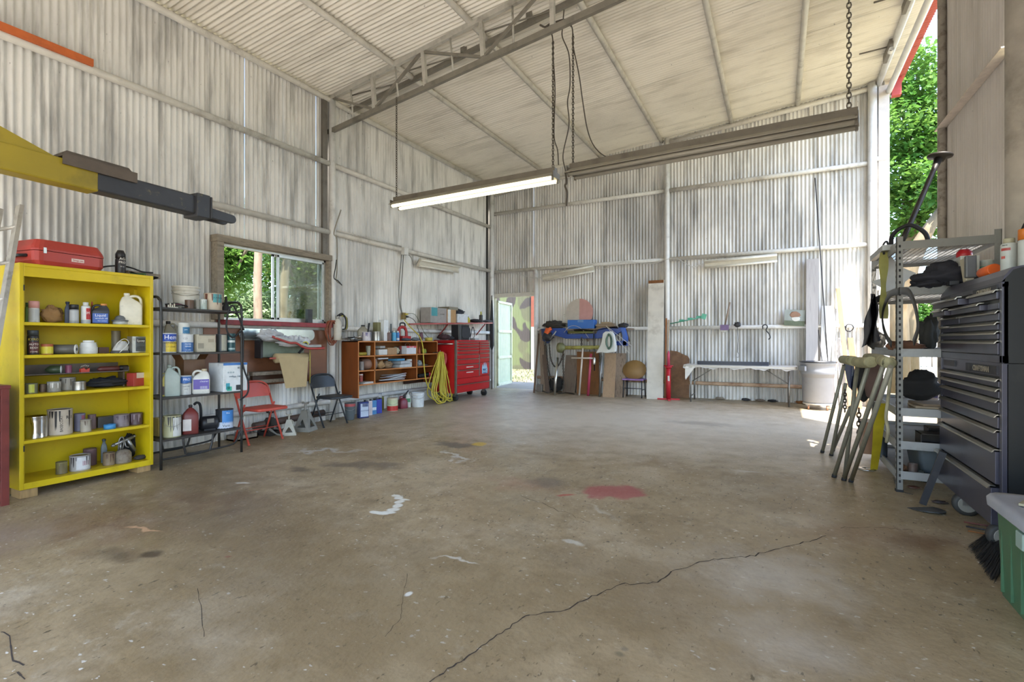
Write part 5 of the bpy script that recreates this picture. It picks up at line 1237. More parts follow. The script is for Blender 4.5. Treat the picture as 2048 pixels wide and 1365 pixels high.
# ---- folding chairs
def folding_chair(label, pl_, pr_, col, seat_col=None):
    c = (pl_ + pr_) / 2; t = thing('folding_chair', label, 'chair', (c.x, c.y, zf(c.y)), 0, 'folding chairs along the left wall')
    hw = (pr_ - pl_).length / 2 - .012; mt = col
    prof = [(0, .008), (-.20, .44), (-.30, .66), (-.315, .72)]
    for s in (-1, 1):
        MB().tube([(0, s * hw, .008), (-.20, s * hw, .44), (-.265, s * hw, .60)], .0125, 8).build('front_leg', mt, t)
        MB().tube([(-.34, s * (hw - .03), .008), (-.13, s * (hw - .03), .50)], .0115, 8).build('rear_leg', mt, t)
        MB().bar((-.175, s * (hw - .012), .40), (-.10, s * (hw - .03), .44), .006, .022).build('hinge_link', mt, t)
        MB().lathe([(.016, 0), (.014, .02)], 10, (0, s * hw, 0)).build('foot_cap', M_RUB if False else mt, t)
    arch = [(-.265, -hw, .60), (-.295, -hw, .68), (-.31, -hw * .85, .74), (-.318, -hw * .55, .772), (-.32, 0, .782), (-.318, hw * .55, .772), (-.31, hw * .85, .74), (-.295, hw, .68), (-.265, hw, .60)]
    MB().tube(smooth_path(arch, 4), .0125, 8).build('back_arch', mt, t)
    def back(u, v):
        y_ = (u - .5) * 2 * (hw - .012); top = .768 - .075 * abs(2 * u - 1) ** 3.0; z_ = .575 + (top - .575) * v
        return (-.255 - (z_ - .575) * .32 - .03 * (1 - (2 * u - 1) ** 2), y_, z_)
    mb = MB().sheet(back, 14, 6); mb.sheet(lambda u, v: Vector(back(1 - u, v)) + Vector((-.006, 0, 0)), 14, 6); mb.build('backrest', mt, t)
    MB().loft([rrect(.39, 2 * hw - .05, .06, .425, ox=-.03), rrect(.40, 2 * hw - .04, .065, .43, ox=-.03), rrect(.40, 2 * hw - .04, .065, .455, ox=-.03), rrect(.37, 2 * hw - .07, .06, .462, ox=-.03)]).build('seat', seat_col or mt, t)
    MB().tube([(-.08, -hw, .17), (-.08, hw, .17)], .006, 6).build('stretcher', mt, t); MB().tube([(-.27, -hw + .03, .17), (-.27, hw - .03, .17)], .006, 6).build('stretcher', mt, t)
    return t
M_CHR = mk('coral_enamel', '#bd4c3c', .4, var=.08, dirt='#7d3527', da=.15, ds=8)
folding_chair('coral red metal folding chair standing left of the jack stands', onF(499, 893), onF(564, 877), M_CHR)
fc = folding_chair('black metal folding chair standing beside the white post', onF(644, 857), onF(698, 847), mk('chair_black', '#34383c', .4, .3, var=.1, dirt='#6d7073', da=.1))
# ---- jack stands
def jack_stand(label, x, yb, wpx, hpx, mat, rz=0.0, saddle=True):
    p = onF(x, yb); m = mpp(p); b = wpx * m / 2; H = hpx * m
    t = thing('jack_stand', label, 'jack stand', p, rz, 'jack stands on the floor by the chairs')
    c = b * .28; mb = MB()
    for k in range(4):
        T = Rz(k * PI / 2); mb.M = T
        hz = H * .72
        P = [(-c, -c, hz), (c, -c, hz), (b, -b, 0), (-b, -b, 0)]
        P[2] = (b, -b, 0)
        tt = lambda f, s: (s * (c + (b - c) * f) , -(c + (b - c) * f), hz * (1 - f))
        I = [(0, tt(.42, 1)[1], hz * .58), (tt(.80, 1)[0] * .62, tt(.80, 1)[1], hz * .2), (-tt(.80, 1)[0] * .62, tt(.80, 1)[1], hz * .2)]
        mb.add(P + I, [[0, 1, 4], [1, 2, 5, 4], [2, 3, 6, 5], [3, 0, 4, 6]])
    mb.M = Matrix()
    mb.build('base', mat, t).modifiers.new('thick', 'SOLIDIFY').thickness = .004
    MB().tube([(0, 0, hz * .7), (0, 0, H * .94)], c * .55, 10).build('ratchet_post', mat, t)
    MB().prism([(-c * 1.2, H * .92), (c * 1.2, H * .92), (c * 1.5, H), (c * 1.2, H), (c * .6, H * .96), (-c * .6, H * .96), (-c * 1.2, H), (-c * 1.5, H)], c * 1.2).build('saddle', mat, t)
    MB().tube(smooth_path([(c, -c, hz), (c * 2.2, -c * 1.4, hz * .85), (c * 2.0, -c * 1.6, hz * .55)], 4), .007, 6).build('lever', mat, t)
    return t
M_JACK = mk('jack_grey', '#8b8982', .5, .3, var=.15, dirt='#5a5248', da=.25, ds=8)
jack_stand('large grey steel jack stand nearest the black chair', 611, 862, 34, 58, M_JACK, R(20))
jack_stand('small pale grey jack stand between the red chair and the large one', 578, 870, 27, 42, mk('jack_pale', '#a6a294', .5, .2, var=.15), R(50))
jack_stand('dark oily jack stand behind the front leg of the red chair', 540, 869, 36, 46, mk('jack_dark', '#3b3733', .5, .4, var=.2), R(10))
p = onF(553, 874)
tag(MB().prism([(-.11, 0), (-.02, .02), (.09, .075), (.115, .10), (.10, .115), (.075, .10), (0, .045), (-.11, .025)], .012).build('lever_bracket', M_JACK, loc=p), 'pale bent steel lever lying by the front foot of the red chair', 'lever')
bpy.data.objects['lever_bracket'].rotation_euler = (0, 0, R(200))
p = onF(503, 882)
wb = thing('tool_crate', 'low wooden crate of scrap under the red folding chair', 'crate', p + Vector((-.22, 0.02, 0)), R(90))
MB().b2((-.16, -.10, 0), (.16, .10, .02)).build('bottom', M_OLDWOOD, wb)
for a, b in (((-.16, -.10), (.16, -.085)), ((-.16, .085), (.16, .10)), ((-.16, -.1), (-.145, .1)), ((.145, -.1), (.16, .1))): MB().b2((a[0], a[1], .0), (b[0], b[1], .07)).build('side', M_OLDWOOD, wb)
MB().blob((0, 0, .06), (.26, .15, .09), 3, .6, 4).build('scrap', M_STEEL, wb)
p = Vector((XL + .17, 5.2, zf(5.2)))
tag(MB().tube([(0, -.75, .26), (0, .45, .30)], .05, 12).build('steel_pipe', mk('dark_pipe', '#5c4c44', .6, .3, var=.2), loc=p - Vector((0, 0, .13))), 'dark steel pipe lying along the wall behind the jack stands', 'pipe')
# ---- things on the post: coil of brown cord, extinguisher, straps
px_, py_ = gx + .02, 5.91
M_COPPER = mk('brown_cord', '#8a4a30', .5, var=.2)
hk = thing('cord_coil', 'coil of brown cord hung on the white post beside the window', 'cord', (px_ + .09, py_ - .10, 1.52))
rnd = random.Random(3)
for k in range(9):
    a = rnd.uniform(-.3, .3); w_ = rnd.uniform(.06, .10); h_ = rnd.uniform(.28, .42)
    MB().tube([(.02 * math.sin(a * 5) + .012 * k * .6, w_ * math.sin(q) + a * .1, -h_ / 2 + .06 + h_ / 2 * math.cos(q)) for q in [2 * PI * i / 18 for i in range(18)]], .007, 5, closed=True).build('loop', M_COPPER, hk)
p = onX(674, 680, px_ + .16)
ex = thing('gas_cylinder', 'dull white metal cylinder hung on the post beside the window', 'cylinder', (px_ + .13, onX(675, 660, px_ + .13).y, onX(675, 681, px_ + .13).z), R(90))
MB().lathe([(.062, 0), (.066, .01), (.066, .26), (.055, .31), (.03, .34), (.022, .36)], 16).build('body', mk('dull_white', '#c3bcae', .5, var=.1, dirt='#84796a', da=.3, ds=9), ex)
MB().lathe([(.03, .355), (.03, .39), (0, .39)], 10).build('valve', mtl('tin'), ex)
st = thing('tie_strap', 'black and yellow ratchet straps hung above the metal cylinder', 'straps', (px_ + .14, onX(684, 640, px_ + .14).y, 1.60))
for k in range(4): MB().tube(smooth_path([(0, -.10 + .04 * k, .06), (.02, -.02 + .03 * k, .10 - .02 * k), (.03, .05 + .01 * k, .0), (.01, .06 + .012 * k, -.14), (0, .01, -.16)], 4), .011, 5).build('strap', (M_RUB, pl('#b5a93e', .5))[k == 2], st)
# clock-like black box standing on the sill, and a slim green bottle beside it
p = spotX(618, XL + .13, WZ0)
th = thing('radio', 'small black box standing on the window sill at the right', 'radio', (XL + .13, p.y, WZ0), R(90))
MB().b2((-.045, -.03, 0), (.045, .03, .21)).build('case', M_BLK, th, bevel=.004)
MB().b2((-.032, -.032, .09), (.032, -.029, .14)).build('display', mtl('#1a1c1f'), th)
# ================================================================== wooden cubby shelf on the left wall
QX = -6.08; QY0 = onX(716, 700, QX).y; QY1 = onX(875, 700, QX).y; QL = QY1 - QY0; QD = abs(XL + .10 - QX)
QT = 1.25; QB = .31
M_TEAK = mk('varnished_wood', '#7a3f16', .42, var=.28, vs=3, dirt='#4a230d', da=.25, ds=3, stretch=(3, 3, .5))
M_TEAKE = mk('wood_edge', '#b9763d', .55, var=.15, vs=12)
cb = thing('cubby_shelf', 'long brown wooden pigeonhole shelf fixed to the left wall beside the red tool chest', 'shelf', (QX - QD, QY0, QB), R(90))
def qb(a, b, nm, mt=M_TEAK, bev=.002): return MB().b2((a[0], -QD + a[1], a[2] - QB), (b[0], -QD + b[1], b[2] - QB)).build(nm, mt, cb, bevel=bev)
qb((0, 0, QB), (.02, QD, QT), 'side_panel'); qb((QL - .02, 0, QB + .10), (QL, QD, QT), 'side_panel')
qb((0, 0, QT - .02), (QL, QD, QT), 'top')
qs = [1.005, .763, .533]
for z in qs: qb((.02, 0, z - .018), (QL - .02, QD - .01, z), 'shelf')
qb((.02, QD - .012, .533), (QL - .02, QD, QT - .02), 'back_panel', mk('wood_back', '#8a5420', .5, var=.25, vs=3))
qb((QL - .62, QD - .03, QB + .10), (QL - .02, QD - .01, .515), 'lower_back_board', mk('dark_board', '#3a2114', .55, var=.2))
d1 = onX(749.5, 700, QX).y - QY0; d2 = onX(833.6, 700, QX).y - QY0
for d in (d1, d2):
    for z0, z1_ in ((.533, .745), (.763, .987), (1.005, QT - .02)): qb((d - .009, 0, z0), (d + .009, QD - .01, z1_), 'divider')
for z0, z1_, xa in ((QB, QT, 0), (QB + .1, QT, QL - .02)):
    qb((xa, -.003, z0), (xa + .02, .0, z1_), 'edging', M_TEAKE, 0)
for z in [QT] + qs: qb((.02, -.003, z - .02), (QL - .02, 0, z), 'edging', M_TEAKE, 0)
for d in (d1, d2): qb((d - .01, -.003, .533), (d + .01, 0, QT - .02), 'edging', M_TEAKE, 0)
s1, s2, s3 = qs; CX = QX - .14
# top row
p = spotX(739, CX, s1); m = mpp(p)
bucket('clear plastic tub of brushes in the top left pigeonhole', 739, 15, 19, '#b9b9a8', X=CX, z=s1, ribs=False, taper=.85, name='plastic_tub', cat='tub')
tag(MB().tube([(0, -.09, .028), (0, .09, .028)], .028, 12).build('yellow_tube', pl('#b9a23c', .5), loc=spotX(724, CX, s1)), 'short yellow tube lying in the top left pigeonhole', 'tube')
carton('white box with torn flaps at the left of the middle top pigeonhole', 759, 17, 11, '#cfcfcc', X=CX, z=s1, d=.8)
carton('grey flattened packet on the torn white box in the middle top pigeonhole', 760, 13, 5, '#a9a7a2', X=CX, z=s1 + .115, d=.7, rz=.2)
carton('plain tan cardboard box in the middle top pigeonhole', 777, 18, 14, '#a3815e', X=CX, z=s1, d=.8)
heap('gloves', 'yellow and white work gloves beside the tan box in the pigeonhole', 'gloves', 791, 10, 14, '#b8b39a', X=CX, z=s1, d=.9, seed=4, amt=.8, fr=3)
carton('dark box with a red top behind the white and red carton', 800, 11, 16, '#5a4038', X=CX - .05, z=s1, patches=[(0, 1, .6, 1, '#8c2a26')])
rb = carton('white and red box with a wire handle in the middle top pigeonhole', 815, 19, 16, '#c9ccd3', X=CX + .04, z=s1, d=.7, patches=[(0, 1, .78, 1, '#c04a55')], txt=[('First Aid', 4, .86, '#f0e4e4', 0)])
MB().tube(smooth_path([(-.07, 0, .16), (-.04, 0, .20), (.04, 0, .20), (.07, 0, .16)], 4), .004, 5).build('handle', M_STEEL, rb)
p = spotX(848, CX, s1); m = mpp(p)
tm = thing('tape_measure', 'yellow-green tape measure in the top right pigeonhole', 'tape measure', p, R(90))
MB(Matrix.Translation((0, 0, 4.5 * m)) @ Rx(R(90))).lathe([(4.5 * m, -2.5 * m), (5 * m, 0), (4.5 * m, 2.5 * m)], 14).build('case', pl('#8f9a3a', .4), tm); MB().b2((0, -.02, 0), (7 * m, .02, 3 * m)).build('blade_mouth', M_BLK, tm)
tag(MB().lathe([(.035, 0), (.03, .02), (.012, .13), (0, .14)], 12).build('funnel', pl('#b5603f', .5), loc=spotX(838, CX + .05, s1)), 'small orange cone at the left of the top right pigeonhole', 'cone')
# middle row
can('grey dented can at the left of the middle pigeonholes', 723, 10, 17, '#8a8380', X=CX + .05, z=s2, open_=True)
p = spotX(738, CX, s2); m = mpp(p); r_ = 10.6 * m
ro = thing('paper_roll', 'large roll of brown paper with a white end lying in the left pigeonhole', 'paper roll', p + Vector((0, 0, r_)), R(90 - 22))
MB(Ry(R(90))).lathe([(r_, -17 * m), (r_, 12 * m)], 22).build('roll', mk('brown_wrap', '#8a6a5a', .7, var=.06), ro)
MB(Ry(R(90))).lathe([(r_ * .45, 12 * m), (r_ * .99, 12.2 * m), (r_ * .99, 12.6 * m), (r_ * .45, 12.6 * m)], 22).build('end_face', mtl('#d5d4d2'), ro)
MB(Ry(R(90))).lathe([(r_ * .45, 8 * m), (r_ * .45, 12.65 * m), (0, 12.65 * m)], 18).build('core', mtl('#1d1d20'), ro)
heap('work_gloves', 'tan leather glove folded in the middle pigeonhole', 'gloves', 760, 15, 15, '#a5845c', X=CX + .03, z=s2, d=.8, seed=2, amt=.6, fr=2.4)
heap('leather_pouch', 'brown leather pouch in the middle pigeonhole beside the glove', 'pouch', 775, 15, 14, '#8a7358', X=CX + .03, z=s2, d=.8, seed=7, amt=.6, fr=2.6)
carton('flat white boxes stacked in the middle pigeonhole', 801, 22, 6, '#b7bcc0', X=CX, z=s2, d=.8)
carton('grey flat box on top of the white stack in the middle pigeonhole', 802, 20, 6, '#a9adb2', X=CX - .01, z=s2 + .062, d=.8, rz=.05)
carton('blue and white packet on top of the flat box stack', 793, 18, 4, '#4f8fb5', X=CX, z=s2 + .125, d=.8, rz=.1)
tag(MB().b2((-.015, -.13, 0), (.015, .13, .022)).build('white_bar', pl('#c9ccd0', .4), loc=spotX(765, CX + .02, s2 + .165)), 'white plastic bar laid over the glove and pouch in the pigeonhole', 'bar')
can('small white can at the right of the middle pigeonhole', 818, 12, 15, '#cbc9c3', X=CX + .03, z=s2, bands=[(.6, .75, '#7a5350', -70, 70)])
p = spotX(846, CX, s2); tag(MB().bar((0, -.05, .035), (0, .16, .012), .02, .012).bar((0, -.1, .012), (.02, .1, .012), .025, .012).build('steel_strap', M_STEEL, loc=p), 'steel strap pieces in the middle right pigeonhole', 'strap')
heap('wire_bundle', 'bundle of grey wire in the middle right pigeonhole', 'wire', 838, 8, 11, '#8c9397', X=CX + .05, z=s2, d=.8, seed=9, amt=.9, fr=4)
# bottom row
bucket('small red pail in the lower left pigeonhole', 721.5, 9, 16, '#a34a40', X=CX + .03, z=s3 + .035, ribs=False, taper=.92, bands=[(.8, .98, '#d3cfc6', -90, 90)])
rnd = random.Random(8)
for k in range(2):
    tag(MB().b2((-.12, -.12 + .03 * k, 0), (.12, .12 - .02 * k, .014)).build('magazine', pl(('#cfcdca', '#b9b5b0')[k], .5), loc=spotX(727 + k, CX, s3 + .016 * k)), ('stack of white paper at the bottom of the lower left pigeonhole', 'grey-edged magazine on the paper in the lower left pigeonhole')[k], 'paper')
for k in range(7):
    o = MB().b2((-.016 - .004 * (k % 3), -.30 - .04 * (k % 2), 0), (.016, .30, .010)).build('lath', pl(('#c9cdd2', '#9fa3a7', '#d6d8da', '#7a6a66', '#b9bdc2', '#e0e2e3', '#8d9296')[k], .4), loc=spotX(784 + 3 * (k % 3), CX + .10 - .035 * k, s3 + .002 + .011 * k))
    o.rotation_euler = (0.05 * ((k % 3) - 1) + .03, 0, .06 * ((k * 5) % 4 - 1.5))
    o.location.z += .02
    tag(o, ('lowest grey-white metal strip', 'second metal strip', 'third, whitest metal strip', 'dull brown metal strip', 'fifth metal strip', 'bright white metal strip', 'topmost grey metal strip')[k] + ' of the pile in the lower middle pigeonhole', 'strip', 'strips in the lower middle pigeonhole')
p = spotX(853, CX, s3); m = mpp(p)
wl = thing('work_light', 'black work light with a round red end in the lower right pigeonhole', 'work light', p, R(70))
MB(Matrix.Translation((0, 0, 5 * m)) @ Ry(R(90))).lathe([(2.5 * m, -9 * m), (2.8 * m, 0), (4 * m, 4 * m)], 12).build('handle', M_BLK, wl)
MB(Matrix.Translation((0, 0, 5 * m)) @ Ry(R(90))).lathe([(4.2 * m, 4 * m), (4.8 * m, 5 * m), (4.6 * m, 8 * m), (0, 8.4 * m)], 16).build('head', pl('#b9303a', .4), wl)
heap('wire_bundle', 'black tangled cord at the left of the lower right pigeonhole', 'wire', 841, 10, 7, '#26262a', X=CX, z=s3, d=.9, seed=5, amt=.9, fr=4)
# on top
TX = QX - .16; zt = QT
p = spotX(703, TX, zt)
for k in range(6):
    a = k * 1.1; o = MB().tube([(0, -.11, .02), (0, .10, .02), (.02, .14, .028)], [.012, .012, .02], 8).build('hand_tool', (M_STEEL, M_BLK, M_CHROME)[k % 3], loc=p + Vector((.04 * math.sin(a * 2), .09 * math.cos(a), .018 * (k // 2))))
    o.rotation_euler = (0.1 * (k % 2), 0, a)
    tag(o, ('steel wrench lowest at the back', 'black-handled tool lowest in front', 'chrome spanner in the middle', 'steel rod tool in the middle', 'black tool on top', 'chrome tool topmost')[k] + ' of the loose pile left on the pigeonhole shelf top', 'hand tool', 'loose tools on the pigeonhole shelf')
jug('clear conical jug with a black cap on the pigeonhole shelf top', 726, 22, 32, '#8a8474', '#2a2a2c', X=TX - .05, z=zt, style='plain', d=.9, name='bottle', cat='bottle', neck=.3)
can('can with purple paint runs on the pigeonhole shelf top', 733, 17, 18, '#c4bdc0', X=TX + .07, z=zt, drip='#4b3f77')
tag(MB().bar((0, 0, 0), (-.02, .05, .16), .03, .012).build('paint_brush', M_BLK, loc=spotX(736, TX + .07, zt + 17 * mpp(spotX(733, TX, zt)))), 'black-handled brush resting on the purple-streaked can', 'brush')
can('plain silver tin on the pigeonhole shelf top beside the purple-streaked can', 752.5, 17, 19, 'tin', X=TX + .07, z=zt)
carton('olive-coloured square tin behind the silver tin on the pigeonhole shelf', 758, 15, 37, '#77724c', X=TX - .07, z=zt, d=.6, name='square_tin', cat='tin', txt=[('OIL', 4, .75, '#c9c4a0', 0)])
carton('tall white carton on the pigeonhole shelf top', 767, 9, 42, '#d9dbdc', X=TX + .0, z=zt, d=1.1)
spray('brown spray can without cap on the pigeonhole shelf top', 778, 9, 20, '#6b5350', '#c3b9b0', X=TX + .07, z=zt, capf=.15, capr=.5)
tag(MB().lathe([(.012, 0), (.012, .12), (.0, .122)], 8).build('marker', pl('#37454b', .4), loc=spotX(782, TX - .02, zt)), 'dark upright marker between the cans on the pigeonhole shelf', 'marker')
bpy.data.objects['marker'].scale = (1, 1, 2.6)
spray('light blue spray can on the pigeonhole shelf top', 788, 9, 20, '#4f9fc8', '#b9c3c0', X=TX + .07, z=zt, capf=.15, capr=.6)
spray('blue spray can with a white band on the pigeonhole shelf top', 795, 8, 20, '#3a78b8', '#c9d0d0', X=TX + .05, z=zt, capf=.15, capr=.6, bands=[(.1, .3, '#d5dade', -80, 80)])
p = spotX(806, TX - .03, zt); m = mpp(p)
dl = thing('work_lantern', 'red jigsaw-like power tool with a black loop handle on the pigeonhole shelf top', 'power tool', p, R(90))
MB().rbox((6 * m, 0, 5 * m), (26 * m, 12 * m, 10 * m), 2 * m).build('base', pl('#b03030', .4), dl)
MB().tube(smooth_path([(-12 * m, 0, 9 * m), (-13 * m, 0, 20 * m), (-8 * m, 0, 27 * m), (4 * m, 0, 27 * m), (9 * m, 0, 20 * m), (10 * m, 0, 8 * m)], 5), 3.2 * m, 8).build('frame', pl('#a32e2f', .4), dl)
MB().tube(smooth_path([(-9 * m, 0, 26 * m), (-8.5 * m, 0, 34 * m), (-5 * m, 0, 36 * m), (3 * m, 0, 36 * m), (6 * m, 0, 33 * m), (6.5 * m, 0, 25 * m)], 5), 1.5 * m, 8).build('handle', M_BLK, dl)
MB().rbox((-3 * m, 0, 16 * m), (12 * m, 8 * m, 10 * m), 3 * m).build('housing', mtl('#b9bdb2'), dl)
for k, (x, w_, h_, c, lab) in enumerate(((812, 14, 6, '#4a5560', 'small grey drill bits case on the pigeonhole shelf top'), (830, 12, 7, '#6b6f73', 'grey metal clamp on the pigeonhole shelf top'), (842, 6, 17, '#6a4a55', 'small maroon bottle behind the yellow cord on the pigeonhole shelf'))):
    heap('small_tool', lab, 'tool', x, w_, h_, c, X=TX + .08, z=zt, d=.7, seed=k + 3, amt=.5, fr=3)
tag(MB().lathe([(.075, 0), (.075, .07), (.04, .07), (.04, 0), (.075, 0)], 20).build('tape_roll', mk('yellow_tape', '#b5a54a', .5), loc=spotX(857.5, TX + .06, zt)), 'wide roll of yellow masking tape at the right of the pigeonhole shelf top', 'tape roll')
# ---- junction box, conduit, outlet and cords on the wall
jb = thing('junction_box', 'white electrical box with conduit on the middle rail of the left wall', 'junction box', onX(809, 503, XL + .12), R(90))
MB().b2((-.06, -.05, -.07), (.06, .03, .07)).build('box', pl('#d3d1cc', .5), jb, bevel=.004)
jy = jb.location.y
wire('conduit', 'grey conduit running along the top of the middle rail on the left wall', 'conduit', [(gx + .02, 6.0, 3.085), (gx + .02, jy - .05, 3.085)], .012, M_PIPE, k=0)
for k, off_ in enumerate((0, .05)):
    wire('electric_cable', ('left grey cable dropping from the white junction box to the outlet', 'right grey cable dropping from the white junction box to the outlet')[k], 'cable', [(XL + .07, jy + off_ - .02, 2.95), (XL + .07, jy - .10 + off_ * 1.4, 2.3), (XL + .07, jy - .08 + off_ * .6, 1.95), (XL + .08, jy + .0 + off_ * .3, 1.72)], .009, pl('#77766f', .6))
ob = thing('outlet_box', 'old brown outlet box with plugged cords on the left wall', 'outlet', onX(806, 632, XL + .07), R(90))
MB().b2((-.04, -.04, -.07), (.05, .02, .06)).build('box', mk('brass_box', '#8a7648', .5, .4, var=.2), ob, bevel=.003)
MB().rbox((.03, -.06, .03), (.05, .06, .03), .008).build('plug', pl('#b5a648', .5), ob); MB().rbox((.06, -.05, -.02), (.05, .05, .03), .008).build('plug', M_BLK, ob)
oy, oz = ob.location.y, ob.location.z
M_YC = mk('yellow_cord', '#c2b13c', .45, var=.08)
wire('thin_cable', 'thin dark cord from the outlet down behind the cans', 'cord', [(XL + .12, oy + .05, oz), (XL + .14, oy + .28, oz - .1), (XL + .2, oy + .4, oz - .4), (XL + .3, oy + .48, 1.30)], .006, M_BLK)
wire('power_cable', 'thin grey-green cord from the outlet to the shelf', 'cord', [(XL + .12, oy + .07, oz + .05), (XL + .14, oy + .3, oz + .02), (XL + .2, oy + .48, oz - .3), (XL + .3, oy + .55, 1.29)], .006, pl('#6f7358', .5))
A = [onX(808, 640, XL + .14), onX(822, 656, XL + .25), onX(838, 672, QX + .02), onX(845, 690, QX + .05), onX(847, 715, QX + .06), onX(849, 740, QX + .06), onX(853, 765, QX + .07), onX(862, 781, QX + .08), onX(876, 785, QX + .08), onX(888, 772, QX + .06), onX(884, 745, QX + .04), onX(876, 712, QX + .04)]
wire('extension_lead', 'yellow extension cord drooping from the outlet to the coil', 'cord', A, .011, M_YC)
# yellow coil
hx = onX(876, 706, QX + .05)
yco = thing('hose_coil', 'big hanging coil of yellow cord at the right end of the pigeonhole shelf', 'cord coil', (hx.x, hx.y + .02, zf(hx.y)))
MB().tube([(-.12, -.03, hx.z - yco.location.z), (.06, -.03, hx.z - yco.location.z + .01), (.06, -.03, hx.z - yco.location.z + .05)], .01, 6).build('hook', M_STEEL, yco)
rnd = random.Random(12); hz = hx.z - yco.location.z; pts = []
for k in range(13):
    dw = rnd.uniform(-.14, .34); wd = rnd.uniform(.10, .26); low_ = rnd.uniform(.012, .16); ox = rnd.uniform(-.04, .12)
    top = Vector((.02 + .006 * k, 0, hz + .012 * (k % 3)))
    L_ = [top + Vector((ox * .1, -.03, 0)), Vector((ox, dw * .5 - wd * .5, hz * .62)), Vector((ox, dw * .8 - wd, hz * .25)), Vector((ox + .05, dw * .9 - wd * .55, low_ + .03)), Vector((ox + .07, dw, low_)), Vector((ox + .05, dw + wd * .6, low_ + .05)), Vector((ox, dw * .9 + wd * .8, hz * .28)), Vector((ox, dw * .4 + wd * .4, hz * .65)), top + Vector((0, .03, -.01))]
    MB().tube(smooth_path(L_, 5), .0105, 6).build('loop', M_YC, yco)
for k in range(3):
    MB().tube(smooth_path([Vector((.06, .05, hz + .02 - .03 * k)), Vector((.06, .13 + .02 * k, hz - .03)), Vector((.05, .15 + .02 * k, hz - .18)), Vector((.04, .09, hz - .33)), Vector((.04, .06, hz - .2))], 4), .010, 6).build('red_loop', pl('#b5493f', .5), yco)
# ---- containers on the floor under the pigeonholes
def sq_tin(label, x, yb, w, h, col, patches=(), rz=0.0, d=.55, spout=True, txt=()):
    t = carton(label, x, w, h, col, loc=onF(x, yb), d=d, rz=R(90) + rz, patches=patches, name='solvent_tin', cat='tin', txt=txt); t['group'] = 'tins on the floor under the pigeonholes'
    m = mpp(t.location)
    if spout: MB().lathe([(2.2 * m, h * m), (2.2 * m, h * m + 3 * m), (0, h * m + 3 * m)], 10, (w * m * .2, 0, 0)).build('cap', M_BLK, t); MB().tube(smooth_path([(-w * m * .35, 0, h * m), (-w * m * .2, 0, h * m + 4 * m), (w * m * .0, 0, h * m)], 4), .004, 5).build('handle', mtl('tin'), t)
    return t
bucket('dirty grey pail with a torn red label beside the black chair', 700, 22, 34, '#5a6265', loc=onF(700, 840), ribs=False, taper=.72, bands=[(.80, .99, '#a84a4c', -90, 90)])
sq_tin('dark blue solvent tin with a white label under the pigeonholes', 726, 836, 20, 32, '#1e2b66', patches=[(.12, .95, .08, .9, '#b7c3d6'), (.3, .9, .7, .97, '#2b3c85')], rz=-.35, txt=[('ACETONE', 3.6, .45, '#2c3b78', .05)])
sq_tin('pale pink and white tin between the blue tins under the pigeonholes', 739, 831, 10, 29, '#d5c9cb', rz=-.2)
sq_tin('light blue tin with a white band under the pigeonholes', 747, 829, 11, 28, '#3f80b8', patches=[(.1, .9, .3, .5, '#d3dbe3')], rz=-.2)
sq_tin('deep blue plain tin under the pigeonholes', 757, 827, 12, 28, '#1f2f9a', rz=-.25)
can('tall steel cylinder with a silver lid behind the deep blue tin', 760, 12, 34, '#3f4a75', loc=onF(760, 823) + Vector((-.10, .08, 0)), bands=[(.75, 1.0, '#b9bab8', -120, 120)], name='metal_canister', cat='canister')
can('one gallon paint can with red and white label on the floor under the pigeonholes', 785, 22, 26, '#c9c4a8', loc=onF(785, 822), bands=[(.03, .4, '#b9302c', -100, 100), (.4, .85, '#c3c9a2', -100, 100)], lid='#8f5b52', bail=True)
can('olive paint can tucked behind the red and white one', 771, 14, 26, '#8a8a4a', loc=onF(771, 821) + Vector((-.12, 0, 0)))
p = onF(805, 817); m = mpp(p)
gc = thing('fuel_can', 'maroon plastic fuel can with a black spout on the floor', 'fuel can', p, R(90) - .3)
MB().loft([rrect(17 * m, 14 * m, 3 * m, 0), rrect(18 * m, 15 * m, 3 * m, 2 * m), rrect(17 * m, 14 * m, 3 * m, 15 * m), rrect(12 * m, 10 * m, 3 * m, 19 * m), rrect(7 * m, 6 * m, 2 * m, 20.5 * m)]).build('body', mk('maroon_plastic', '#7a2b3a', .4), gc)
MB().tube(smooth_path([(-6 * m, 0, 18 * m), (-5 * m, 0, 23 * m), (2 * m, 0, 23 * m), (4 * m, 0, 20 * m)], 4), 1.4 * m, 6).build('handle', mk('maroon_plastic', '#7a2b3a'), gc)
MB().lathe([(3.2 * m, 20 * m), (3.2 * m, 25 * m), (2 * m, 26 * m)], 12, (4 * m, 0, 0)).tube([(4 * m, 0, 25 * m), (9 * m, 0, 29 * m), (14 * m, 0, 35 * m)], [2.4 * m, 1.6 * m, 1.0 * m], 8).build('spout', M_BLK, gc)
jug('white and green bottle beside the fuel can on the floor', 817, 10, 30, '#cfd6cc', '#2f7a52', loc_=None, X=None, Y=None) if False else None
def jug_f(label, x, yb, w, h, col, cap, **k):
    p = onF(x, yb); t = jug(label, x, w, h, col, cap, X=p.x, z=p.z, **k); return t
jug_f('white and green bottle beside the fuel can on the floor', 816, 815, 11, 30, '#cfd3cc', '#d6d6d0', style='plain', label_box=(.08, .92, .35, .60), lc='#3f8a5c', name='bottle', cat='bottle')
bucket('white ribbed plastic bucket on the floor left of the yellow coil', 836, 26, 29, '#cfd3d4', X=None, loc=onF(836, 814))
tag(MB().b2((-.012, -.25, 0), (.012, .2, .34)).build('white_board', pl('#d2d6d8', .5), loc=onF(850, 806) + Vector((-.30, 0, 0))), 'white board standing on the floor against the wall behind the bucket', 'board')
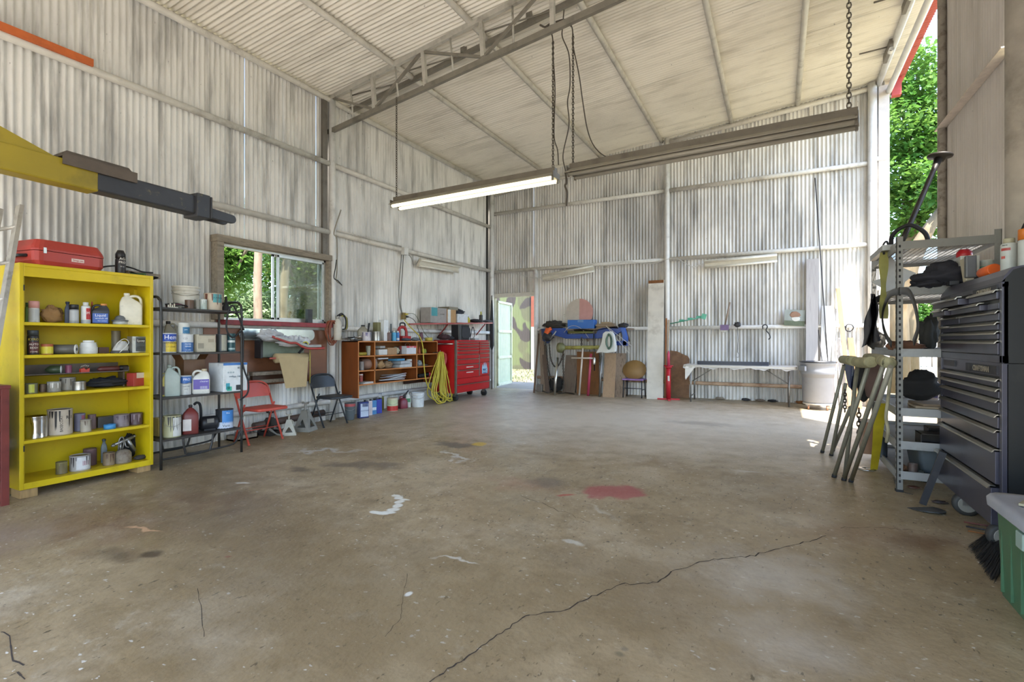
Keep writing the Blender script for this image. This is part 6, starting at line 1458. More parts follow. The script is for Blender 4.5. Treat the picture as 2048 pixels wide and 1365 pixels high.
# ================================================================== red tool chest
KX = -5.80; KY0, KY1 = onX(912, 740, KX).y, onX(980, 740, KX).y; KW = KY1 - KY0; KD = .56
ktop = 1.27; kbase = zf((KY0 + KY1) / 2)
M_RED = mk('red_enamel', '#b51a20', .3, var=.06, dirt='#5d1517', da=.06, ds=6, coat=.3)
kc = thing('tool_chest', 'wide red roller tool chest with many silver-edged drawers in the far left corner', 'tool chest', (KX - KD, KY0, kbase), R(90))
kz = lambda y: onX(914, y, KX).z - kbase
bz0 = .16; H_ = ktop - kbase
MB().b2((0, -KD + .03, bz0), (KW, 0, H_)).build('body', M_RED, kc, bevel=.006)
MB().b2((.0, -KD + .0, bz0), (.035, -KD + .04, H_)).build('corner_trim', M_STEEL, kc); MB().b2((KW - .03, -KD, bz0), (KW, -KD + .04, H_)).build('corner_trim', M_STEEL, kc)
xs = (onX(958.5, 740, KX).y - KY0)
ysL = [683.5, 689.5, 695, 701.5, 709, 718.5, 729.5, 741, 758]
def drawer(x0, x1, za, zb):
    d = MB().b2((x0 + .006, -KD - .004, za + .005), (x1 - .006, -KD + .035, zb - .004)).build('drawer', M_RED, kc, bevel=.003)
    h = MB().b2((x0 + .015, -KD - .022, zb - .022), (x1 - .015, -KD - .004, zb - .006)).build('pull_strip', M_CHROME, d)
    return d
zl = [kz(y) for y in ysL]
for i in range(len(zl) - 1): drawer(.04, xs - .01, zl[i + 1], zl[i])
ysR = [683.5, 688.8, 694, 700, 708, 717.5, 728]
zr = [kz(y) for y in ysR]
for i in range(len(zr) - 1): drawer(xs + .02, KW - .035, zr[i + 1], zr[i])
drawer(.04, KW - .035, bz0 + .02, kz(770))
MB().b2((xs + .026, -KD - .004, kz(757)), (KW - .04, -KD + .03, kz(729.5))).build('side_door', M_RED, kc, bevel=.003)
MB().b2((.04, -KD, kz(769)), (KW - .035, -KD + .03, kz(759))).build('lower_rail', M_RED, kc)
MB().b2((xs - .008, -KD - .004, kz(757)), (xs + .018, -KD + .03, kz(712))).build('divider_trim', M_STEEL, kc)
lx = (xs + KW) / 2 - .01; lz = (kz(757) + kz(729.5)) / 2
lg = MB().prism([(-.11, -.10), (.11, -.10), (.12, .0), (.09, .06), (.07, .13), (.045, .04), (.02, .16), (-.01, .05), (-.03, .15), (-.055, .04), (-.09, .11), (-.12, .02)], .002, c=(lx, -KD - .006, lz)).build('logo_badge', pl('#9fc3d8', .4), kc)
text('MAC', .075, Matrix.Translation((lx, -KD - .009, lz - .02)) @ FACE, pl('#1f4f86', .4), lg, bold=.002); text('TOOLS', .055, Matrix.Translation((lx, -KD - .009, lz - .085)) @ FACE, pl('#1f4f86', .4), lg, bold=.002)
for za in (kz(736) , kz(747)): MB().b2((xs * .42, -KD - .007, za - .012), (xs * .72, -KD - .003, za + .006)).build('drawer_tag', pl('#d9d5cf', .4), kc)
MB().tube([(-.03, -KD + .06, H_ - .08), (-.05, -KD + .06, H_ - .08), (-.05, -.06, H_ - .08), (-.0, -.06, H_ - .08)], .018, 8).build('push_handle', M_CHROME, kc)
for x in (.10, KW - .12):
    for y in (-KD + .09, -.09):
        w_ = MB(Matrix.Translation((x, y, .07)) @ Ry(R(90))).lathe([(.03, -.025), (.07, -.022), (.07, .022), (.03, .025)], 18).build('caster', M_RUB, kc)
        MB().b2((x - .035, y - .03, .09), (x + .035, y + .03, bz0)).build('caster_fork', M_STEEL, w_)
# things on the chest
sp = thing('speaker', 'black box speaker standing on the red tool chest', 'speaker', spotX(921, KX - .2, ktop), R(90) - .12)
m = mpp(sp.location)
MB().rbox((0, 0, 15 * m), (34 * m, 24 * m, 30 * m), 5 * m, 4).build('cabinet', mk('speaker_black', '#1b1c20', .4), sp, bevel=.004)
MB().rbox((0, 0, 0), (26 * m, 22 * m, .006), 6 * m, 4, M=Matrix.Translation((3 * m, -12.2 * m, 15 * m)) @ Rx(R(90))).build('front_grille', mk('speaker_front', '#2c2d32', .6), sp)
heap('drill', 'dark red and black power drill on the red tool chest', 'drill', 888, 17, 12, '#3a2226', X=KX - .22, z=ktop, d=.8, seed=8, amt=.6, fr=3)
heap('black_tool', 'black tool beside the drill on the red tool chest', 'tool', 901, 10, 8, '#232327', X=KX - .15, z=ktop, d=.8, seed=11, amt=.6, fr=3)
wire('radio_cable', 'black cable looped behind the speaker on the red tool chest', 'cable', [spotX(940, KX - .3, ktop + .01), spotX(944, KX - .3, ktop + .25), spotX(947, KX - .3, ktop + .28), spotX(949, KX - .3, ktop + .1), spotX(944, KX - .25, ktop + .012)], .01, M_BLK)
carton('small clear plastic case on the red tool chest right of the speaker', 949, 8, 4, '#a9b0b0', X=KX - .15, z=ktop)
# red wall shelf
sa = Vector((XL + .06, onX(840, 648, -6.2).y, 1.60)); sb_ = Vector((XL + .06, onX(984, 643, -6.15).y, 1.70))
ws = thing('plank_shelf', 'narrow red wall shelf above the red tool chest', 'shelf', sa)
L_ = (sb_ - sa).length; sl = (sb_.z - sa.z) / (sb_.y - sa.y)
MB().add([(0, 0, 0), (.05, 0, 0), (.34, .55, sl * .55), (.36, sb_.y - sa.y, sb_.z - sa.z), (0, sb_.y - sa.y, sb_.z - sa.z)] + [(a, b, c - .028) for a, b, c in [(0, 0, 0), (.05, 0, 0), (.34, .55, sl * .55), (.36, sb_.y - sa.y, sb_.z - sa.z), (0, sb_.y - sa.y, sb_.z - sa.z)]], [[0, 1, 2, 3, 4], [9, 8, 7, 6, 5]] + [[i, i + 5, (i + 1) % 5 + 5, (i + 1) % 5] for i in range(5)]).build('board', pl('#a8433c', .45, dirt='#6d2a25', da=.15), ws)
for f in (.35, .92):
    q = Vector((0, (sb_.y - sa.y) * f, sl * (sb_.y - sa.y) * f)); MB().bar(q + Vector((.02, 0, -.30)), q + Vector((.28, 0, -.03)), .02, .02).build('bracket', pl('#8d2f2b', .5), ws)
def zs_(y): return sa.z + sl * (y - sa.y) + .001
def sh(x, X=XL + .24): p = onX(x, 640, X); return Vector((X, p.y, zs_(p.y)))
carton('grey carton with a teal corner label on the red wall shelf', 868, 33, 30, '#97918d', X=XL + .22, z=zs_(sh(868).y), d=.45, patches=[(.05, .40, .45, 1.0, '#3f9098')], txt=[('car wash', 4, .6, '#5d5955', .2)])
carton('tan cardboard box with a white edge on the red wall shelf', 893, 17, 26, '#a97f4c', X=XL + .23, z=zs_(sh(893).y), d=.9, patches=[(0, .35, 0, 1, '#cfcfca')])
carton('flat grey box lying on the tan cardboard box', 896, 18, 6, '#77705f', X=XL + .2, z=zs_(sh(893).y) + 26 * mpp(sh(893)), d=.9)
wbx = carton('white carton with dark cloth on it on the red wall shelf', 913, 21, 17, '#c6c8cc', X=XL + .22, z=zs_(sh(913).y), d=.8)
heap('black_cloth', 'dark blue-black cloth heaped on the white carton', 'cloth', 913, 22, 11, '#2a2c36', X=XL + .22, z=zs_(sh(913).y) + 17 * mpp(sh(913)), d=.5, seed=6, amt=.8, fr=3)
jug('yellow squeeze bottle on the red wall shelf', 936, 8, 12, '#c9bd3c', '#2a2a2a', X=XL + .25, z=zs_(sh(936).y), style='plain', name='bottle', cat='bottle', neck=.4)
jug('small orange bottle beside the yellow one on the red wall shelf', 929, 6, 9, '#c0682f', '#c0682f', X=XL + .25, z=zs_(sh(929).y), style='plain', name='bottle', cat='bottle', neck=.4)
heap('black_tool', 'flat black sander on the red wall shelf', 'sander', 951, 16, 7, '#26272b', X=XL + .23, z=zs_(sh(951).y), d=.8, seed=2, amt=.5, fr=3)
spray('spray bottle with a yellow trigger head on the red wall shelf', 962, 8, 22, '#2c2a26', '#b5b03a', X=XL + .25, z=zs_(sh(962).y), capf=.3, capr=.35, name='spray_bottle', cat='spray bottle')
heap('hand_tool', 'grey pliers at the right end of the red wall shelf', 'pliers', 974, 14, 5, '#55565a', X=XL + .25, z=zs_(sh(974).y), d=.7, seed=13, amt=.5, fr=3)
p = onX(975.5, 677, XL + .25)
um = thing('umbrella', 'closed black umbrella standing in the corner behind the red tool chest', 'umbrella', (XL + .22, p.y + .25, zf(10.9)), 0)
ut = onX(975.5, 592, XL + .22).z - um.location.z
MB().lathe([(.01, 0), (.012, ut * .42), (.055, ut * .47), (.05, ut * .7), (.02, ut * .95), (.014, ut * .97)], 12).build('canopy', M_RUB, um)
MB().lathe([(.02, ut * .96), (.02, ut * 1.0), (.01, ut * 1.01)], 10).build('grip', M_STEEL, um)
# ================================================================== things along the back wall
M_CHAIN = mk('chain_steel', '#4a443e', .5, .6, var=.2, dirt='#6b4a33', da=.3, ds=10)
def chain_mb(pts, link=.035, r=.0045):
    P = []; pts = [Vector(p) for p in pts]
    # even spacing along the path
    d = 0; out = [pts[0]]
    for i in range(len(pts) - 1):
        a, b = pts[i], pts[i + 1]; L_ = (b - a).length; t = link * .72 - d
        while t <= L_: out.append(a + (b - a) * (t / L_)); t += link * .72
        d = (d + L_) % (link * .72)
    mb = MB()
    for i in range(len(out) - 1):
        c = (out[i] + out[i + 1]) / 2; t = (out[i + 1] - out[i]).normalized()
        s = t.cross(Vector((0, 1, .01))).normalized() if i % 2 else t.cross(Vector((1, .01, 0))).normalized()
        mb.tube([c + t * (math.cos(q) * link * .5) + s * (math.sin(q) * link * .27) for q in [2 * PI * k / 8 for k in range(8)]], r, 4, closed=True)
    return mb
def chain(label, pts, link=.035, r=.0045, k=5, mat=None):
    b = Vector(pts[0]); P = [Vector(p) - b for p in pts]
    o = chain_mb(smooth_path(P, k) if k else P, link, r).build('chain', mat or M_CHAIN, loc=b)
    return tag(o, label, 'chain')
def lean(name, label, cat, x0, x1, yb, yt, mat, dt=.03, Y=None, top=YB - .05, xt0=None, xt1=None, parent=None, yb2=None):
    # board standing on the floor and leaning on the back wall; pixel edges at foot and head
    a, b = onF(x0, yb), onF(x1, yb2 or yb)
    if Y is not None:
        a = Vector((onY(x0, yb, Y).x, Y, zf(Y))); b = Vector((onY(x1, yb, Y).x, Y, zf(Y)))
    top = min(top, YB - .115 - dt)
    for q in (a, b):
        q.y = min(q.y, YB - .16); q.z = zf(q.y)
    c = onY(xt0 if xt0 is not None else x0, yt, top); d = onY(xt1 if xt1 is not None else x1, yt, top)
    w = ((b - a).length + (d - c).length) / 2
    base = (a + b) / 2; head = (c + d) / 2
    t = Vector((0, dt, 0)); vs = []
    hx = Vector((w / 2, 0, 0))
    for q in (base, head): vs += [q - hx, q + hx, q + hx + t, q - hx + t]
    vs = [v - base for v in vs]
    o = MB().add(vs, [[3, 2, 1, 0], [4, 5, 6, 7], [0, 1, 5, 4], [1, 2, 6, 5], [2, 3, 7, 6], [3, 0, 4, 7]]).build(name, mat, parent, loc=base)
    return tag(o, label, cat)
def rod(name, label, cat, p, q, r, mat, n=8):
    p, q = Vector(p), Vector(q)
    return tag(MB().tube([Vector((0, 0, 0)), q - p], r, n).build(name, mat, loc=p), label, cat)
def wood(nm, c, **k): return mk('wood_' + nm, c, .75, var=.22, vs=5, dirt='#3f2c1d', da=k.get('da', .25), ds=k.get('ds', 5), stretch=(6, 6, .7))
W_TAN, W_BRN, W_GREY, W_WEA = wood('tan', '#a5886a'), wood('brown', '#7d4f26'), wood('grey', '#7a6a5c', da=.4), wood('weathered', '#8d7a68', da=.45)
# --- boards standing against the wall
lean('board', 'grey stained board leaning behind the chains, left of the brown plywood', 'board', 1131, 1158, 783, 711, W_GREY, top=YB - .13)
lean('board', 'brown plywood board behind the white cross wrench', 'board', 1153, 1198, 789, 704, W_BRN, top=YB - .12)
lean('board', 'tan board standing under the white funnel', 'board', 1204, 1229, 795, 707, W_TAN, top=YB - .30, dt=.035, xt0=1210, xt1=1232)
lean('board', 'weathered wide-grained board right of the tan board', 'board', 1229, 1251, 795, 707, W_WEA, top=YB - .30, dt=.035, xt0=1232, xt1=1251)
lean('board', 'tall white-painted plywood board leaning on the back wall post', 'board', 1293, 1326, 799, 561, mk('white_ply', '#cfc9bd', .7, var=.10, vs=6, dirt='#7e6e5a', da=.30, ds=2.4), top=YB - .15, dt=.02, xt0=1297, xt1=1328)
wbd = bpy.data.objects['board.004']
hb = onY(1312, 566, YB - .155) - wbd.location
MB().b2((hb.x - .16, hb.y - .006, hb.z - .09), (hb.x + .16, hb.y + .012, hb.z + .055)).build('worn_end', W_BRN, wbd)
lean('lath', 'thin brown lath leaning beside the tall white board', 'lath', 1330, 1333, 794, 637, wood('lath', '#a3683c'), top=YB - .16, dt=.012, xt0=1331, xt1=1334)
lean('lath', 'thin pale lath leaning beside the brown one', 'lath', 1334, 1337, 794, 640, wood('palelath', '#b9a58c'), top=YB - .16, dt=.012, xt0=1336, xt1=1339)
lean('board', 'grey weathered plank at the far left of the back wall beside the door', 'board', 1082, 1090, 784, 660, W_WEA, top=YB - .10, dt=.03, xt0=1078, xt1=1087)
lean('board', 'dark narrow plank beside the hanging chain near the door', 'board', 1091, 1099, 786, 690, wood('darkplank', '#5f4f43', da=.4), top=YB - .10, dt=.03, xt0=1082, xt1=1090)
rod('wooden_stick', 'brown stick leaning against the door post', 'stick', onF(1068, 786), onY(1078, 668, YB - .08), .022, wood('stick', '#6d5543'))
rod('wooden_stick', 'thin brown stick leaning beside the grey weathered plank', 'stick', onF(1096, 783), onY(1083, 694, YB - .10), .014, wood('stick2', '#8a6a4e'))
# rusty steel sheet behind the red stand
p = onF(1357, 797)
o = MB().prism([(-.20, 0), (.20, 0), (.20, .82), (.17, .88), (.05, .93), (-.05, .98), (-.2, 1.0)], .006).build('steel_sheet', mk('rust_sheet', '#7a5a40', .7, .2, var=.25, dirt='#4a3020', da=.4, ds=2.5), loc=(p.x, YB - .12, zf(YB) ))
o.rotation_euler = (R(-3), 0, 0); tag(o, 'brown rusty sheet leaning on the wall behind the red stand', 'metal sheet')
# --- the table
tx0, tx1 = onF(1378, 805).x, onF(1581, 816).x; ty0 = onF(1480, 810).y; tw = .62
tb = thing('folding_table', 'long plastic-covered folding table against the back wall', 'table', ((tx0 + tx1) / 2, ty0 + tw / 2, zf(ty0)))
L_ = (tx1 - tx0) / 2 + .10; H_ = .735
MB().rbox((0, 0, H_ - .02), (2 * L_, tw, .04), .04).build('tabletop', mk('table_plastic', '#c3bdb2', .5, var=.06), tb)
def sheetf(u, v):
    x = (u - .5) * 2 * (L_ + .02); y = (v - .5) * (tw + .02); z = H_ + .004
    if v < .12: z -= (.12 - v) / .12 * (.055 + .02 * math.sin(u * 29) + .01 * math.sin(u * 71)); y += .12 * tw * 0 - .004 * math.sin(u * 40)
    return (x, y, z)
MB().sheet(sheetf, 60, 12).build('plastic_cover', mk('plastic_cover', '#cfcac2', .3, var=.08, spec=.6), tb)
for s in (-1, 1):
    xx = s * (L_ - .12)
    for y in (-tw / 2 + .05, tw / 2 - .05): MB().tube([(xx, y, H_ - .04), (xx, y, .0)], .016, 8).build('leg', M_STEEL, tb)
    MB().tube([(xx, -tw / 2 + .05, .12), (xx, tw / 2 - .05, .12)], .012, 6).build('leg_stretcher', M_STEEL, tb)
    MB().tube([(xx, 0, .40), (xx - s * .42, 0, H_ - .05)], .011, 6).build('leg_brace', M_STEEL, tb)
MB().sheet(lambda u, v: (-L_ + .02 + .16 * u * (1 - v) + .03 * u, -tw / 2 - .005, H_ - .04 - v * .24 + .02 * math.sin(u * 9)), 6, 6).build('cover_corner', mk('plastic_cover', '#cfcac2'), tb)
a, b = onY(1395, 727, ty0 + .25), onY(1538, 727, ty0 + .25)
tag(MB().rbox((0, 0, .035), ((b - a).length, .09, .07), .02).build('light_bar', mk('navy_metal', '#262a38', .4), loc=((a.x + b.x) / 2, ty0 + .25, zf(ty0) + H_ + .006)), 'long dark navy bar lying on the folding table', 'bar')
# --- red stand
p = onF(1357, 799) ; p = onF(1337, 800)
rs = thing('screw_jack', 'tall red steel post stand with a flat cross base beside the table', 'stand', p)
m = mpp(p); M_REDP = mk('red_paint_steel', '#b4202c', .4, var=.12, dirt='#6e1a1f', da=.15)
MB().tube([(0, 0, .02), (0, 0, 66 * m)], 4.6 * m, 14).build('lower_tube', M_REDP, rs)
MB().lathe([(7 * m, 64 * m), (7 * m, 67 * m)], 14).build('collar', M_REDP, rs); MB().tube([(-9 * m, 0, 68 * m), (9 * m, 0, 68 * m)], 1.2 * m, 6).build('pin', M_REDP, rs)
MB().tube([(0, 0, 66 * m), (0, 0, 92 * m), (0, 0, 98 * m)], [3.2 * m, 2.6 * m, .8 * m], 12).build('upper_tube', mk('pink_red', '#b83a55', .4), rs)
for an in (15, 105): MB(Rz(R(an))).b2((-.22, -.025, 0), (.22, .025, .03)).build('base_bar', M_REDP, rs)
MB().b2((-.006, -4.75 * m, 38 * m), (3 * m, -4.4 * m, 48 * m)).build('label', pl('#d6d2cb', .5), rs)
# --- trash can on a dolly
p = onF(1635, 822); m = mpp(p); p = p + Vector((.02, .24, 0)); p.z = zf(p.y)
tc = thing('trash_can', 'large grey plastic trash can on a wheeled dolly in the sunlight', 'trash can', p, tocam(p))
m = mpp(p) * .97; Hc = 97 * m; r1 = 33 * m * cosv(p); r2 = 37 * m * cosv(p); b0 = .12
M_BIN = mk('grey_bin', '#8f9197', .5, var=.05, dirt='#77787c', da=.15, ds=4)
MB().lathe([(r1 * .9, b0), (r1, b0 + .02), (r1 * 1.03, b0 + (Hc - b0) * .70), (r1 * 1.10, b0 + (Hc - b0) * .72), (r1 * 1.08, b0 + (Hc - b0) * .80), (r2 * 1.0, Hc - .035), (r2 * 1.06, Hc - .03), (r2 * 1.06, Hc), (r2 * .97, Hc), (r1 * .95, b0 + .1), (0, b0 + .1)], 30).build('body', M_BIN, tc)
MB().lathe([(r2 * 1.07, Hc - .012), (r2 * 1.08, Hc + .012), (r2 * .98, Hc + .014), (r2 * .97, Hc - .01)], 30).build('bag_rim', mk('black_bag', '#3a3a3d', .35), tc)
for a in (-55, 125): MB(Rz(R(a))).b2((-.09, -r2 * 1.12, Hc - .16), (.09, -r2 * .98, Hc - .07)).build('handle', M_BIN, tc, bevel=.01)
MB().lathe([(r1 * .95, b0 - .035), (r1 * .98, b0 - .02), (r1 * .95, b0)], 26).build('dolly', mk('dolly_grey', '#b2aea6', .5), tc)
for k in range(4):
    a = R(45 + 90 * k); q = Vector((math.cos(a), math.sin(a), 0)) * r1 * .82
    w_ = MB(Matrix.Translation(q + Vector((0, 0, .04))) @ Ry(R(90))).lathe([(.015, -.014), (.04, -.012), (.04, .012), (.015, .014)], 14).build('caster', mk('caster_tan', '#a5765a', .5), tc)
    MB().b2(q + Vector((-.02, -.02, .05)), q + Vector((.02, .02, b0 - .03))).build('caster_fork', M_STEEL, w_)
# --- folding chair with round tan seat behind it
cx = onY(1270, 770, YB - .35).x
ch = thing('step_stool', 'dark metal stool with a purple seat edge behind the tall white board', 'stool', (cx, YB - .42, zf(YB - .4)))
hs = .40
MB().b2((-.22, -.17, hs - .03), (.22, .17, hs)).build('seat', mk('purple_seat', '#8f6aa8', .5, var=.3, vs=9), ch, bevel=.006)
for sx in (-1, 1):
    for sy in (-1, 1): MB().tube([(sx * .19, sy * .14, hs - .03), (sx * .2, sy * .16, 0)], .013, 8).build('leg', M_BLK, ch)
    MB().tube([(sx * .195, -.15, .17), (sx * .195, .15, .17)], .009, 6).build('stretcher', M_BLK, ch)
MB().tube([(-.195, -.15, .20), (.195, -.15, .20)], .009, 6).build('stretcher', M_BLK, ch)
rd = .25; o = MB(Rx(R(78))).lathe([(0, -.012), (rd, -.012), (rd + .006, 0), (rd, .012), (0, .012)], 32).build('round_board', mk('tan_leather', '#8a6a3c', .55, var=.2, vs=3), loc=(cx + .0, YB - .40, zf(YB) + hs + rd * .80 - .02))
o.scale = (1, 1, .82); tag(o, 'round tan drum-like board standing on the purple stool', 'round board')
# --- girt shelf load: disc, blue cooler, planks
gz = 1.572
c = onY(1160, 639, YB - .12)
dd = thing('round_tabletop', 'round tabletop half pink half grey leaning on the back wall behind the blue box', 'tabletop', (c.x, YB - .16, gz))
rr = 28.5 * mpp(c)
for a0, mt in ((90, mk('disc_grey', '#b7ada0', .6, var=.08)), (-90, mk('disc_pink', '#bd8d86', .6, var=.08))):
    pts = [(0, 0)] + [(rr * math.cos(R(a0 + 10 * k)), rr * math.sin(R(a0 + 10 * k))) for k in range(19)]
    MB(Matrix.Translation((0, 0, rr)) @ Rx(R(-4))).prism(pts, .02).build('half', mt, dd)
def yb(x, y, Y): return onY(x, y, Y)
BYc = YB - .30
def box_at(name, label, cat, x0, x1, y0, y1, Y, d, mat, bev=.006):
    a, b = onY(x0, y1, Y), onY(x1, y0, Y)
    o = MB().b2((-(b.x - a.x) / 2, 0, 0), ((b.x - a.x) / 2, d, b.z - a.z)).build(name, mat, loc=((a.x + b.x) / 2, Y, a.z), bevel=bev)
    return tag(o, label, cat)
rk = thing('plank_rack', 'timber plank rack along the back wall holding the blue rail and junk', 'rack', (onY(1170, 657, YB - .3).x, YB - .3, onY(1170, 658, YB - .3).z - .03))
rw = (onY(1258, 657, YB - .3).x - onY(1079, 657, YB - .3).x) / 2
MB().b2((-rw, -.12, 0), (rw, .22, .03)).build('plank', W_WEA, rk, bevel=.003)
for f in (-.9, 0, .9): MB().bar((rw * f, .20, -.25), (rw * f, -.08, -.01), .03, .03).build('bracket', W_WEA, rk)
rz0 = rk.location.z + .03
bxm = thing('cooler', 'bright blue plastic box with a handle slot on the back wall rack', 'box', spotY(1161, YB - .36, rz0))
m = mpp(bxm.location); M_BLUE = mk('bright_blue', '#2a67b4', .35, var=.05)
MB().b2((-28 * m, 0, 0), (28 * m, .22, 18 * m)).build('body', M_BLUE, bxm, bevel=.01)
MB().b2((-6 * m, -.004, 13 * m), (6 * m, .01, 18.2 * m)).build('handle_slot', mk('slot_blue', '#5d86b8', .4), bxm)
for k, (x0, x1, h0, h1, c) in enumerate(((1192, 1229, 3, 5.5, '#8a7457'), (1193, 1230, 5.6, 8, '#7a6750'), (1191, 1228, 8.1, 10.5, '#94806a'), (1193, 1227, 10.6, 13, '#86745c'), (1202, 1219, 13.1, 16, '#a08a6c'))):
    a, b = onY(x0, 650, YB - .34), onY(x1, 650, YB - .34); m = mpp(a)
    tag(MB().b2((-(b.x - a.x) / 2, 0, 0), ((b.x - a.x) / 2, .18, (h1 - h0) * m)).build('plank', wood('pl%d' % k, c), loc=((a.x + b.x) / 2, YB - .34, rz0 + (h0 - 3) * m)), ('lowest', 'second', 'third', 'fourth', 'short topmost')[k] + ' plank of the small pile on the rack right of the blue box', 'plank', 'planks on the back wall rack')
heap('junk_heap', 'dark tangle of straps and tools at the left end of the back wall rack', 'junk', 1108, 42, 16, '#3a352f', Y=YB - .28, z=rz0, d=.35, seed=4, amt=1.0, fr=4, n=36, m_=22)
heap('junk_heap', 'tangle of wire and a clamp at the right end of the back wall rack', 'junk', 1247, 18, 10, '#3b3a3c', Y=YB - .28, z=rz0, d=.5, seed=8, amt=1.0, fr=4, n=36, m_=22)
o = MB().sheet(lambda u, v: ((u - .5) * 1.05, (v - .5) * .3, .02 + .05 * u * u + .02 * math.sin(9 * u + 4 * v) - .03 * v), 22, 8, .012).build('black_tarp', mk('black_tarp', '#211e1c', .6, var=.2), loc=spotY(1192, YB - .44, rz0 - .05))
tag(o, 'folded black tarp under the blue box and planks', 'tarp')
# the blue trough-like rail hanging in front of the wall
BR = YB - .46
def bp(x, y): q = onY(1050 + x * .2052, 540 + y * .2052, BR); return (q.x, q.z)
bl = thing('blue_rail', 'long dark blue moulded plastic rail slung below the rack', 'plastic rail', (onY(1170, 665, BR).x, BR, onY(1170, 677, BR).z))
o0 = Vector(bl.location)
def bpoly(pts, t, nm, c='#1d3f87', off=0.0):
    P = [(bp(*q)[0] - o0.x, bp(*q)[1] - o0.z) for q in pts]
    return MB().prism(list(reversed(P)), t, c=(0, off, 0)).build(nm, mk('blue_' + c[1:], c, .35, var=.08), bl, bevel=.008)
bpoly([(165, 575), (385, 568), (405, 600), (420, 628), (700, 622), (718, 580), (760, 566), (960, 562), (965, 590), (880, 640), (720, 670), (405, 672), (300, 640), (170, 640)], .10, 'front_panel')
bpoly([(935, 565), (975, 565), (1000, 660), (998, 735), (960, 742), (955, 640)], .12, 'end_arm', '#2452a3')
bpoly([(865, 700), (1000, 690), (998, 742), (870, 735)], .12, 'end_foot', '#1b3a7c')
bpoly([(165, 575), (260, 570), (250, 660), (230, 720), (180, 690)], .12, 'left_arm', '#22325c')
q0, q1 = onY(1136, 664.5, BR - .07), onY(1186, 665, BR - .07)
rod('pipe', 'olive green tube lying on the blue rail', 'tube', q0, q1, .022, mk('olive_tube', '#6b6b35', .5, var=.15))
# come-along, chains and hung iron
q = onY(1095, 668, BR - .10)
ca = thing('chain_hoist', 'orange and black chain hoist hanging at the left end of the rack', 'chain hoist', q)
M_ORG = mk('orange_cast', '#d2591d', .4, var=.1)
MB(Ry(.4)).rbox((-.02, 0, .06), (.12, .09, .12), .02).build('housing', M_ORG, ca, bevel=.006); MB(Ry(-.5)).rbox((.10, 0, .06), (.08, .08, .07), .015).build('cover', M_ORG, ca, bevel=.005)
MB().blob((.0, 0, -.07), (.26, .12, .22), 3, .5, 3).build('gear_case', M_BLK, ca)
MB().tube([(.10, -.07, -.14), (.24, -.07, .06)], .02, 8).build('lever', M_STEEL, ca)
Yc = BR - .14
chain('rusty chain hanging in a long loop below the orange hoist', [onY(1091, 683, Yc), onY(1094, 715, Yc), onY(1097, 740, Yc), onY(1102, 757, Yc), onY(1110, 765, Yc)], .05, .008)
chain('chain swagged from the orange hoist to the green hub', [onY(1098, 686, Yc), onY(1102, 720, Yc), onY(1112, 735, Yc), onY(1122, 722, Yc), onY(1128, 700, Yc)], .05, .008)
chain('double chain hanging straight down from the green hub', [onY(1128, 708, Yc), onY(1126, 725, Yc), onY(1127, 750, Yc), onY(1126.5, 785, Yc - .02)], .05, .008)
chain('short chain holding the yellow-green shaft', [onY(1163, 675, Yc), onY(1163, 692, Yc)], .06, .009)
chain('chain hanging beside the tan board', [onY(1198, 705, Yc), onY(1200, 722, Yc), onY(1202, 742, Yc), onY(1204, 760, Yc)], .05, .008)
chain('heap of chain along the floor by the grey board', [onF(1086, 784), onF(1096, 787), onF(1108, 785), onF(1120, 788), onF(1132, 787), onF(1150, 790)], .06, .011)
sh_ = thing('axle_shaft', 'yellow-green painted steel shaft with a hub hung on chains', 'shaft', onY(1128, 696, BR - .10))
q1 = onY(1198, 695, BR - .10) - sh_.location
MB().tube([(0, 0, 0), q1], .042, 12).build('shaft', mk('lichen_paint', '#a39d55', .55, var=.2, dirt='#5d5630', da=.3, ds=7), sh_)
MB(Ry(R(90))).lathe([(.05, -.16), (.11, -.14), (.12, -.04), (.07, 0), (.05, .04)], 16).build('hub', mk('lichen_hub', '#7a7a54', .6, .2, var=.3), sh_)
rod('steel_bar', 'shiny steel bar leaning on the rack, black foot on the floor', 'bar', onF(1109, 791), onY(1115, 716, BR - .15), .032, M_CHROME, 10)
cw = thing('cross_wrench', 'white-painted cross wrench leaning against the brown plywood', 'wrench', onF(1158.5, 791))
q = onY(1165.5, 697, BR - .2) - cw.location; MB().tube([(0, 0, 0), q], .020, 8).build('shaft', pl('#c9beb2', .5), cw)
k_ = onY(1164, 716.5, BR - .2) - cw.location; d_ = onY(1185, 717, BR - .2) - cw.location; d2_ = onY(1143, 716.5, BR - .2) - cw.location
MB().tube([d2_, d_], .017, 8).build('cross_bar', pl('#c9beb2', .5), cw)
rod('pry_bar', 'pink-red pry bar leaning against the brown plywood', 'bar', onF(1176, 792), onY(1182, 708, BR - .15), .030, mk('pinkred', '#b0405a', .4, var=.15, dirt='#6e2a35', da=.2))
rod('hook_rod', 'dark steel rod with a silver socket hanging from the rack', 'rod', onY(1187.5, 668, BR - .12), onY(1189, 742, BR - .12), .012, M_BLK)
tag(MB().lathe([(.03, 0), (.034, .02), (.034, .15), (.02, .17)], 12).build('socket', M_CHROME, loc=onY(1188.5, 730, BR - .16)), 'silver cylinder hung on the dark rod beside the pink bar', 'cylinder')
rod('grey_pipe', 'grey pipe standing between the brown plywood and the tan board', 'pipe', onF(1199, 794), onY(1203, 712, BR - .2), .024, M_STEEL)
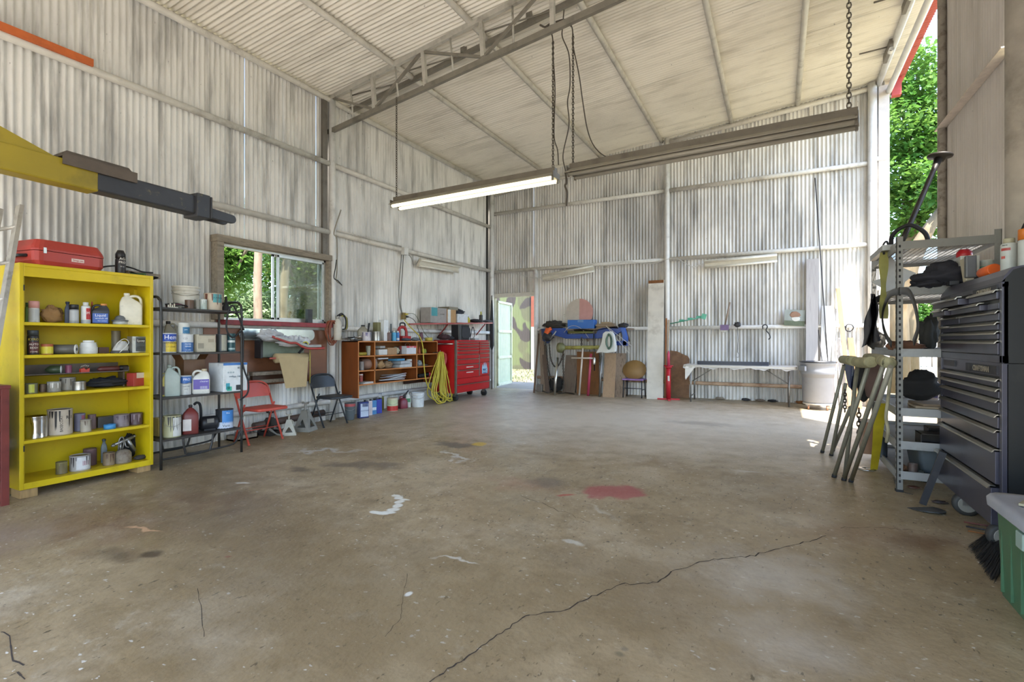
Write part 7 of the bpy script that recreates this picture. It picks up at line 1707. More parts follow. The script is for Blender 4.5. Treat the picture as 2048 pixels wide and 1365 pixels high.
# white funnel with green cord coil
Yf = BR - .22
wf = thing('white_hood', 'white plastic hood hung over the tan board', 'plastic hood', onY(1213, 706, Yf)); o0f = Vector(wf.location)
def fq(x, y): v = onY(1050 + x * .2052, 540 + y * .2052, Yf) - o0f; return (v.x, v.z)
MB().prism(list(reversed([fq(*q) for q in ((695, 815), (735, 745), (755, 680), (765, 620), (790, 602), (850, 600), (870, 630), (885, 700), (892, 760), (885, 800), (800, 812), (745, 805))])), .10).build('hood', mk('white_plastic', '#cfd0cb', .4, var=.06), wf, bevel=.015)
gcx, gcz = fq(828, 700)
for k in range(6):
    w_ = .045 + .012 * (k % 3); h_ = .17 - .015 * (k % 4)
    MB().tube([(gcx + w_ * math.sin(q) + .012 * (k - 2.5) * .4, -.06 - .008 * k, gcz + h_ * math.cos(q)) for q in [2 * PI * i / 16 for i in range(16)]], .008, 5, closed=True).build('cord_loop', mk('green_cord', '#5d7566', .5), wf)
for k, (a, b) in enumerate((((1212, 652), (1259, 708)), ((1212, 652), (1265, 694)))):
    rod('wire', ('lower', 'upper')[k] + ' thin white wire slanting down right across the blue rail', 'wire', onY(*a, Yf), onY(*b, Yf + .1), .005, pl('#c9c5bd', .5), 5)
o = wire('arched_wire', 'thin white wire arching over the chains on the rack', 'wire', [onY(1128, 666, BR - .055), onY(1137, 655, BR - .08), onY(1150, 652, BR - .09), onY(1165, 660, BR - .08), onY(1177, 676, BR - .055)], .005, pl('#bdb6a8', .5))
# floor bits by the left end
box_at('steel_block', 'small grey steel block on the floor by the door post', 'block', 1073, 1084, 770, 785, YB - .35, .16, M_STEEL)
heap('black_drum', 'dark round machine part on the floor behind the chains', 'machine part', 1112, 26, 30, '#24221f', Y=YB - .25, z=zf(YB) , d=.5, seed=5, amt=.5, fr=2)
# --- things hung on the middle rail to the right
YG = YB - .14
gr_ = thing('fence_rod', 'green fiberglass rod stuck along the rail right of the post', 'rod', onY(1340, 648, YG))
q = onY(1408, 634, YG) - gr_.location
MB().tube([(0, 0, 0), q], [.012, .012], 6).build('shaft', pl('#4f9a80', .5), gr_); MB(Matrix.Translation(q) @ Ry(.3)).b2((-.05, -.02, -.05), (.04, .02, .06)).build('tip', pl('#5da88c', .5), gr_)
for f in (.35, .6, .85): MB(Matrix.Translation(q * f)).b2((-.05, -.006, -.01), (.05, .006, .04)).build('fin', pl('#4f9a80', .5), gr_)
ax = thing('hatchet', 'wooden-handled scraper with a purple head hung on the rail', 'scraper', onY(1449, 656, YG))
q = onY(1460, 605, YG) - ax.location
MB().tube([(0, 0, 0), q], .016, 8).build('handle', W_WEA, ax); MB().b2((-.08, -.02, -.05), (.08, .02, .06)).build('head', mk('purple_paint', '#6a5478', .5, var=.2), ax)
MB(Matrix.Translation((-.01, 0, -.08))).prism([(-.06, .03), (.06, .03), (.03, -.01), (0, -.02), (-.04, -.01)], .02).build('blade', M_STEEL, ax)
hk_ = thing('hanging_hook', 'dark cord with a hook hanging from the rail above the table', 'hook', onY(1475, 655, YG))
q = onY(1475.5, 705, YG) - hk_.location
MB().tube([(0, 0, 0), (.01, 0, q.z * .5), (0, 0, q.z)], .006, 6).build('cord', M_BLK, hk_); MB().tube(smooth_path([(0, 0, q.z), (.03, 0, q.z - .04), (.02, 0, q.z - .10), (-.02, 0, q.z - .09), (-.025, 0, q.z - .05)], 4), .007, 6).build('hook', M_STEEL, hk_)
MB().blob((0, 0, .05), (.13, .05, .10), 4, .6, 3).build('clamp', M_BLK, hk_)
sh2 = thing('s_hook', 'black steel S hook hung over the rail', 'hook', onY(1529, 655, YG))
MB().tube(smooth_path([(-.03, 0, -.03), (-.03, 0, .03), (.02, 0, .05), (.05, 0, .01), (.03, 0, -.06), (.08, 0, -.13), (.10, 0, -.20), (.07, 0, -.24)], 4), .011, 7).build('hook', M_BLK, sh2)
pc = thing('picture', 'small painted sign of a dog standing on the rail, tilted', 'picture', onY(1588, 652, YG), 0)
m = mpp(pc.location); pc.rotation_euler = (0, R(4), 0)
MB().b2((-18 * m, -.006, 0), (18 * m, .006, 32 * m)).build('panel', mk('picture_grey', '#8f9590', .4, var=.2, vs=5), pc)
MB().b2((-18 * m, -.008, 0), (18 * m, -.006, 10 * m)).build('painted_ground', mk('picture_green', '#5d6650', .5, var=.3, vs=9), pc)
MB().blob((0, -.008, 22 * m), (18 * m, .004, 13 * m), 3, .3).build('painted_head', pl('#8d6a55', .5), pc); MB().blob((2 * m, -.008, 14 * m), (15 * m, .004, 10 * m), 6, .3).build('painted_body', pl('#cfccc4', .5), pc)
# --- right end of the back wall
lean('board', 'tall grey-painted board leaning on the wall behind the trash can', 'board', 1611, 1636, 800, 518, mk('grey_board', '#a9a4a2', .6, var=.10, vs=4, dirt='#7d7672', da=.2, stretch=(6, 6, .6)), top=YB - .07, dt=.04, xt0=1613, xt1=1637, Y=YB - .25)
rod('antenna', 'long thin dark rod leaning on the wall above the trash can', 'rod', Vector((onY(1662, 790, YB - .3).x, YB - .3, zf(YB - .3))), onY(1630, 356, YB - .05), .009, M_BLK, 6)
rod('thin_rod', 'short thin dark rod slanting in front of the white sash', 'rod', Vector((onY(1655, 790, YB - .35).x, YB - .35, zf(YB - .3))), onY(1637, 660, YB - .2), .007, M_BLK, 6)
lean('door_sash', 'white metal panel leaning on the wall behind the trash can', 'panel', 1640, 1664, 800, 612, mk('white_sash', '#cfcecd', .5, var=.06), top=YB - .10, dt=.03, xt0=1643, xt1=1668, Y=YB - .35)
rod('chrome_rail', 'scuffed white steel rail leaning right of the white panel', 'rail', Vector((onY(1660, 800, YB - .42).x, YB - .42, zf(YB - .4))), onY(1671, 618, YB - .12), .022, M_PIPEW, 8)
lean('board', 'tan two-by-four leaning high on the sunlit wall', 'board', 1697, 1707, 800, 577, wood('fresh', '#b98e66', da=.1), top=YB - .08, dt=.04, xt0=1672, xt1=1680, Y=YB - .5)
lean('board', 'short tan board beside the two-by-four', 'board', 1712, 1726, 800, 676, wood('fresh2', '#b58458', da=.1), top=YB - .10, dt=.03, xt0=1696, xt1=1706, Y=YB - .45)
for k, (xb, xt, yt) in enumerate(((1672, 1664, 690), (1680, 1674, 676), (1688, 1683, 690), (1696, 1690, 700))):
    lean('white_strip', ('leftmost', 'second', 'third', 'rightmost')[k] + ' white strip of the bundle leaning behind the trestles', 'strip', xb, xb + 5, 800, yt, mk('white_strip', '#cfccc8', .5, var=.08), top=YB - .12 - .03 * k, dt=.012, xt0=xt, xt1=xt + 5, Y=YB - .45)
wire('wire_loop', 'coil of dark wire hung on the rail in the sunlight', 'wire', [onY(1690, 652, YG), onY(1693, 662, YG), onY(1702, 662, YG), onY(1707, 656, YG), onY(1703, 650, YG), onY(1694, 650, YG), onY(1692, 660, YG), onY(1701, 664, YG)], .010, M_RUB)
rnd = random.Random(2)
for k in range(5):
    x = (1440, 1492, 1520, 1545, 1600)[k]; o = MB().blob((0, 0, .025), (.16, .07, .05), k, .8, 3).build('debris', (M_OLDWOOD, M_BLK, W_GREY, M_RUB, W_BRN)[k], loc=Vector((onY(x, 800, YB - .10).x, YB - .10, zf(YB))))
    tag(o, ('pale crumpled scrap', 'dark stone-like lump', 'grey bark scrap', 'black rubber scrap', 'brown leaf litter')[k] + ' at the foot of the back wall under the table', 'debris')
# ================================================================== wall lamps
def batten(label, p, q, off, tubes=True, dn=.0):
    p, q = Vector(p), Vector(q); t = thing('wall_lamp', label, 'lamp', p, 0, 'unlit fluorescent battens on the walls')
    d = q - p; u = Vector(off).normalized()
    MB().bar(u * .02, d + u * .02, .17, .05, u).build('housing', mk('batten_cream', '#cdc7b8', .5, var=.08), t, bevel=.004)
    for s in (-.06, .06):
        w = d.normalized().cross(u) * s + u * .06
        MB().tube([w, d + w], .021, 10).build('tube', mk('dead_tube', '#e0dccf', .3), t)
        for e in (Vector((0, 0, 0)), d): MB().bar(e + w - u * .02, e + w + u * .005, .03, .02, d.normalized()).build('socket', mk('batten_cream', '#cdc7b8'), t)
    return t
batten('straight unlit fluorescent batten under the rail on the back wall', onY(1410, 529, YB - .10), onY(1554, 515, YB - .10), (0, -1, -.45))
batten('unlit fluorescent batten hanging crooked on the back wall near the door', onY(1087, 556, YB - .10), onY(1189, 536, YB - .10), (0, -1, -.45))
batten('unlit fluorescent batten under the rail on the left wall', onX(836, 524, XL + .12), onX(914, 538, XL + .12), (1, 0, -.45))
wire('lamp_cable', 'white cable drooping along the back wall rail between the lamps', 'cable', [onY(1189, 536, YG), onY(1210, 538, YG), onY(1245, 524, YG), onY(1300, 528, YG), onY(1330, 520, YG), onY(1352, 517, YG), onY(1372, 528, YG), onY(1388, 534, YG), onY(1409, 527, YG)], .008, pl('#c9c6bf', .5))
wire('lamp_cable', 'white cable running from the corner to the crooked lamp', 'cable', [onY(990, 541, YG), onY(1010, 545, YG), onY(1040, 550, YG), onY(1070, 556, YG), onY(1087, 556, YG)], .007, pl('#c9c6bf', .5))
wire('lamp_cable', 'thin cable sagging below the left wall rail beside the batten', 'cable', [onX(812, 507, XL + .13), onX(822, 515, XL + .13), onX(827, 530, XL + .13), onX(834, 526, XL + .13), onX(838, 518, XL + .13)], .007, pl('#8d8a82', .5))
# ================================================================== padded trestles by the metal shelving
M_TRES = mk('trestle_steel', '#85806f', .5, .3, var=.15, dirt='#565243', da=.3, ds=9)
M_PAD = mk('padding_foam', '#98906c', .85, var=.25, vs=7, dirt='#6b6545', da=.35, ds=6, bump=.6, bs=25)
def T8(x, y): return (1640 + x * .2051, 700 + y * .2051)
def trestle(label, pad, padr, legs, X):
    pp = [onX(*T8(*q), X + dx) for q, dx in pad]
    b = onF(*T8(*legs[0][1])); t = thing('trestle', label, 'trestle', b, 0, 'padded trestles beside the metal shelving')
    MB().tube(smooth_path([q - b for q in pp], 4), padr, 12).build('padded_top', M_PAD, t)
    for (tp, ft, mid) in legs:
        a = onX(*T8(*tp), X) - b; f = onF(*T8(*ft)) - b
        MB().tube([a, f + (a - f) * .02], .018, 9).build('leg', M_TRES, t)
        MB().tube([f + (a - f) * .03, f], .021, 9).build('foot_cap', M_RUB, t)
    return t
trestle('leftmost padded steel trestle with a blue cloth hung on it', [((225, 95), .0), ((330, 110), -.03)], .045, [((235, 150), (20, 1005), 0), ((250, 330), (108, 1035), 0), ((300, 560), (125, 985), 0)], .62)
trestle('middle padded steel trestle with crossed legs', [((310, 110), -.05), ((400, 125), -.04), ((500, 120), .0)], .045, [((365, 150), (240, 1255), 0), ((475, 150), (135, 1245), 0)], .66)
trestle('rightmost padded trestle leaning against the metal shelving', [((460, 75), .10), ((560, 85), .06), ((640, 120), .0), ((690, 130), .04)], .042, [((620, 150), (230, 1275), 0), ((690, 165), (300, 1290), 0)], .70)
chain('chain dangling from the leftmost trestle', [onX(*T8(243, 390), .60), onX(*T8(243, 500), .60), onX(*T8(242, 615), .60)], .045, .006, 0)
chain('chain dangling from the middle trestle', [onX(*T8(380, 575), .64), onX(*T8(378, 680), .64), onX(*T8(380, 850), .64)], .055, .006, 0)
cl0 = onX(*T8(290, 250), .72)
o = MB().sheet(lambda u, v: Vector(onX(*T8(225 + 110 * u + 30 * v * (1 - u) + 20 * v, 110 + 90 * u * .6 + v * (250 + 20 * u)), .74 + .03 * math.sin(7 * u + 3 * v))) - cl0, 12, 10).build('blue_cloth', mk('denim_cloth', '#4a5270', .85, var=.2, vs=8), loc=cl0)
tag(o, 'blue cloth draped from the leftmost trestle', 'cloth')
o = MB().blob((0, 0, 0), (.16, .12, .42), 4, .4, 2).build('brown_sack', mk('brown_sack', '#5d463e', .85, var=.2), loc=onX(*T8(530, 290), .82)); tag(o, 'brown sack hanging between the trestles and the shelving', 'sack')
o = MB().blob((0, 0, 0), (.13, .12, .42), 7, .3, 2).build('dark_sack', mk('dark_sack', '#2a2624', .85, var=.2), loc=onX(*T8(425, 330), .84)); tag(o, 'dark sack hanging behind the middle trestle', 'sack')
# ================================================================== grey bolted metal shelving
GX0, GX1 = .90, 1.58
p0 = onF(1791, 988); GY0 = onX(1793, 900, GX0).y; GY1 = onX(1743, 700, GX0).y
gb = zf(GY0)
M_GAL = mk('shelving_grey', '#7a7872', .5, .25, var=.10, dirt='#5d5850', da=.25, ds=7)
M_GALB = mk('shelving_beam', '#949390', .5, .2, var=.08, dirt='#6d675f', da=.2, ds=7)
M_HOLE = mk('slot_dark', '#171615', .8)
sv = thing('metal_shelving', 'grey slotted-angle metal shelving loaded with gear at the right', 'shelving', (GX0, GY0, gb))
GT = onX(1793, 474, GX0).z - gb; GDX = GX1 - GX0; GDY = GY1 - GY0
def post(x, y, sx, sy):
    pst = MB().b2((x, y, 0), (x + sx * .045, y + sy * .004, GT)).b2((x, y, 0), (x + sx * .004, y + sy * .045, GT)).build('post', M_GAL, sv)
    return pst
for x, sx in ((0, 1), (GDX, -1)):
    for y, sy in ((0, 1), (GDY, -1)):
        ps = post(x, y, sx, sy)
        if x == 0:
            h = MB(); z = .08
            while z < GT - .05:
                k = (.0085, .013)
                if y == 0: h.b2((x + .016, y - .0012, z), (x + .030, y + .0052, z + .022))
                h.b2((x - .0012, y + sy * .016, z), (x + .0052, y + sy * .030, z + .022)); z += .052
            h.build('slots', M_HOLE, ps, kind='stuff')
for x in (0,): MB().b2((x - .004, -.006, 0), (x + .05, .05, .02)).build('foot_cap', M_RUB, sv)
levels = [onX(1793, y, GX0).z - gb for y in (492, 583, 706, 824, 890, 950)]
for i, z in enumerate(levels):
    for y in (-.002, GDY - .012): MB().b2((.03, y, z - .035), (GDX - .03, y + .014, z + .035)).build('beam', M_GAL if i < 2 else M_GALB, sv, bevel=.002)
    for x in (-.002, GDX - .012): MB().b2((x, .03, z - .035), (x + .014, GDY - .03, z + .035)).build('beam', M_GALB, sv, bevel=.002)
    if i < 2:      # wire mesh decks
        mb = MB(); n = 16
        for k in range(n + 1): mb.bar((.02 + (GDX - .04) * k / n, .02, z), (.02 + (GDX - .04) * k / n, GDY - .02, z), .005, .005)
        n2 = 22
        for k in range(n2 + 1): mb.bar((.02, .02 + (GDY - .04) * k / n2, z + .004), (GDX - .02, .02 + (GDY - .04) * k / n2, z + .004), .006, .006)
        mb.build('wire_deck', M_GALB, sv)
    else:
        MB().b2((.012, .012, z - .008), (GDX - .012, GDY - .012, z + .006)).build('deck', mk('shelf_board', '#7d7468', .7, var=.15), sv)
def gl_(i): return gb + levels[i] + .007
def gp(x, y, i): return Vector((GX0 + x, GY0 + y, gl_(i)))
# top load
axs = thing('axle_half_shaft', 'dark steel axle shaft with a round flange leaning up from the shelving top', 'axle shaft', gp(.06, .25, 0))
tip = onX(1880, 312, 1.35) - axs.location
M_IRON = mk('dark_iron', '#38332f', .5, .5, var=.2)
MB().tube([(0, 0, .02), tip * .25 + Vector((0, 0, .0)), tip * .85, tip * .97], [.024, .022, .022, .035], 10).build('shaft', M_IRON, axs)
fl = tip.normalized()
MB(Matrix.Translation(tip) @ Ry(R(6))).lathe([(.03, -.06), (.05, -.015), (.095, -.012), (.10, 0), (.095, .012), (0, .012)], 24).build('flange', M_IRON, axs)
wire('rubber_hose', 'black rubber hose arched over the shelving top', 'hose', [gp(.02, .35, 0) + Vector((0, 0, .02)), gp(.02, .28, 0) + Vector((0, 0, .14)), gp(.12, .20, 0) + Vector((0, 0, .20)), gp(.22, .16, 0) + Vector((0, 0, .12)), gp(.25, .14, 0) + Vector((0, 0, .015))], .018, M_RUB)
wire('red_hose', 'coil of braided red hose at the left of the shelving top', 'hose', [gp(.05, .55, 0) + Vector((0, 0, .02)), gp(.0, .7, 0) + Vector((0, 0, .05)), gp(.06, .85, 0) + Vector((0, 0, .09)), gp(.15, .8, 0) + Vector((0, 0, .06)), gp(.14, .62, 0) + Vector((0, 0, .03))], .03, mk('red_hose', '#7d3b35', .6, var=.3, vs=30))
tag(MB().b2((-.05, -.35, 0), (.05, .35, .05)).build('steel_channel', M_STEEL, loc=gp(-.01, .62, 0)), 'grey steel channel lying along the shelving top edge', 'channel')
for k, (x, y, sx, sy, h) in enumerate(((.35, .15, .20, .22, .05), (.48, .3, .22, .25, .06), (.58, .2, .12, .3, .05))):
    tag(MB().sheet(lambda u, v: ((u - .5) * sx, (v - .5) * sy, .01 + h * abs(math.sin(3.2 * u + k)) * (.5 + .5 * v)), 8, 6, .008).build('scrap_sheet', (M_CARD, mk('rust_scrap', '#5d4433', .8, var=.3), M_IRON)[k], loc=gp(x, y, 0)), ('tan cardboard scrap', 'brown bent scrap', 'dark folded sheet')[k] + ' lying on the shelving top', 'scrap')
# second level: jacket, fan blade, bottles
Mj = mk('black_jacket', '#25242b', .85, var=.2, vs=6)
jk = gp(.38, .1, 1)
mb = MB().blob((.02, .02, .10), (.50, .40, .24), 3, .45, 1.7, 40, 24).blob((.24, -.06, .06), (.30, .30, .18), 8, .5, 1.9, 34, 20).blob((-.14, 0, .05), (.26, .3, .12), 5, .4, 2, 30, 18)
mb.sheet(lambda u, v: (.12 + .26 * u, -.14 - .05 * math.sin(PI * v) + .025 * math.sin(11 * u), .10 - .36 * v * (.55 + .45 * math.sin(PI * u))), 16, 12)
tag(mb.build('jacket', Mj, loc=jk), 'black jacket heaped on the second level of the shelving', 'jacket')
fb = thing('fan_blade', 'grey plastic fan blade standing on the second shelving level', 'fan blade', gp(.12, .75, 1))
MB().prism([(-.05, 0), (.05, 0), (.07, .14), (.16, .22), (.02, .30), (-.06, .44), (-.08, .2), (-.2, .16), (-.1, .08)], .012).build('blades', mk('blade_grey', '#a2a19c', .4, var=.1), fb)
jug('dark green bottle on the second shelving level behind the jacket', 1889, 17, 25, '#2c5a48', '#2c5a48', Y=GY0 + .35, z=gl_(1), style='plain', name='bottle', cat='bottle', neck=.5)
# straps and cloths hanging
ys = onX(1768, 520, GX0 - .03)
st = thing('yellow_strap', 'faded yellow-green strap hooked over the shelving top edge', 'strap', (GX0 - .03, ys.y, onX(1768, 505, GX0 - .03).z))
MB().sheet(lambda u, v: ((u - .5) * .06 * (1 + .3 * math.sin(9 * v)), .03 * math.sin(3 * v) + (u - .5) * .02, -.62 * v), 3, 16).build('webbing', mk('faded_strap', '#8a8648', .7, var=.2), st)
MB().tube(smooth_path([(0, 0, -.02), (-.01, -.02, .06), (.02, 0, .10), (.04, .02, .05)], 4), .009, 6).build('hook', M_BLK, st)
o0 = onX(1742, 640, GX0 - .05)
def cloth(u, v):
    q = onX(1747 + 26 * (u - .5) * (.45 + .95 * v) - 7 * v + 3 * math.sin(9 * v + 5 * u), 588 + 108 * v - 14 * u * v, GX0 - .05 + .05 * math.sin(10 * u + 2 * v)); return q - o0
tag(MB().sheet(cloth, 12, 12).build('black_cloth', Mj, loc=o0), 'black cloth hanging off the far front corner of the shelving', 'cloth')
bo0 = onX(1800, 600, GX0 - .04)
ring = [(1800, 582), (1779, 590), (1767, 615), (1764, 640), (1770, 668), (1782, 690)]
ring2 = [(1800, 582), (1815, 584), (1825, 600), (1833, 632), (1834, 660), (1826, 686)]
bt = thing('leather_belt', 'wide black belt loop hanging in front of the third shelving level', 'belt', bo0)
for rg in (ring, ring2):
    P = smooth_path([onX(x, y, GX0 - .05) - bo0 for x, y in rg], 5); vs = []
    for i, q in enumerate(P): d = Vector((.0, 0, 0)); t_ = (P[min(i + 1, len(P) - 1)] - P[max(i - 1, 0)]).normalized(); s = t_.cross(Vector((1, 0, 0))).normalized() * .028; vs += [q - s, q + s]
    MB().add(vs, [[2 * i, 2 * i + 2, 2 * i + 3, 2 * i + 1] for i in range(len(P) - 1)], True).build('band', mk('belt_black', '#2b2a28', .5, var=.1), bt).modifiers.new('thick', 'SOLIDIFY').thickness = .006
# third level
heap('leather_apron', 'crumpled brown leather apron at the front of the third shelving level', 'apron', 1810, 76, 22, '#6b4630', Y=GY0 + .16, z=gl_(2), d=.4, seed=3, amt=.9, fr=3.2, n=28, m_=14)
heap('boot', 'black rubber boot lying on the third shelving level', 'boot', 1858, 40, 70, '#26241f', Y=GY0 + .22, z=gl_(2), d=.5, seed=9, amt=.7, fr=1.8)
heap('dark_cloth', 'dark grey cloth bundle at the far end of the third shelving level', 'cloth', 1752, 40, 38, '#38352f', Y=GY0 + 1.15, z=gl_(2), d=.8, seed=6, amt=.5, fr=2)
# fourth level
heap('black_bag', 'black bag on the fourth shelving level', 'bag', 1838, 88, 56, '#1d1b1a', Y=GY0 + .3, z=gl_(3) + .07, d=.5, seed=2, amt=.6, fr=2)
for k in range(3):
    o = MB().b2((-.22, -.16, 0), (.22, .16, .022)).build('paper_sack', mk('kraft_%d' % k, ('#8f7d66', '#a08d74', '#7d6a55')[k], .85, var=.15), loc=gp(.34, .2, 3) + Vector((.02 * k, .01 * k, .0225 * k)), bevel=.008)
    o.rotation_euler[2] = .15 * (k - 1); tag(o, ('lowest', 'middle', 'topmost')[k] + ' flat paper sack on the fourth shelving level', 'sack', 'paper sacks on the shelving')
jug('white jug with pinkish shoulder on the fourth shelving level beside the chest', 1866, 24, 50, '#c9b5aa', '#d5cdc6', Y=GY0 + .42, z=gl_(3) + .07, style='plain', label_box=(.1, .9, .1, .5), lc='#57498a', neck=.35)
# fifth level and the bottom
for k, (x, y, w, d, h) in enumerate(((.30, .12, .26, .20, .10), (.46, .30, .40, .14, .13))):
    bx = thing('steel_channel_box', ('open black steel channel on the fifth shelving level', 'long dark steel channel behind it on the fifth shelving level')[k], 'channel', gp(x, y, 4))
    for a, b in (((-w / 2, -d / 2, 0), (w / 2, d / 2, .006)), ((-w / 2, d / 2 - .006, 0), (w / 2, d / 2, h)), ((-w / 2, -d / 2, 0), (-w / 2 + .006, d / 2, h)), ((-w / 2, -d / 2, h - .006), (w / 2, d / 2, h))): MB().b2(a, b).build('plate', M_IRON, bx)
tote = thing('storage_bin', 'grey plastic storage bin on the bottom shelving level', 'bin', gp(.40, .40, 5)); z_ = levels[4] - levels[5] - .06
MB().loft([rrect(.40, .50, .04, 0), rrect(.46, .56, .04, z_)], True).build('body', mk('bin_grey', '#4c5356', .5), tote)
can('round glass jar lying at the front of the bottom shelving level', 1826, 20, 20, '#5a4a42', Y=GY0 + .10, z=gl_(5), lid='#c6c6c2', name='jar', cat='jar')
heap('dark_lump', 'round dark rubber knob beside the jar on the bottom shelving level', 'knob', 1843, 14, 10, '#2a2f2a', Y=GY0 + .06, z=gl_(5), seed=2, amt=.1)
heap('rusty_scrap', 'rusty wire scrap at the left of the bottom shelving level', 'scrap', 1806, 16, 14, '#6b4a30', Y=GY0 + .12, z=gl_(5), seed=5, amt=.9, fr=4)
carton('open brown cardboard box on the lower shelving behind the trestles', 1735, 26, 62, '#8a6448', Y=GY0 + .95, z=gl_(5), dm=.30)
can('dark blue-grey steel drum at the far end of the lower shelving', 1762, 26, 50, '#3f464c', Y=GY0 + .75, z=gl_(5), name='drum', cat='drum')
# yellow ratchet strap down to the floor with a ring
a_ = onX(1763, 808, GX0 - .06); e_ = onF(1748, 941)
ysr = thing('ratchet_strap', 'bright yellow webbing strap hanging from the shelving to the floor', 'strap', e_)
MB().sheet(lambda u, v: (a_ - e_) * (1 - v) + Vector(((u - .5) * .10 * (1 - .35 * v), .012 * math.sin(7 * v) + (u - .5) * .03, .004 + .03 * v * (1 - v))), 3, 16).build('webbing', mk('yellow_web', '#b9a31f', .6, var=.15, dirt='#8a7a1d', da=.2), ysr)
MB().lathe([(.075, 0), (.08, .006), (.06, .014), (.03, .012), (.028, 0), (.075, 0)], 20, (-.06, 0, 0)).build('ring_plate', M_CHROME, ysr)
wire('rag_strip', 'knotted strip of pale rag hanging down the shelving post', 'rag', [onX(1783, 735, GX0 - .06), onX(1779, 770, GX0 - .07), onX(1776, 800, GX0 - .06), onX(1772, 835, GX0 - .07), onX(1776, 860, GX0 - .06), onX(1773, 885, GX0 - .06)], .014, mk('pale_rag', '#a59b7e', .85, var=.2))
# ================================================================== black tool chest
HX = 1.20; HY1 = onX(1881, 640, HX).y; HY0 = onX(2004, 640, HX).y; HW = HY1 - HY0; HD = .37
hb_ = zf((HY0 + HY1) / 2)
M_CHB = mk('chest_front', '#484651', .30, .3, var=.12, vs=4, dirt='#22212a', da=.3, ds=2.5)
M_CHS = mk('chest_side', '#1b1b1a', .45, .2, var=.2, vs=4, dirt='#33302b', da=.25, ds=3)
M_PULL = mk('drawer_pull', '#b3aea2', .3, .9, var=.1)
def hz_(y): return onX(1999, y, HX).z
def chest(name, label, z0, z1, loc):
    t = thing(name, label, 'tool chest', loc, R(-90)); return t
# local: x from the near end (HY1 side first) ; front looks to -y (world -x)
org = Vector((HX + HD, HY1, 0))
def L2(a, b): return a, b
rc = thing('roller_cabinet', 'black steel roller cabinet with wide drawers at the right edge', 'tool chest', (HX + HD, HY1, hb_), R(-90))
z0, z1 = .17, hz_(727) - hb_
MB().b2((0, -HD + .02, z0), (HW, 0, z1)).build('body', [M_CHS], rc, bevel=.004)
for x in (0, HW - .04): MB().b2((x, -HD, z0), (x + .04, -HD + .03, z1)).build('front_stile', M_CHB, rc, bevel=.002)
MB().b2((.04, -HD + .004, hz_(757) - hb_ + .01), (HW - .04, -HD + .03, z1)).build('front_header', M_CHB, rc)
def hdrawer(par, x0, x1, za, zb, out=0.0, pull=True):
    d = MB().b2((x0 + .004, -HD - .002 - out, za + .004), (x1 - .004, -HD + .03, zb - .02)).build('drawer', M_CHB, par, bevel=.003)
    if pull:
        q = MB().prism([(-HD - .021 - out, zb - .026), (-HD - .018 - out, zb - .017), (-HD - .004 - out, zb - .005), (-HD + .02 - out, zb - .005), (-HD + .02 - out, zb - .010), (-HD - .006 - out, zb - .011), (-HD - .013 - out, zb - .023)], x1 - x0 - .01,
                    M=Matrix.Translation(((x0 + x1) / 2, 0, 0)) @ Rz(R(-90)) @ Matrix.Scale(-1, 4, (1, 0, 0))).build('pull', M_PULL, d)
    return d
hl = [hz_(y) - hb_ for y in (757, 777, 799, 829, 860, 899, 972)] + [z0]
outs = [0, 0, 0, .004, .006, .015, .035]
for i in range(7): hdrawer(rc, .045, HW - .045, hl[i + 1], hl[i], outs[i])
bd = MB().b2((.50 * HW, -HD - .004, z1 - .075), (.98 * HW - .05, -HD + .006, z1 - .02)).build('badge', M_BLK, rc)
def ctext(par, x, z, s, y=-HD - .008): text('CRAFTSMAN', s, Matrix.Translation((x, y, z)) @ FACE, mk('badge_letters', '#b9ae98', .35, .7), par, name='badge_lettering', bold=.0015, depth=.001, sx=1.05)
ctext(bd, .74 * HW, z1 - .048, .05)
MB().b2((.08 * HW, -HD - .004, z1 - .06), (.30 * HW, -HD + .006, z1 - .015)).build('lock_plate', M_BLK, rc)
for x in (.46, HW - .14):
    for y in (-HD + .05, -.08):
        w_ = MB(Matrix.Translation((x, y, .085)) @ Ry(R(90))).lathe([(.025, -.03), (.065, -.03), (.085, -.022), (.085, .022), (.065, .03), (.025, .03)], 24).build('caster', mk('caster_dark', '#34322f', .6), rc)
        MB(Matrix.Translation((x, y, .085)) @ Ry(R(90))).lathe([(.055, -.033), (.058, -.029), (.058, .029), (.055, .033)], 18).build('hub', mk('caster_hub', '#8f8b82', .5, .3), w_)
        MB().b2((x - .045, y - .03, .08), (x - .035, y + .03, z0)).b2((x + .035, y - .03, .08), (x + .045, y + .03, z0)).b2((x - .045, y - .03, z0 - .02), (x + .045, y + .03, z0)).build('caster_fork', M_STEEL, w_)
tcz = z1 + hb_ + .002
tc_ = thing('top_chest', 'black steel top tool chest standing on the roller cabinet', 'tool chest', (HX + HD, HY1, tcz), R(-90))
T1 = hz_(536) - tcz
prof = [(0, 0), (HD - .01, 0), (HD - .01, T1 - .10), (HD - .02, T1 - .05), (HD - .05, T1 - .01), (HD - .09, T1), (0, T1)]
MB().prism([(-a, b) for a, b in prof], HW, M=Matrix.Translation((HW / 2, 0, 0)) @ Rz(R(90))).build('body', M_CHS, tc_)
for x in (0, HW - .04): MB().b2((x, -HD, 0), (x + .04, -HD + .03, T1 - .10)).build('front_stile', M_CHB, tc_, bevel=.002)
MB().b2((0, -HD - .002, hz_(577) - tcz + .005), (HW, -HD + .03, T1 - .09)).build('front_header', M_CHB, tc_)
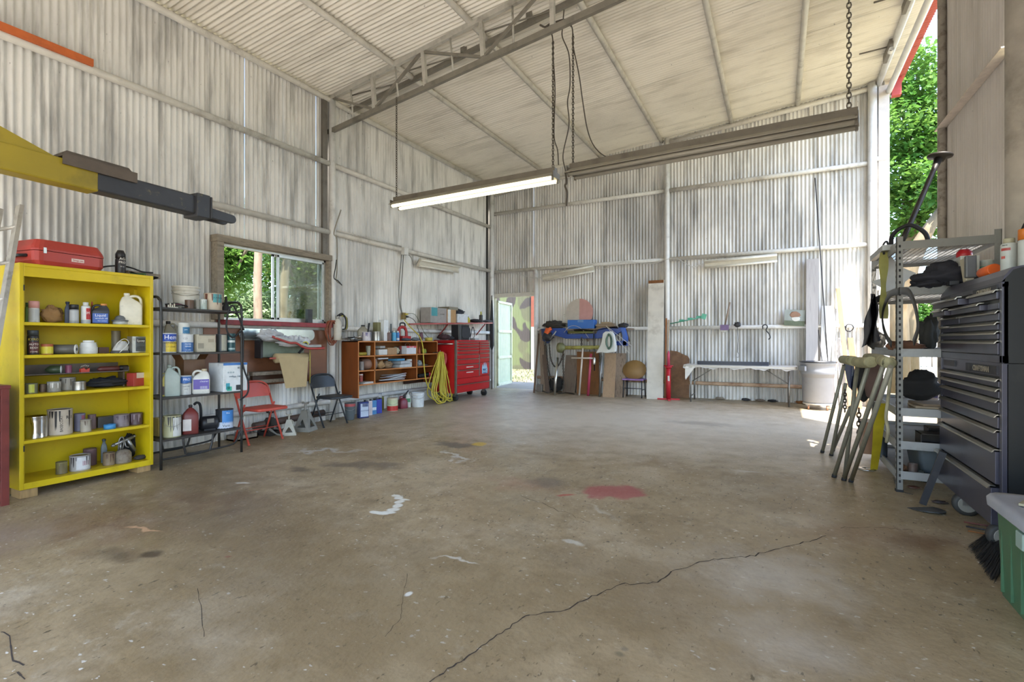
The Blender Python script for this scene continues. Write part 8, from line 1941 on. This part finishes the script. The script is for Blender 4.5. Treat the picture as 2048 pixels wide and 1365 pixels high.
MB().prism([(-(HD - .0), T1 - .088), (-(HD - .012), T1 - .05), (-(HD - .045), T1 - .004), (-(HD - .09), T1 + .004), (-(.0), T1 + .004), (0, T1 - .01), (-(HD - .09), T1 - .006), (-(HD - .05), T1 - .02), (-(HD - .03), T1 - .05)], HW + .004, M=Matrix.Translation((HW / 2, 0, 0)) @ Rz(R(90))).build('lid', M_CHB, tc_)
MB().b2((0, -HD, 0), (HW, -HD + .03, hz_(712) - tcz)).build('bottom_rail', M_CHB, tc_)
r_ = [hz_(y) - tcz for y in (577, 599, 619, 642, 661, 680, 711)]
hdrawer(tc_, .045, HW * .55, r_[1], r_[0], .06); hdrawer(tc_, HW * .57, HW - .045, r_[1], r_[0], .01)
hdrawer(tc_, .045, HW * .30, r_[2], r_[1], .06); hdrawer(tc_, HW * .32, HW * .80, r_[2], r_[1], .03); hdrawer(tc_, HW * .82, HW - .045, r_[2], r_[1], 0, False)
hdrawer(tc_, .045, HW * .38, r_[3], r_[2], .0); hdrawer(tc_, HW * .39, HW - .045, r_[3], r_[2], .0)
for i in (3, 4, 5): hdrawer(tc_, .045, HW - .045, r_[i + 1], r_[i], .004)
bd = MB().b2((.62 * HW, -HD - .006, T1 - .155), (HW - .06, -HD + .006, T1 - .10)).build('badge', M_BLK, tc_)
ctext(bd, (.62 * HW + HW - .06) / 2, T1 - .128, .043, -HD - .010)
lk = MB().b2((.04, -HD - .006, T1 - .165), (.28, -HD + .006, T1 - .095)).build('lock_plate', M_BLK, tc_)
MB(Matrix.Translation((.21, -HD - .006, T1 - .13)) @ Rx(R(90))).lathe([(.018, 0), (.018, .006), (0, .008)], 14).build('lock', M_CHROME, lk)
# load on top of the chest
cz = tcz + T1 + .004; CXm = HX + .20
def ct(x, X=CXm): return onX(x, 520, X)
p = ct(1928, HX + .15)
jg = carton('white plastic jug with printed side on the far end of the black chest', 1926, 27, 58, '#b9b7ae', X=HX + .18, z=cz, dm=.12, name='plastic_jug', cat='jug', txt=[('G', 6, .5, '#3a3a3a', -.2)]); jg.rotation_euler[2] = R(-90)
o = thing('dust_scoop', 'cream plastic scoop propped on the black chest', 'scoop', Vector((HX + .10, ct(1936, HX + .1).y, cz)), R(-90))
MB().prism([(-.02, 0), (.05, .01), (.09, .20), (-.11, .19)], .05).build('scoop', mk('cream_plastic', '#b5ab95', .5, var=.1), o, bevel=.006); MB().b2((.04, -.035, .03), (.09, .03, .20)).build('handle', mtl('#5d5e60'), o, bevel=.008)
MB().lathe([(.05, 0), (.055, .02), (.05, .05), (.03, .07), (0, .075)], 16, (.03, 0, 58 * mpp(jg.location))).build('cap', pl('#b02026', .4), jg)
can('white and green can at the back of the black chest top', 1974, 32, 50, '#b3b2a4', X=HX + .30, z=cz, lid='#8a7f5c', bands=[(.35, .75, '#5f9a86', -70, -5)])
p = ct(1976, HX + .12)
ot = thing('orange_canister', 'orange rounded canister lying on the black chest top', 'canister', Vector((HX + .12, p.y, cz + .041)), R(-90))
MB(Ry(R(90))).lathe([(.0, -.13), (.025, -.125), (.038, -.10), (.041, -.06), (.041, .12), (.035, .125)], 18).build('body', mk('orange_plastic', '#cf5a1e', .3), ot)
spray('white spray can with red print at the near end of the black chest', 2018, 36, 66, '#b5b8b2', '#a09a80', X=HX + .13, z=cz, capf=.14, capr=.7, bands=[(.62, .70, '#9c3a34', -60, 10), (.38, .46, '#b5574f', -60, -25)], txt=[('PRIME', 5, .78, '#3b3b3b', -.5)])
spray('white can with an orange cap at the right edge of the black chest', 2052, 34, 78, '#b0b2ad', '#bf6a20', X=HX + .16, z=cz, capf=.26, capr=1.0)
rd_ = thing('hose_reel', 'red round plate with a black rubber rim standing on the black chest', 'reel', Vector((HX + .33, ct(2062, HX + .33).y, cz + .20)), R(-90))
MB(Rx(R(90))).lathe([(.0, -.01), (.165, -.01), (.165, .01), (0, .01)], 30).build('plate', pl('#9c1f28', .4), rd_)
MB().tube([(.185 * math.cos(q), 0, .185 * math.sin(q)) for q in [2 * PI * k / 36 for k in range(36)]], .014, 8, closed=True).build('rim', M_RUB, rd_)
tag(MB().b2((-.05, -.03, 0), (.05, .03, .03)).build('magnet_block', M_BLK, loc=Vector((HX + .05, ct(1905, HX + .05).y, cz + .0))), 'small black block on the far corner of the black chest top', 'block')
bpy.data.objects['magnet_block'].rotation_euler[2] = R(90)
# ================================================================== green tote, broom, hoe
tp = onF(2003, 1197); tz = zf(3.3); th_ = .50
gt = thing('tote_bin', 'green plastic tote with a grey lid at the bottom right corner', 'tote', (1.02 + .28, 3.22, tz))
M_GRN = mk('green_plastic', '#47694a', .45, var=.08, dirt='#1f4a30', da=.15, ds=3)
hx_, hy_ = .28, .39
MB().loft([rrect(2 * hx_ * .93, 2 * hy_ * .95, .05, 0), rrect(2 * hx_, 2 * hy_, .06, th_)]).build('body', M_GRN, gt)
MB().loft([rrect(2 * hx_ + .07, 2 * hy_ + .07, .08, th_ - .035), rrect(2 * hx_ + .075, 2 * hy_ + .075, .08, th_), rrect(2 * hx_ + .05, 2 * hy_ + .05, .08, th_ + .02), rrect(2 * hx_ - .02, 2 * hy_ - .02, .06, th_ + .015)]).build('lid', mk('grey_lid', '#9a9a9e', .5, var=.06, dirt='#7a7466', da=.3, ds=4), gt)
for z in (.40,): MB().b2((-hx_ - .012, -.02, z - .05), (-hx_ + .01, .06, z + .03)).build('latch', mk('latch_grey', '#8fa195', .4), gt, bevel=.006)
for k in range(6): MB().b2((-hx_ * .97 - .003, -hy_ * .8 + k * .12, .03), (-hx_ * .97 + .02, -hy_ * .8 + k * .12 + .012, th_ - .06)).build('rib', M_GRN, gt)
for k in range(4):
    o = MB().b2((-.13, -.09, 0), (.13, .09, .012)).build('cardboard_piece', mk('old_card_%d' % k, ('#a39a7d', '#8d8468', '#b0a88e', '#968a68')[k], .8, var=.2, vs=8), loc=(1.02 + .19 + .02 * k, 3.40 - .03 * k, tz + th_ + .021 + .013 * k))
    o.rotation_euler[2] = .4 * k - .5; tag(o, ('lowest', 'second', 'third', 'topmost')[k] + ' loose board piece on the lid of the green tote', 'board', 'pieces on the green tote')
bh = onF(1975, 1085); br = thing('broom', 'black bristled push broom head lying between the tote and the chest', 'broom', Vector((1.02, 3.90, zf(3.9))), R(0))
c0 = onF(2010, 1098) ; rnd = random.Random(4)
br.location = c0
mb = MB()
for k in range(420):
    f = rnd.random(); a0 = onF(2000 + 20 * f, 1075 + 48 * f) - c0; e0 = onF(1937 + 50 * f + rnd.uniform(-5, 5), 1092 + 72 * f + rnd.uniform(-5, 6)) - c0
    h0 = .05 + rnd.uniform(0, .05); m0 = (a0 + e0) / 2 + Vector((0, 0, h0 * .5 + rnd.uniform(-.01, .02))); s = Vector((rnd.uniform(-.002, .002), .0022, 0))
    a0 = a0 + Vector((0, 0, h0)); e0 = e0 + Vector((0, 0, .004))
    mb.add([a0 - s, a0 + s, m0 + s, m0 - s, e0 + s * .4, e0 - s * .4], [[0, 1, 2, 3], [3, 2, 4, 5]])
o = mb.build('bristles', mk('bristle_black', '#1f2023', .6, var=.3), br, kind='stuff')
MB().bar(onF(1998, 1072) - c0 + Vector((0, 0, .08)), onF(2026, 1125) - c0 + Vector((0, 0, .08)), .05, .05).build('head_block', mk('broom_grey', '#5d5f66', .5), br)
MB().tube([onF(2012, 1098) - c0 + Vector((0, 0, .09)), Vector((1.55, 4.0, .25)) - c0], .012, 8).build('handle', M_STEEL, br)
for k in range(3):
    rod('wood_strip', ('dark red', 'black', 'brown')[k] + ' thin slat lying on the floor under the black roller cabinet', 'slat', onF(1928 + 4 * k, 1046 + 9 * k) + Vector((0, 0, .006)), onF(1990, 1058 + 9 * k) + Vector((.1, 0, .006)), .006, (pl('#6b3a32', .6), M_BLK, W_BRN)[k], 5)
hp = onF(1845, 1017)
he = thing('edger', 'black edging tool with a half-round blade standing beside the roller cabinet', 'edger', hp)
top_ = onX(1886, 905, 1.12) - hp
MB().bar((0, 0, .03), top_, .02, .045, (1, 0, 0)).build('shaft', M_BLK, he)
MB(Rz(R(35)) @ Rx(R(-18))).prism([(.11 * math.cos(R(a)), .20 * math.sin(R(a)) + .03) for a in range(180, 361, 15)], .006, M=Rx(R(-78))).build('blade', mk('blade_black', '#3a3d42', .4, .5), he)
# small litter by the shelving foot
for k, (x, y, c) in enumerate(((1850, 965, '#2a2624'), (1828, 978, '#5d3a2a'), (1880, 1008, '#3a3030'))):
    o = MB().blob((0, 0, .012), (.10, .05, .024), k, .6, 3).build('litter', mtl(c), loc=onF(x, y)); tag(o, ('dark scrap of rubber', 'brown dead leaf scrap', 'dark shard')[k] + ' on the floor by the foot of the metal shelving', 'scrap')
wire('thin_wire', 'thin dark wire trailing on the floor from the shelving foot', 'wire', [onF(1787, 955), onF(1793, 972), onF(1808, 985), onF(1826, 990)], .004, M_BLK)
# ================================================================== crane boom
def P3(x, y, d): return CAM + ray(x, y) * d
M_BOOMY = mk('boom_yellow', '#8d7a1c', .45, var=.15, vs=3, dirt='#4a4318', da=.35, ds=1.6)
M_BOOMB = mk('boom_black', '#2e2e31', .45, var=.15, dirt='#b3a35a', da=.03, ds=14)
j0 = P3(-330, 232, 2.75); j1 = P3(396, 415, 4.55); ax_ = (j1 - j0).normalized()
bm_base = Vector((j0.x, j0.y, zf(j0.y)))
bm = thing('jib_crane', 'yellow and black steel crane boom reaching in from the left above the cabinet', 'crane', bm_base)
r0 = j0 - bm_base; r1 = j1 - bm_base; Lb = (r1 - r0).length
cut = r0 + (r1 - r0) * .60
MB().bar(r0, cut, .15, .185).build('outer_boom', M_BOOMY, bm, bevel=.012)
MB().bar(cut - ax_ * .25, r1, .146, .165).build('inner_boom', M_BOOMB, bm, bevel=.012)
up = Vector((0, 0, 1)); sd = ax_.cross(up).normalized(); up2 = sd.cross(ax_)
g1 = P3(88, 308, 3.62) - bm_base; tg = (g1 - r0).dot(ax_)
gus = MB()
for s in (-.06, .06): gus.add([r0 + up2 * .09 + sd * (s - .006), r0 + ax_ * tg + up2 * .09 + sd * (s - .006), r0 + up2 * .42 + sd * (s - .006), r0 + up2 * .09 + sd * (s + .006), r0 + ax_ * tg + up2 * .09 + sd * (s + .006), r0 + up2 * .42 + sd * (s + .006)], [[0, 1, 2], [5, 4, 3], [0, 3, 4, 1], [1, 4, 5, 2], [2, 5, 3, 0]])
gus.build('gusset', M_BOOMY, bm)
sc = (P3(188, 336, 3.85) - bm_base - r0).dot(ax_); q = r0 + ax_ * sc + up2 * .105
MB(Matrix.Translation(q) @ basis(ax_, sd, up2)).b2((-.24, -.095, .0), (.24, .095, .02)).b2((-.24, .085, -.06), (.24, .097, .02)).b2((-.24, -.097, -.06), (.24, -.085, .02)).prism([(-.24, .02), (.24, .02), (.2, .055), (-.2, .055)], .10).build('saddle_plate', mk('saddle_rust', '#5a4f45', .6, .3, var=.2), bm)
MB(Matrix.Translation(r1) @ basis(ax_, sd, up2)).b2((-.07, -.10, -.105), (.05, .10, .105)).b2((.055, -.095, -.10), (.075, .095, .10)).build('collar', M_BOOMB, bm, bevel=.008)
for s in (-.06, .06):
    MB(Matrix.Translation(r1 + sd * s + ax_ * .06 - up2 * .05) @ basis(ax_, sd, up2)).prism([(0, -.035), (.22, -.04)] + [(.22 + .04 * math.cos(R(a)), .04 * math.sin(R(a))) for a in range(-75, 90, 15)] + [(.22, .04), (0, .055)], .035).build('fork_prong', M_BOOMB, bm, bevel=.004)
MB().tube([(0, 0, 0), (0, 0, r0.z + .45)], .11, 16).build('mast', M_BOOMY, bm)
MB().lathe([(.26, 0), (.26, .02), (.12, .03)], 20).build('base_plate', M_BOOMY, bm)
# ================================================================== hanging fluorescent lamps
M_FIX = mk('fixture_brown', '#6d665a', .5, .2, var=.12, dirt='#4a443a', da=.3, ds=4)
M_LIT = bpy.data.materials.new('lit_tube'); M_LIT.use_nodes = True
b_ = M_LIT.node_tree.nodes['Principled BSDF']; b_.inputs['Emission Color'].default_value = (1.0, .93, .60, 1); b_.inputs['Emission Strength'].default_value = .40; b_.inputs['Base Color'].default_value = (.9, .88, .75, 1)
def hung(label, p, q, tube_mat, lit):
    p, q = Vector(p), Vector(q); t = thing('ceiling_lamp', label, 'lamp', p); d = q - p
    n = d.normalized(); s = n.cross(Vector((0, 0, 1))).normalized()
    MB().bar((0, 0, .0), d, .085, .10).build('channel', M_FIX, t, bevel=.003)
    rf = MB()
    for e in (-1, 1): rf.add([s * e * .03 - Vector((0, 0, .01)), d + s * e * .03 - Vector((0, 0, .01)), d + s * e * .15 - Vector((0, 0, .085)), s * e * .15 - Vector((0, 0, .085))], [[0, 1, 2, 3] if e > 0 else [3, 2, 1, 0]])
    rf.build('reflector', mk('reflector', '#a69f8e', .5, var=.08), t).modifiers.new('thick', 'SOLIDIFY').thickness = .003
    for e in (-.08, .08):
        o_ = s * e - Vector((0, 0, .09))
        MB().tube([o_ + n * .02, o_ + d - n * .02], .022, 10).build('tube', tube_mat, t)
        for w in (o_ + n * .012, o_ + d - n * .012): MB().bar(w + Vector((0, 0, .045)), w - Vector((0, 0, .025)), .03, .02).build('socket', M_FIX, t)
    for w in (Vector((0, 0, 0)), d): MB().bar(w - s * .1 - Vector((0, 0, .04)), w + s * .1 - Vector((0, 0, .04)), .012, .07).build('end_plate', M_FIX, t)
    return t
Yl = 5.62
la0, la1 = onY(790, 403, Yl), onY(1112, 344, Yl); zl = (la0.z + la1.z) / 2
hung('long lit fluorescent lamp hanging on chains from the truss', la0, la1, M_LIT, True)
lb0, lb1 = onY(1142, 338, Yl - .02), onY(1716, 228, Yl - .42)
hung('long unlit fluorescent lamp hanging at the right of the lit one', lb0, lb1, mk('dead_tube2', '#9f988a', .4), False)
M_CH2 = mk('hang_chain', '#5a5246', .5, .5, var=.2)
def vchain(label, x, y, Y, top, link=.045):
    p = onY(x, y, Y); q = Vector((p.x, Y, top)); o = chain_mb([Vector((0, 0, 0)), q - p], link, .005).build('chain', M_CH2, loc=p); tag(o, label, 'chain', 'chains holding the hanging lamps'); return o
def Tz(x): d = (A1 - A0); return (A0 + d * ((x - A0.x) / d.x)).z
for x, y, lab, Y in ((793, 398, 'chain at the left end of the lit lamp', Yl), (1106, 340, 'chain at the right end of the lit lamp', Yl), (1146, 335, 'chain at the left end of the unlit lamp', Yl)):
    p = onY(x, y, Y); vchain(lab, x, y, Y, Tz(p.x) - .02)
p = onY(1698, 226, Yl - .42); vchain('dark chain at the right end of the unlit lamp', 1698, 226, Yl - .42, roofz(p.x) - .02, .06)
M_WIRE = mk('dark_wire', '#4a4238', .6)
tt = lambda x, y: onY(x, y, Yl)
wire('lamp_wire', 'wavy dark wire hanging between the truss and the lit lamp', 'wire', [tt(1097, 52), tt(1105, 75), tt(1106, 110), tt(1110, 180), tt(1108, 270), tt(1115, 300), tt(1117, 330)], .007, M_WIRE)
wire('lamp_wire', 'dark wire hanging from the truss to the gap between the lamps', 'wire', [tt(1128, 20), tt(1125, 55), tt(1125, 75), tt(1138, 110), tt(1140, 170), tt(1135, 205), tt(1138, 250), tt(1126, 310), tt(1132, 345)], .007, M_WIRE)
wire('lamp_wire', 'dark wire sweeping down right from the truss to the unlit lamp', 'wire', [tt(1138, 40), tt(1145, 60), tt(1146, 90), tt(1158, 150), tt(1165, 200), tt(1175, 260), tt(1190, 295), tt(1215, 315), tt(1245, 316)], .007, M_WIRE)
wire('lamp_wire', 'tangle of dark wire dangling below the joint of the two lamps', 'wire', [tt(1131, 345), tt(1133, 365), tt(1130, 372), tt(1134, 385), tt(1133, 412)], .012, M_WIRE)
wire('tie_wire', 'wire knotted round the truss above the lamps', 'wire', [tt(1080, 50), tt(1090, 54), tt(1100, 48), tt(1112, 44), tt(1130, 40), tt(1142, 52)], .012, M_WIRE)
# rope and strap tied at the post above the window
wire('rope', 'doubled pale rope hanging from the rail beside the white post', 'rope', [onX(682, 420, XL + .18), onX(668, 465, XL + .18), onX(674, 480, XL + .19), onX(674, 540, XL + .19), onX(672, 560, XL + .19), onX(680, 568, XL + .19)], .010, mk('rope_grey', '#8f897c', .8))
wire('rope', 'thin dark strap end knotted below the pale rope', 'rope', [onX(673, 520, XL + .21), onX(671, 535, XL + .21), onX(668, 556, XL + .21), onX(676, 562, XL + .22), onX(684, 571, XL + .22)], .008, M_RUB)
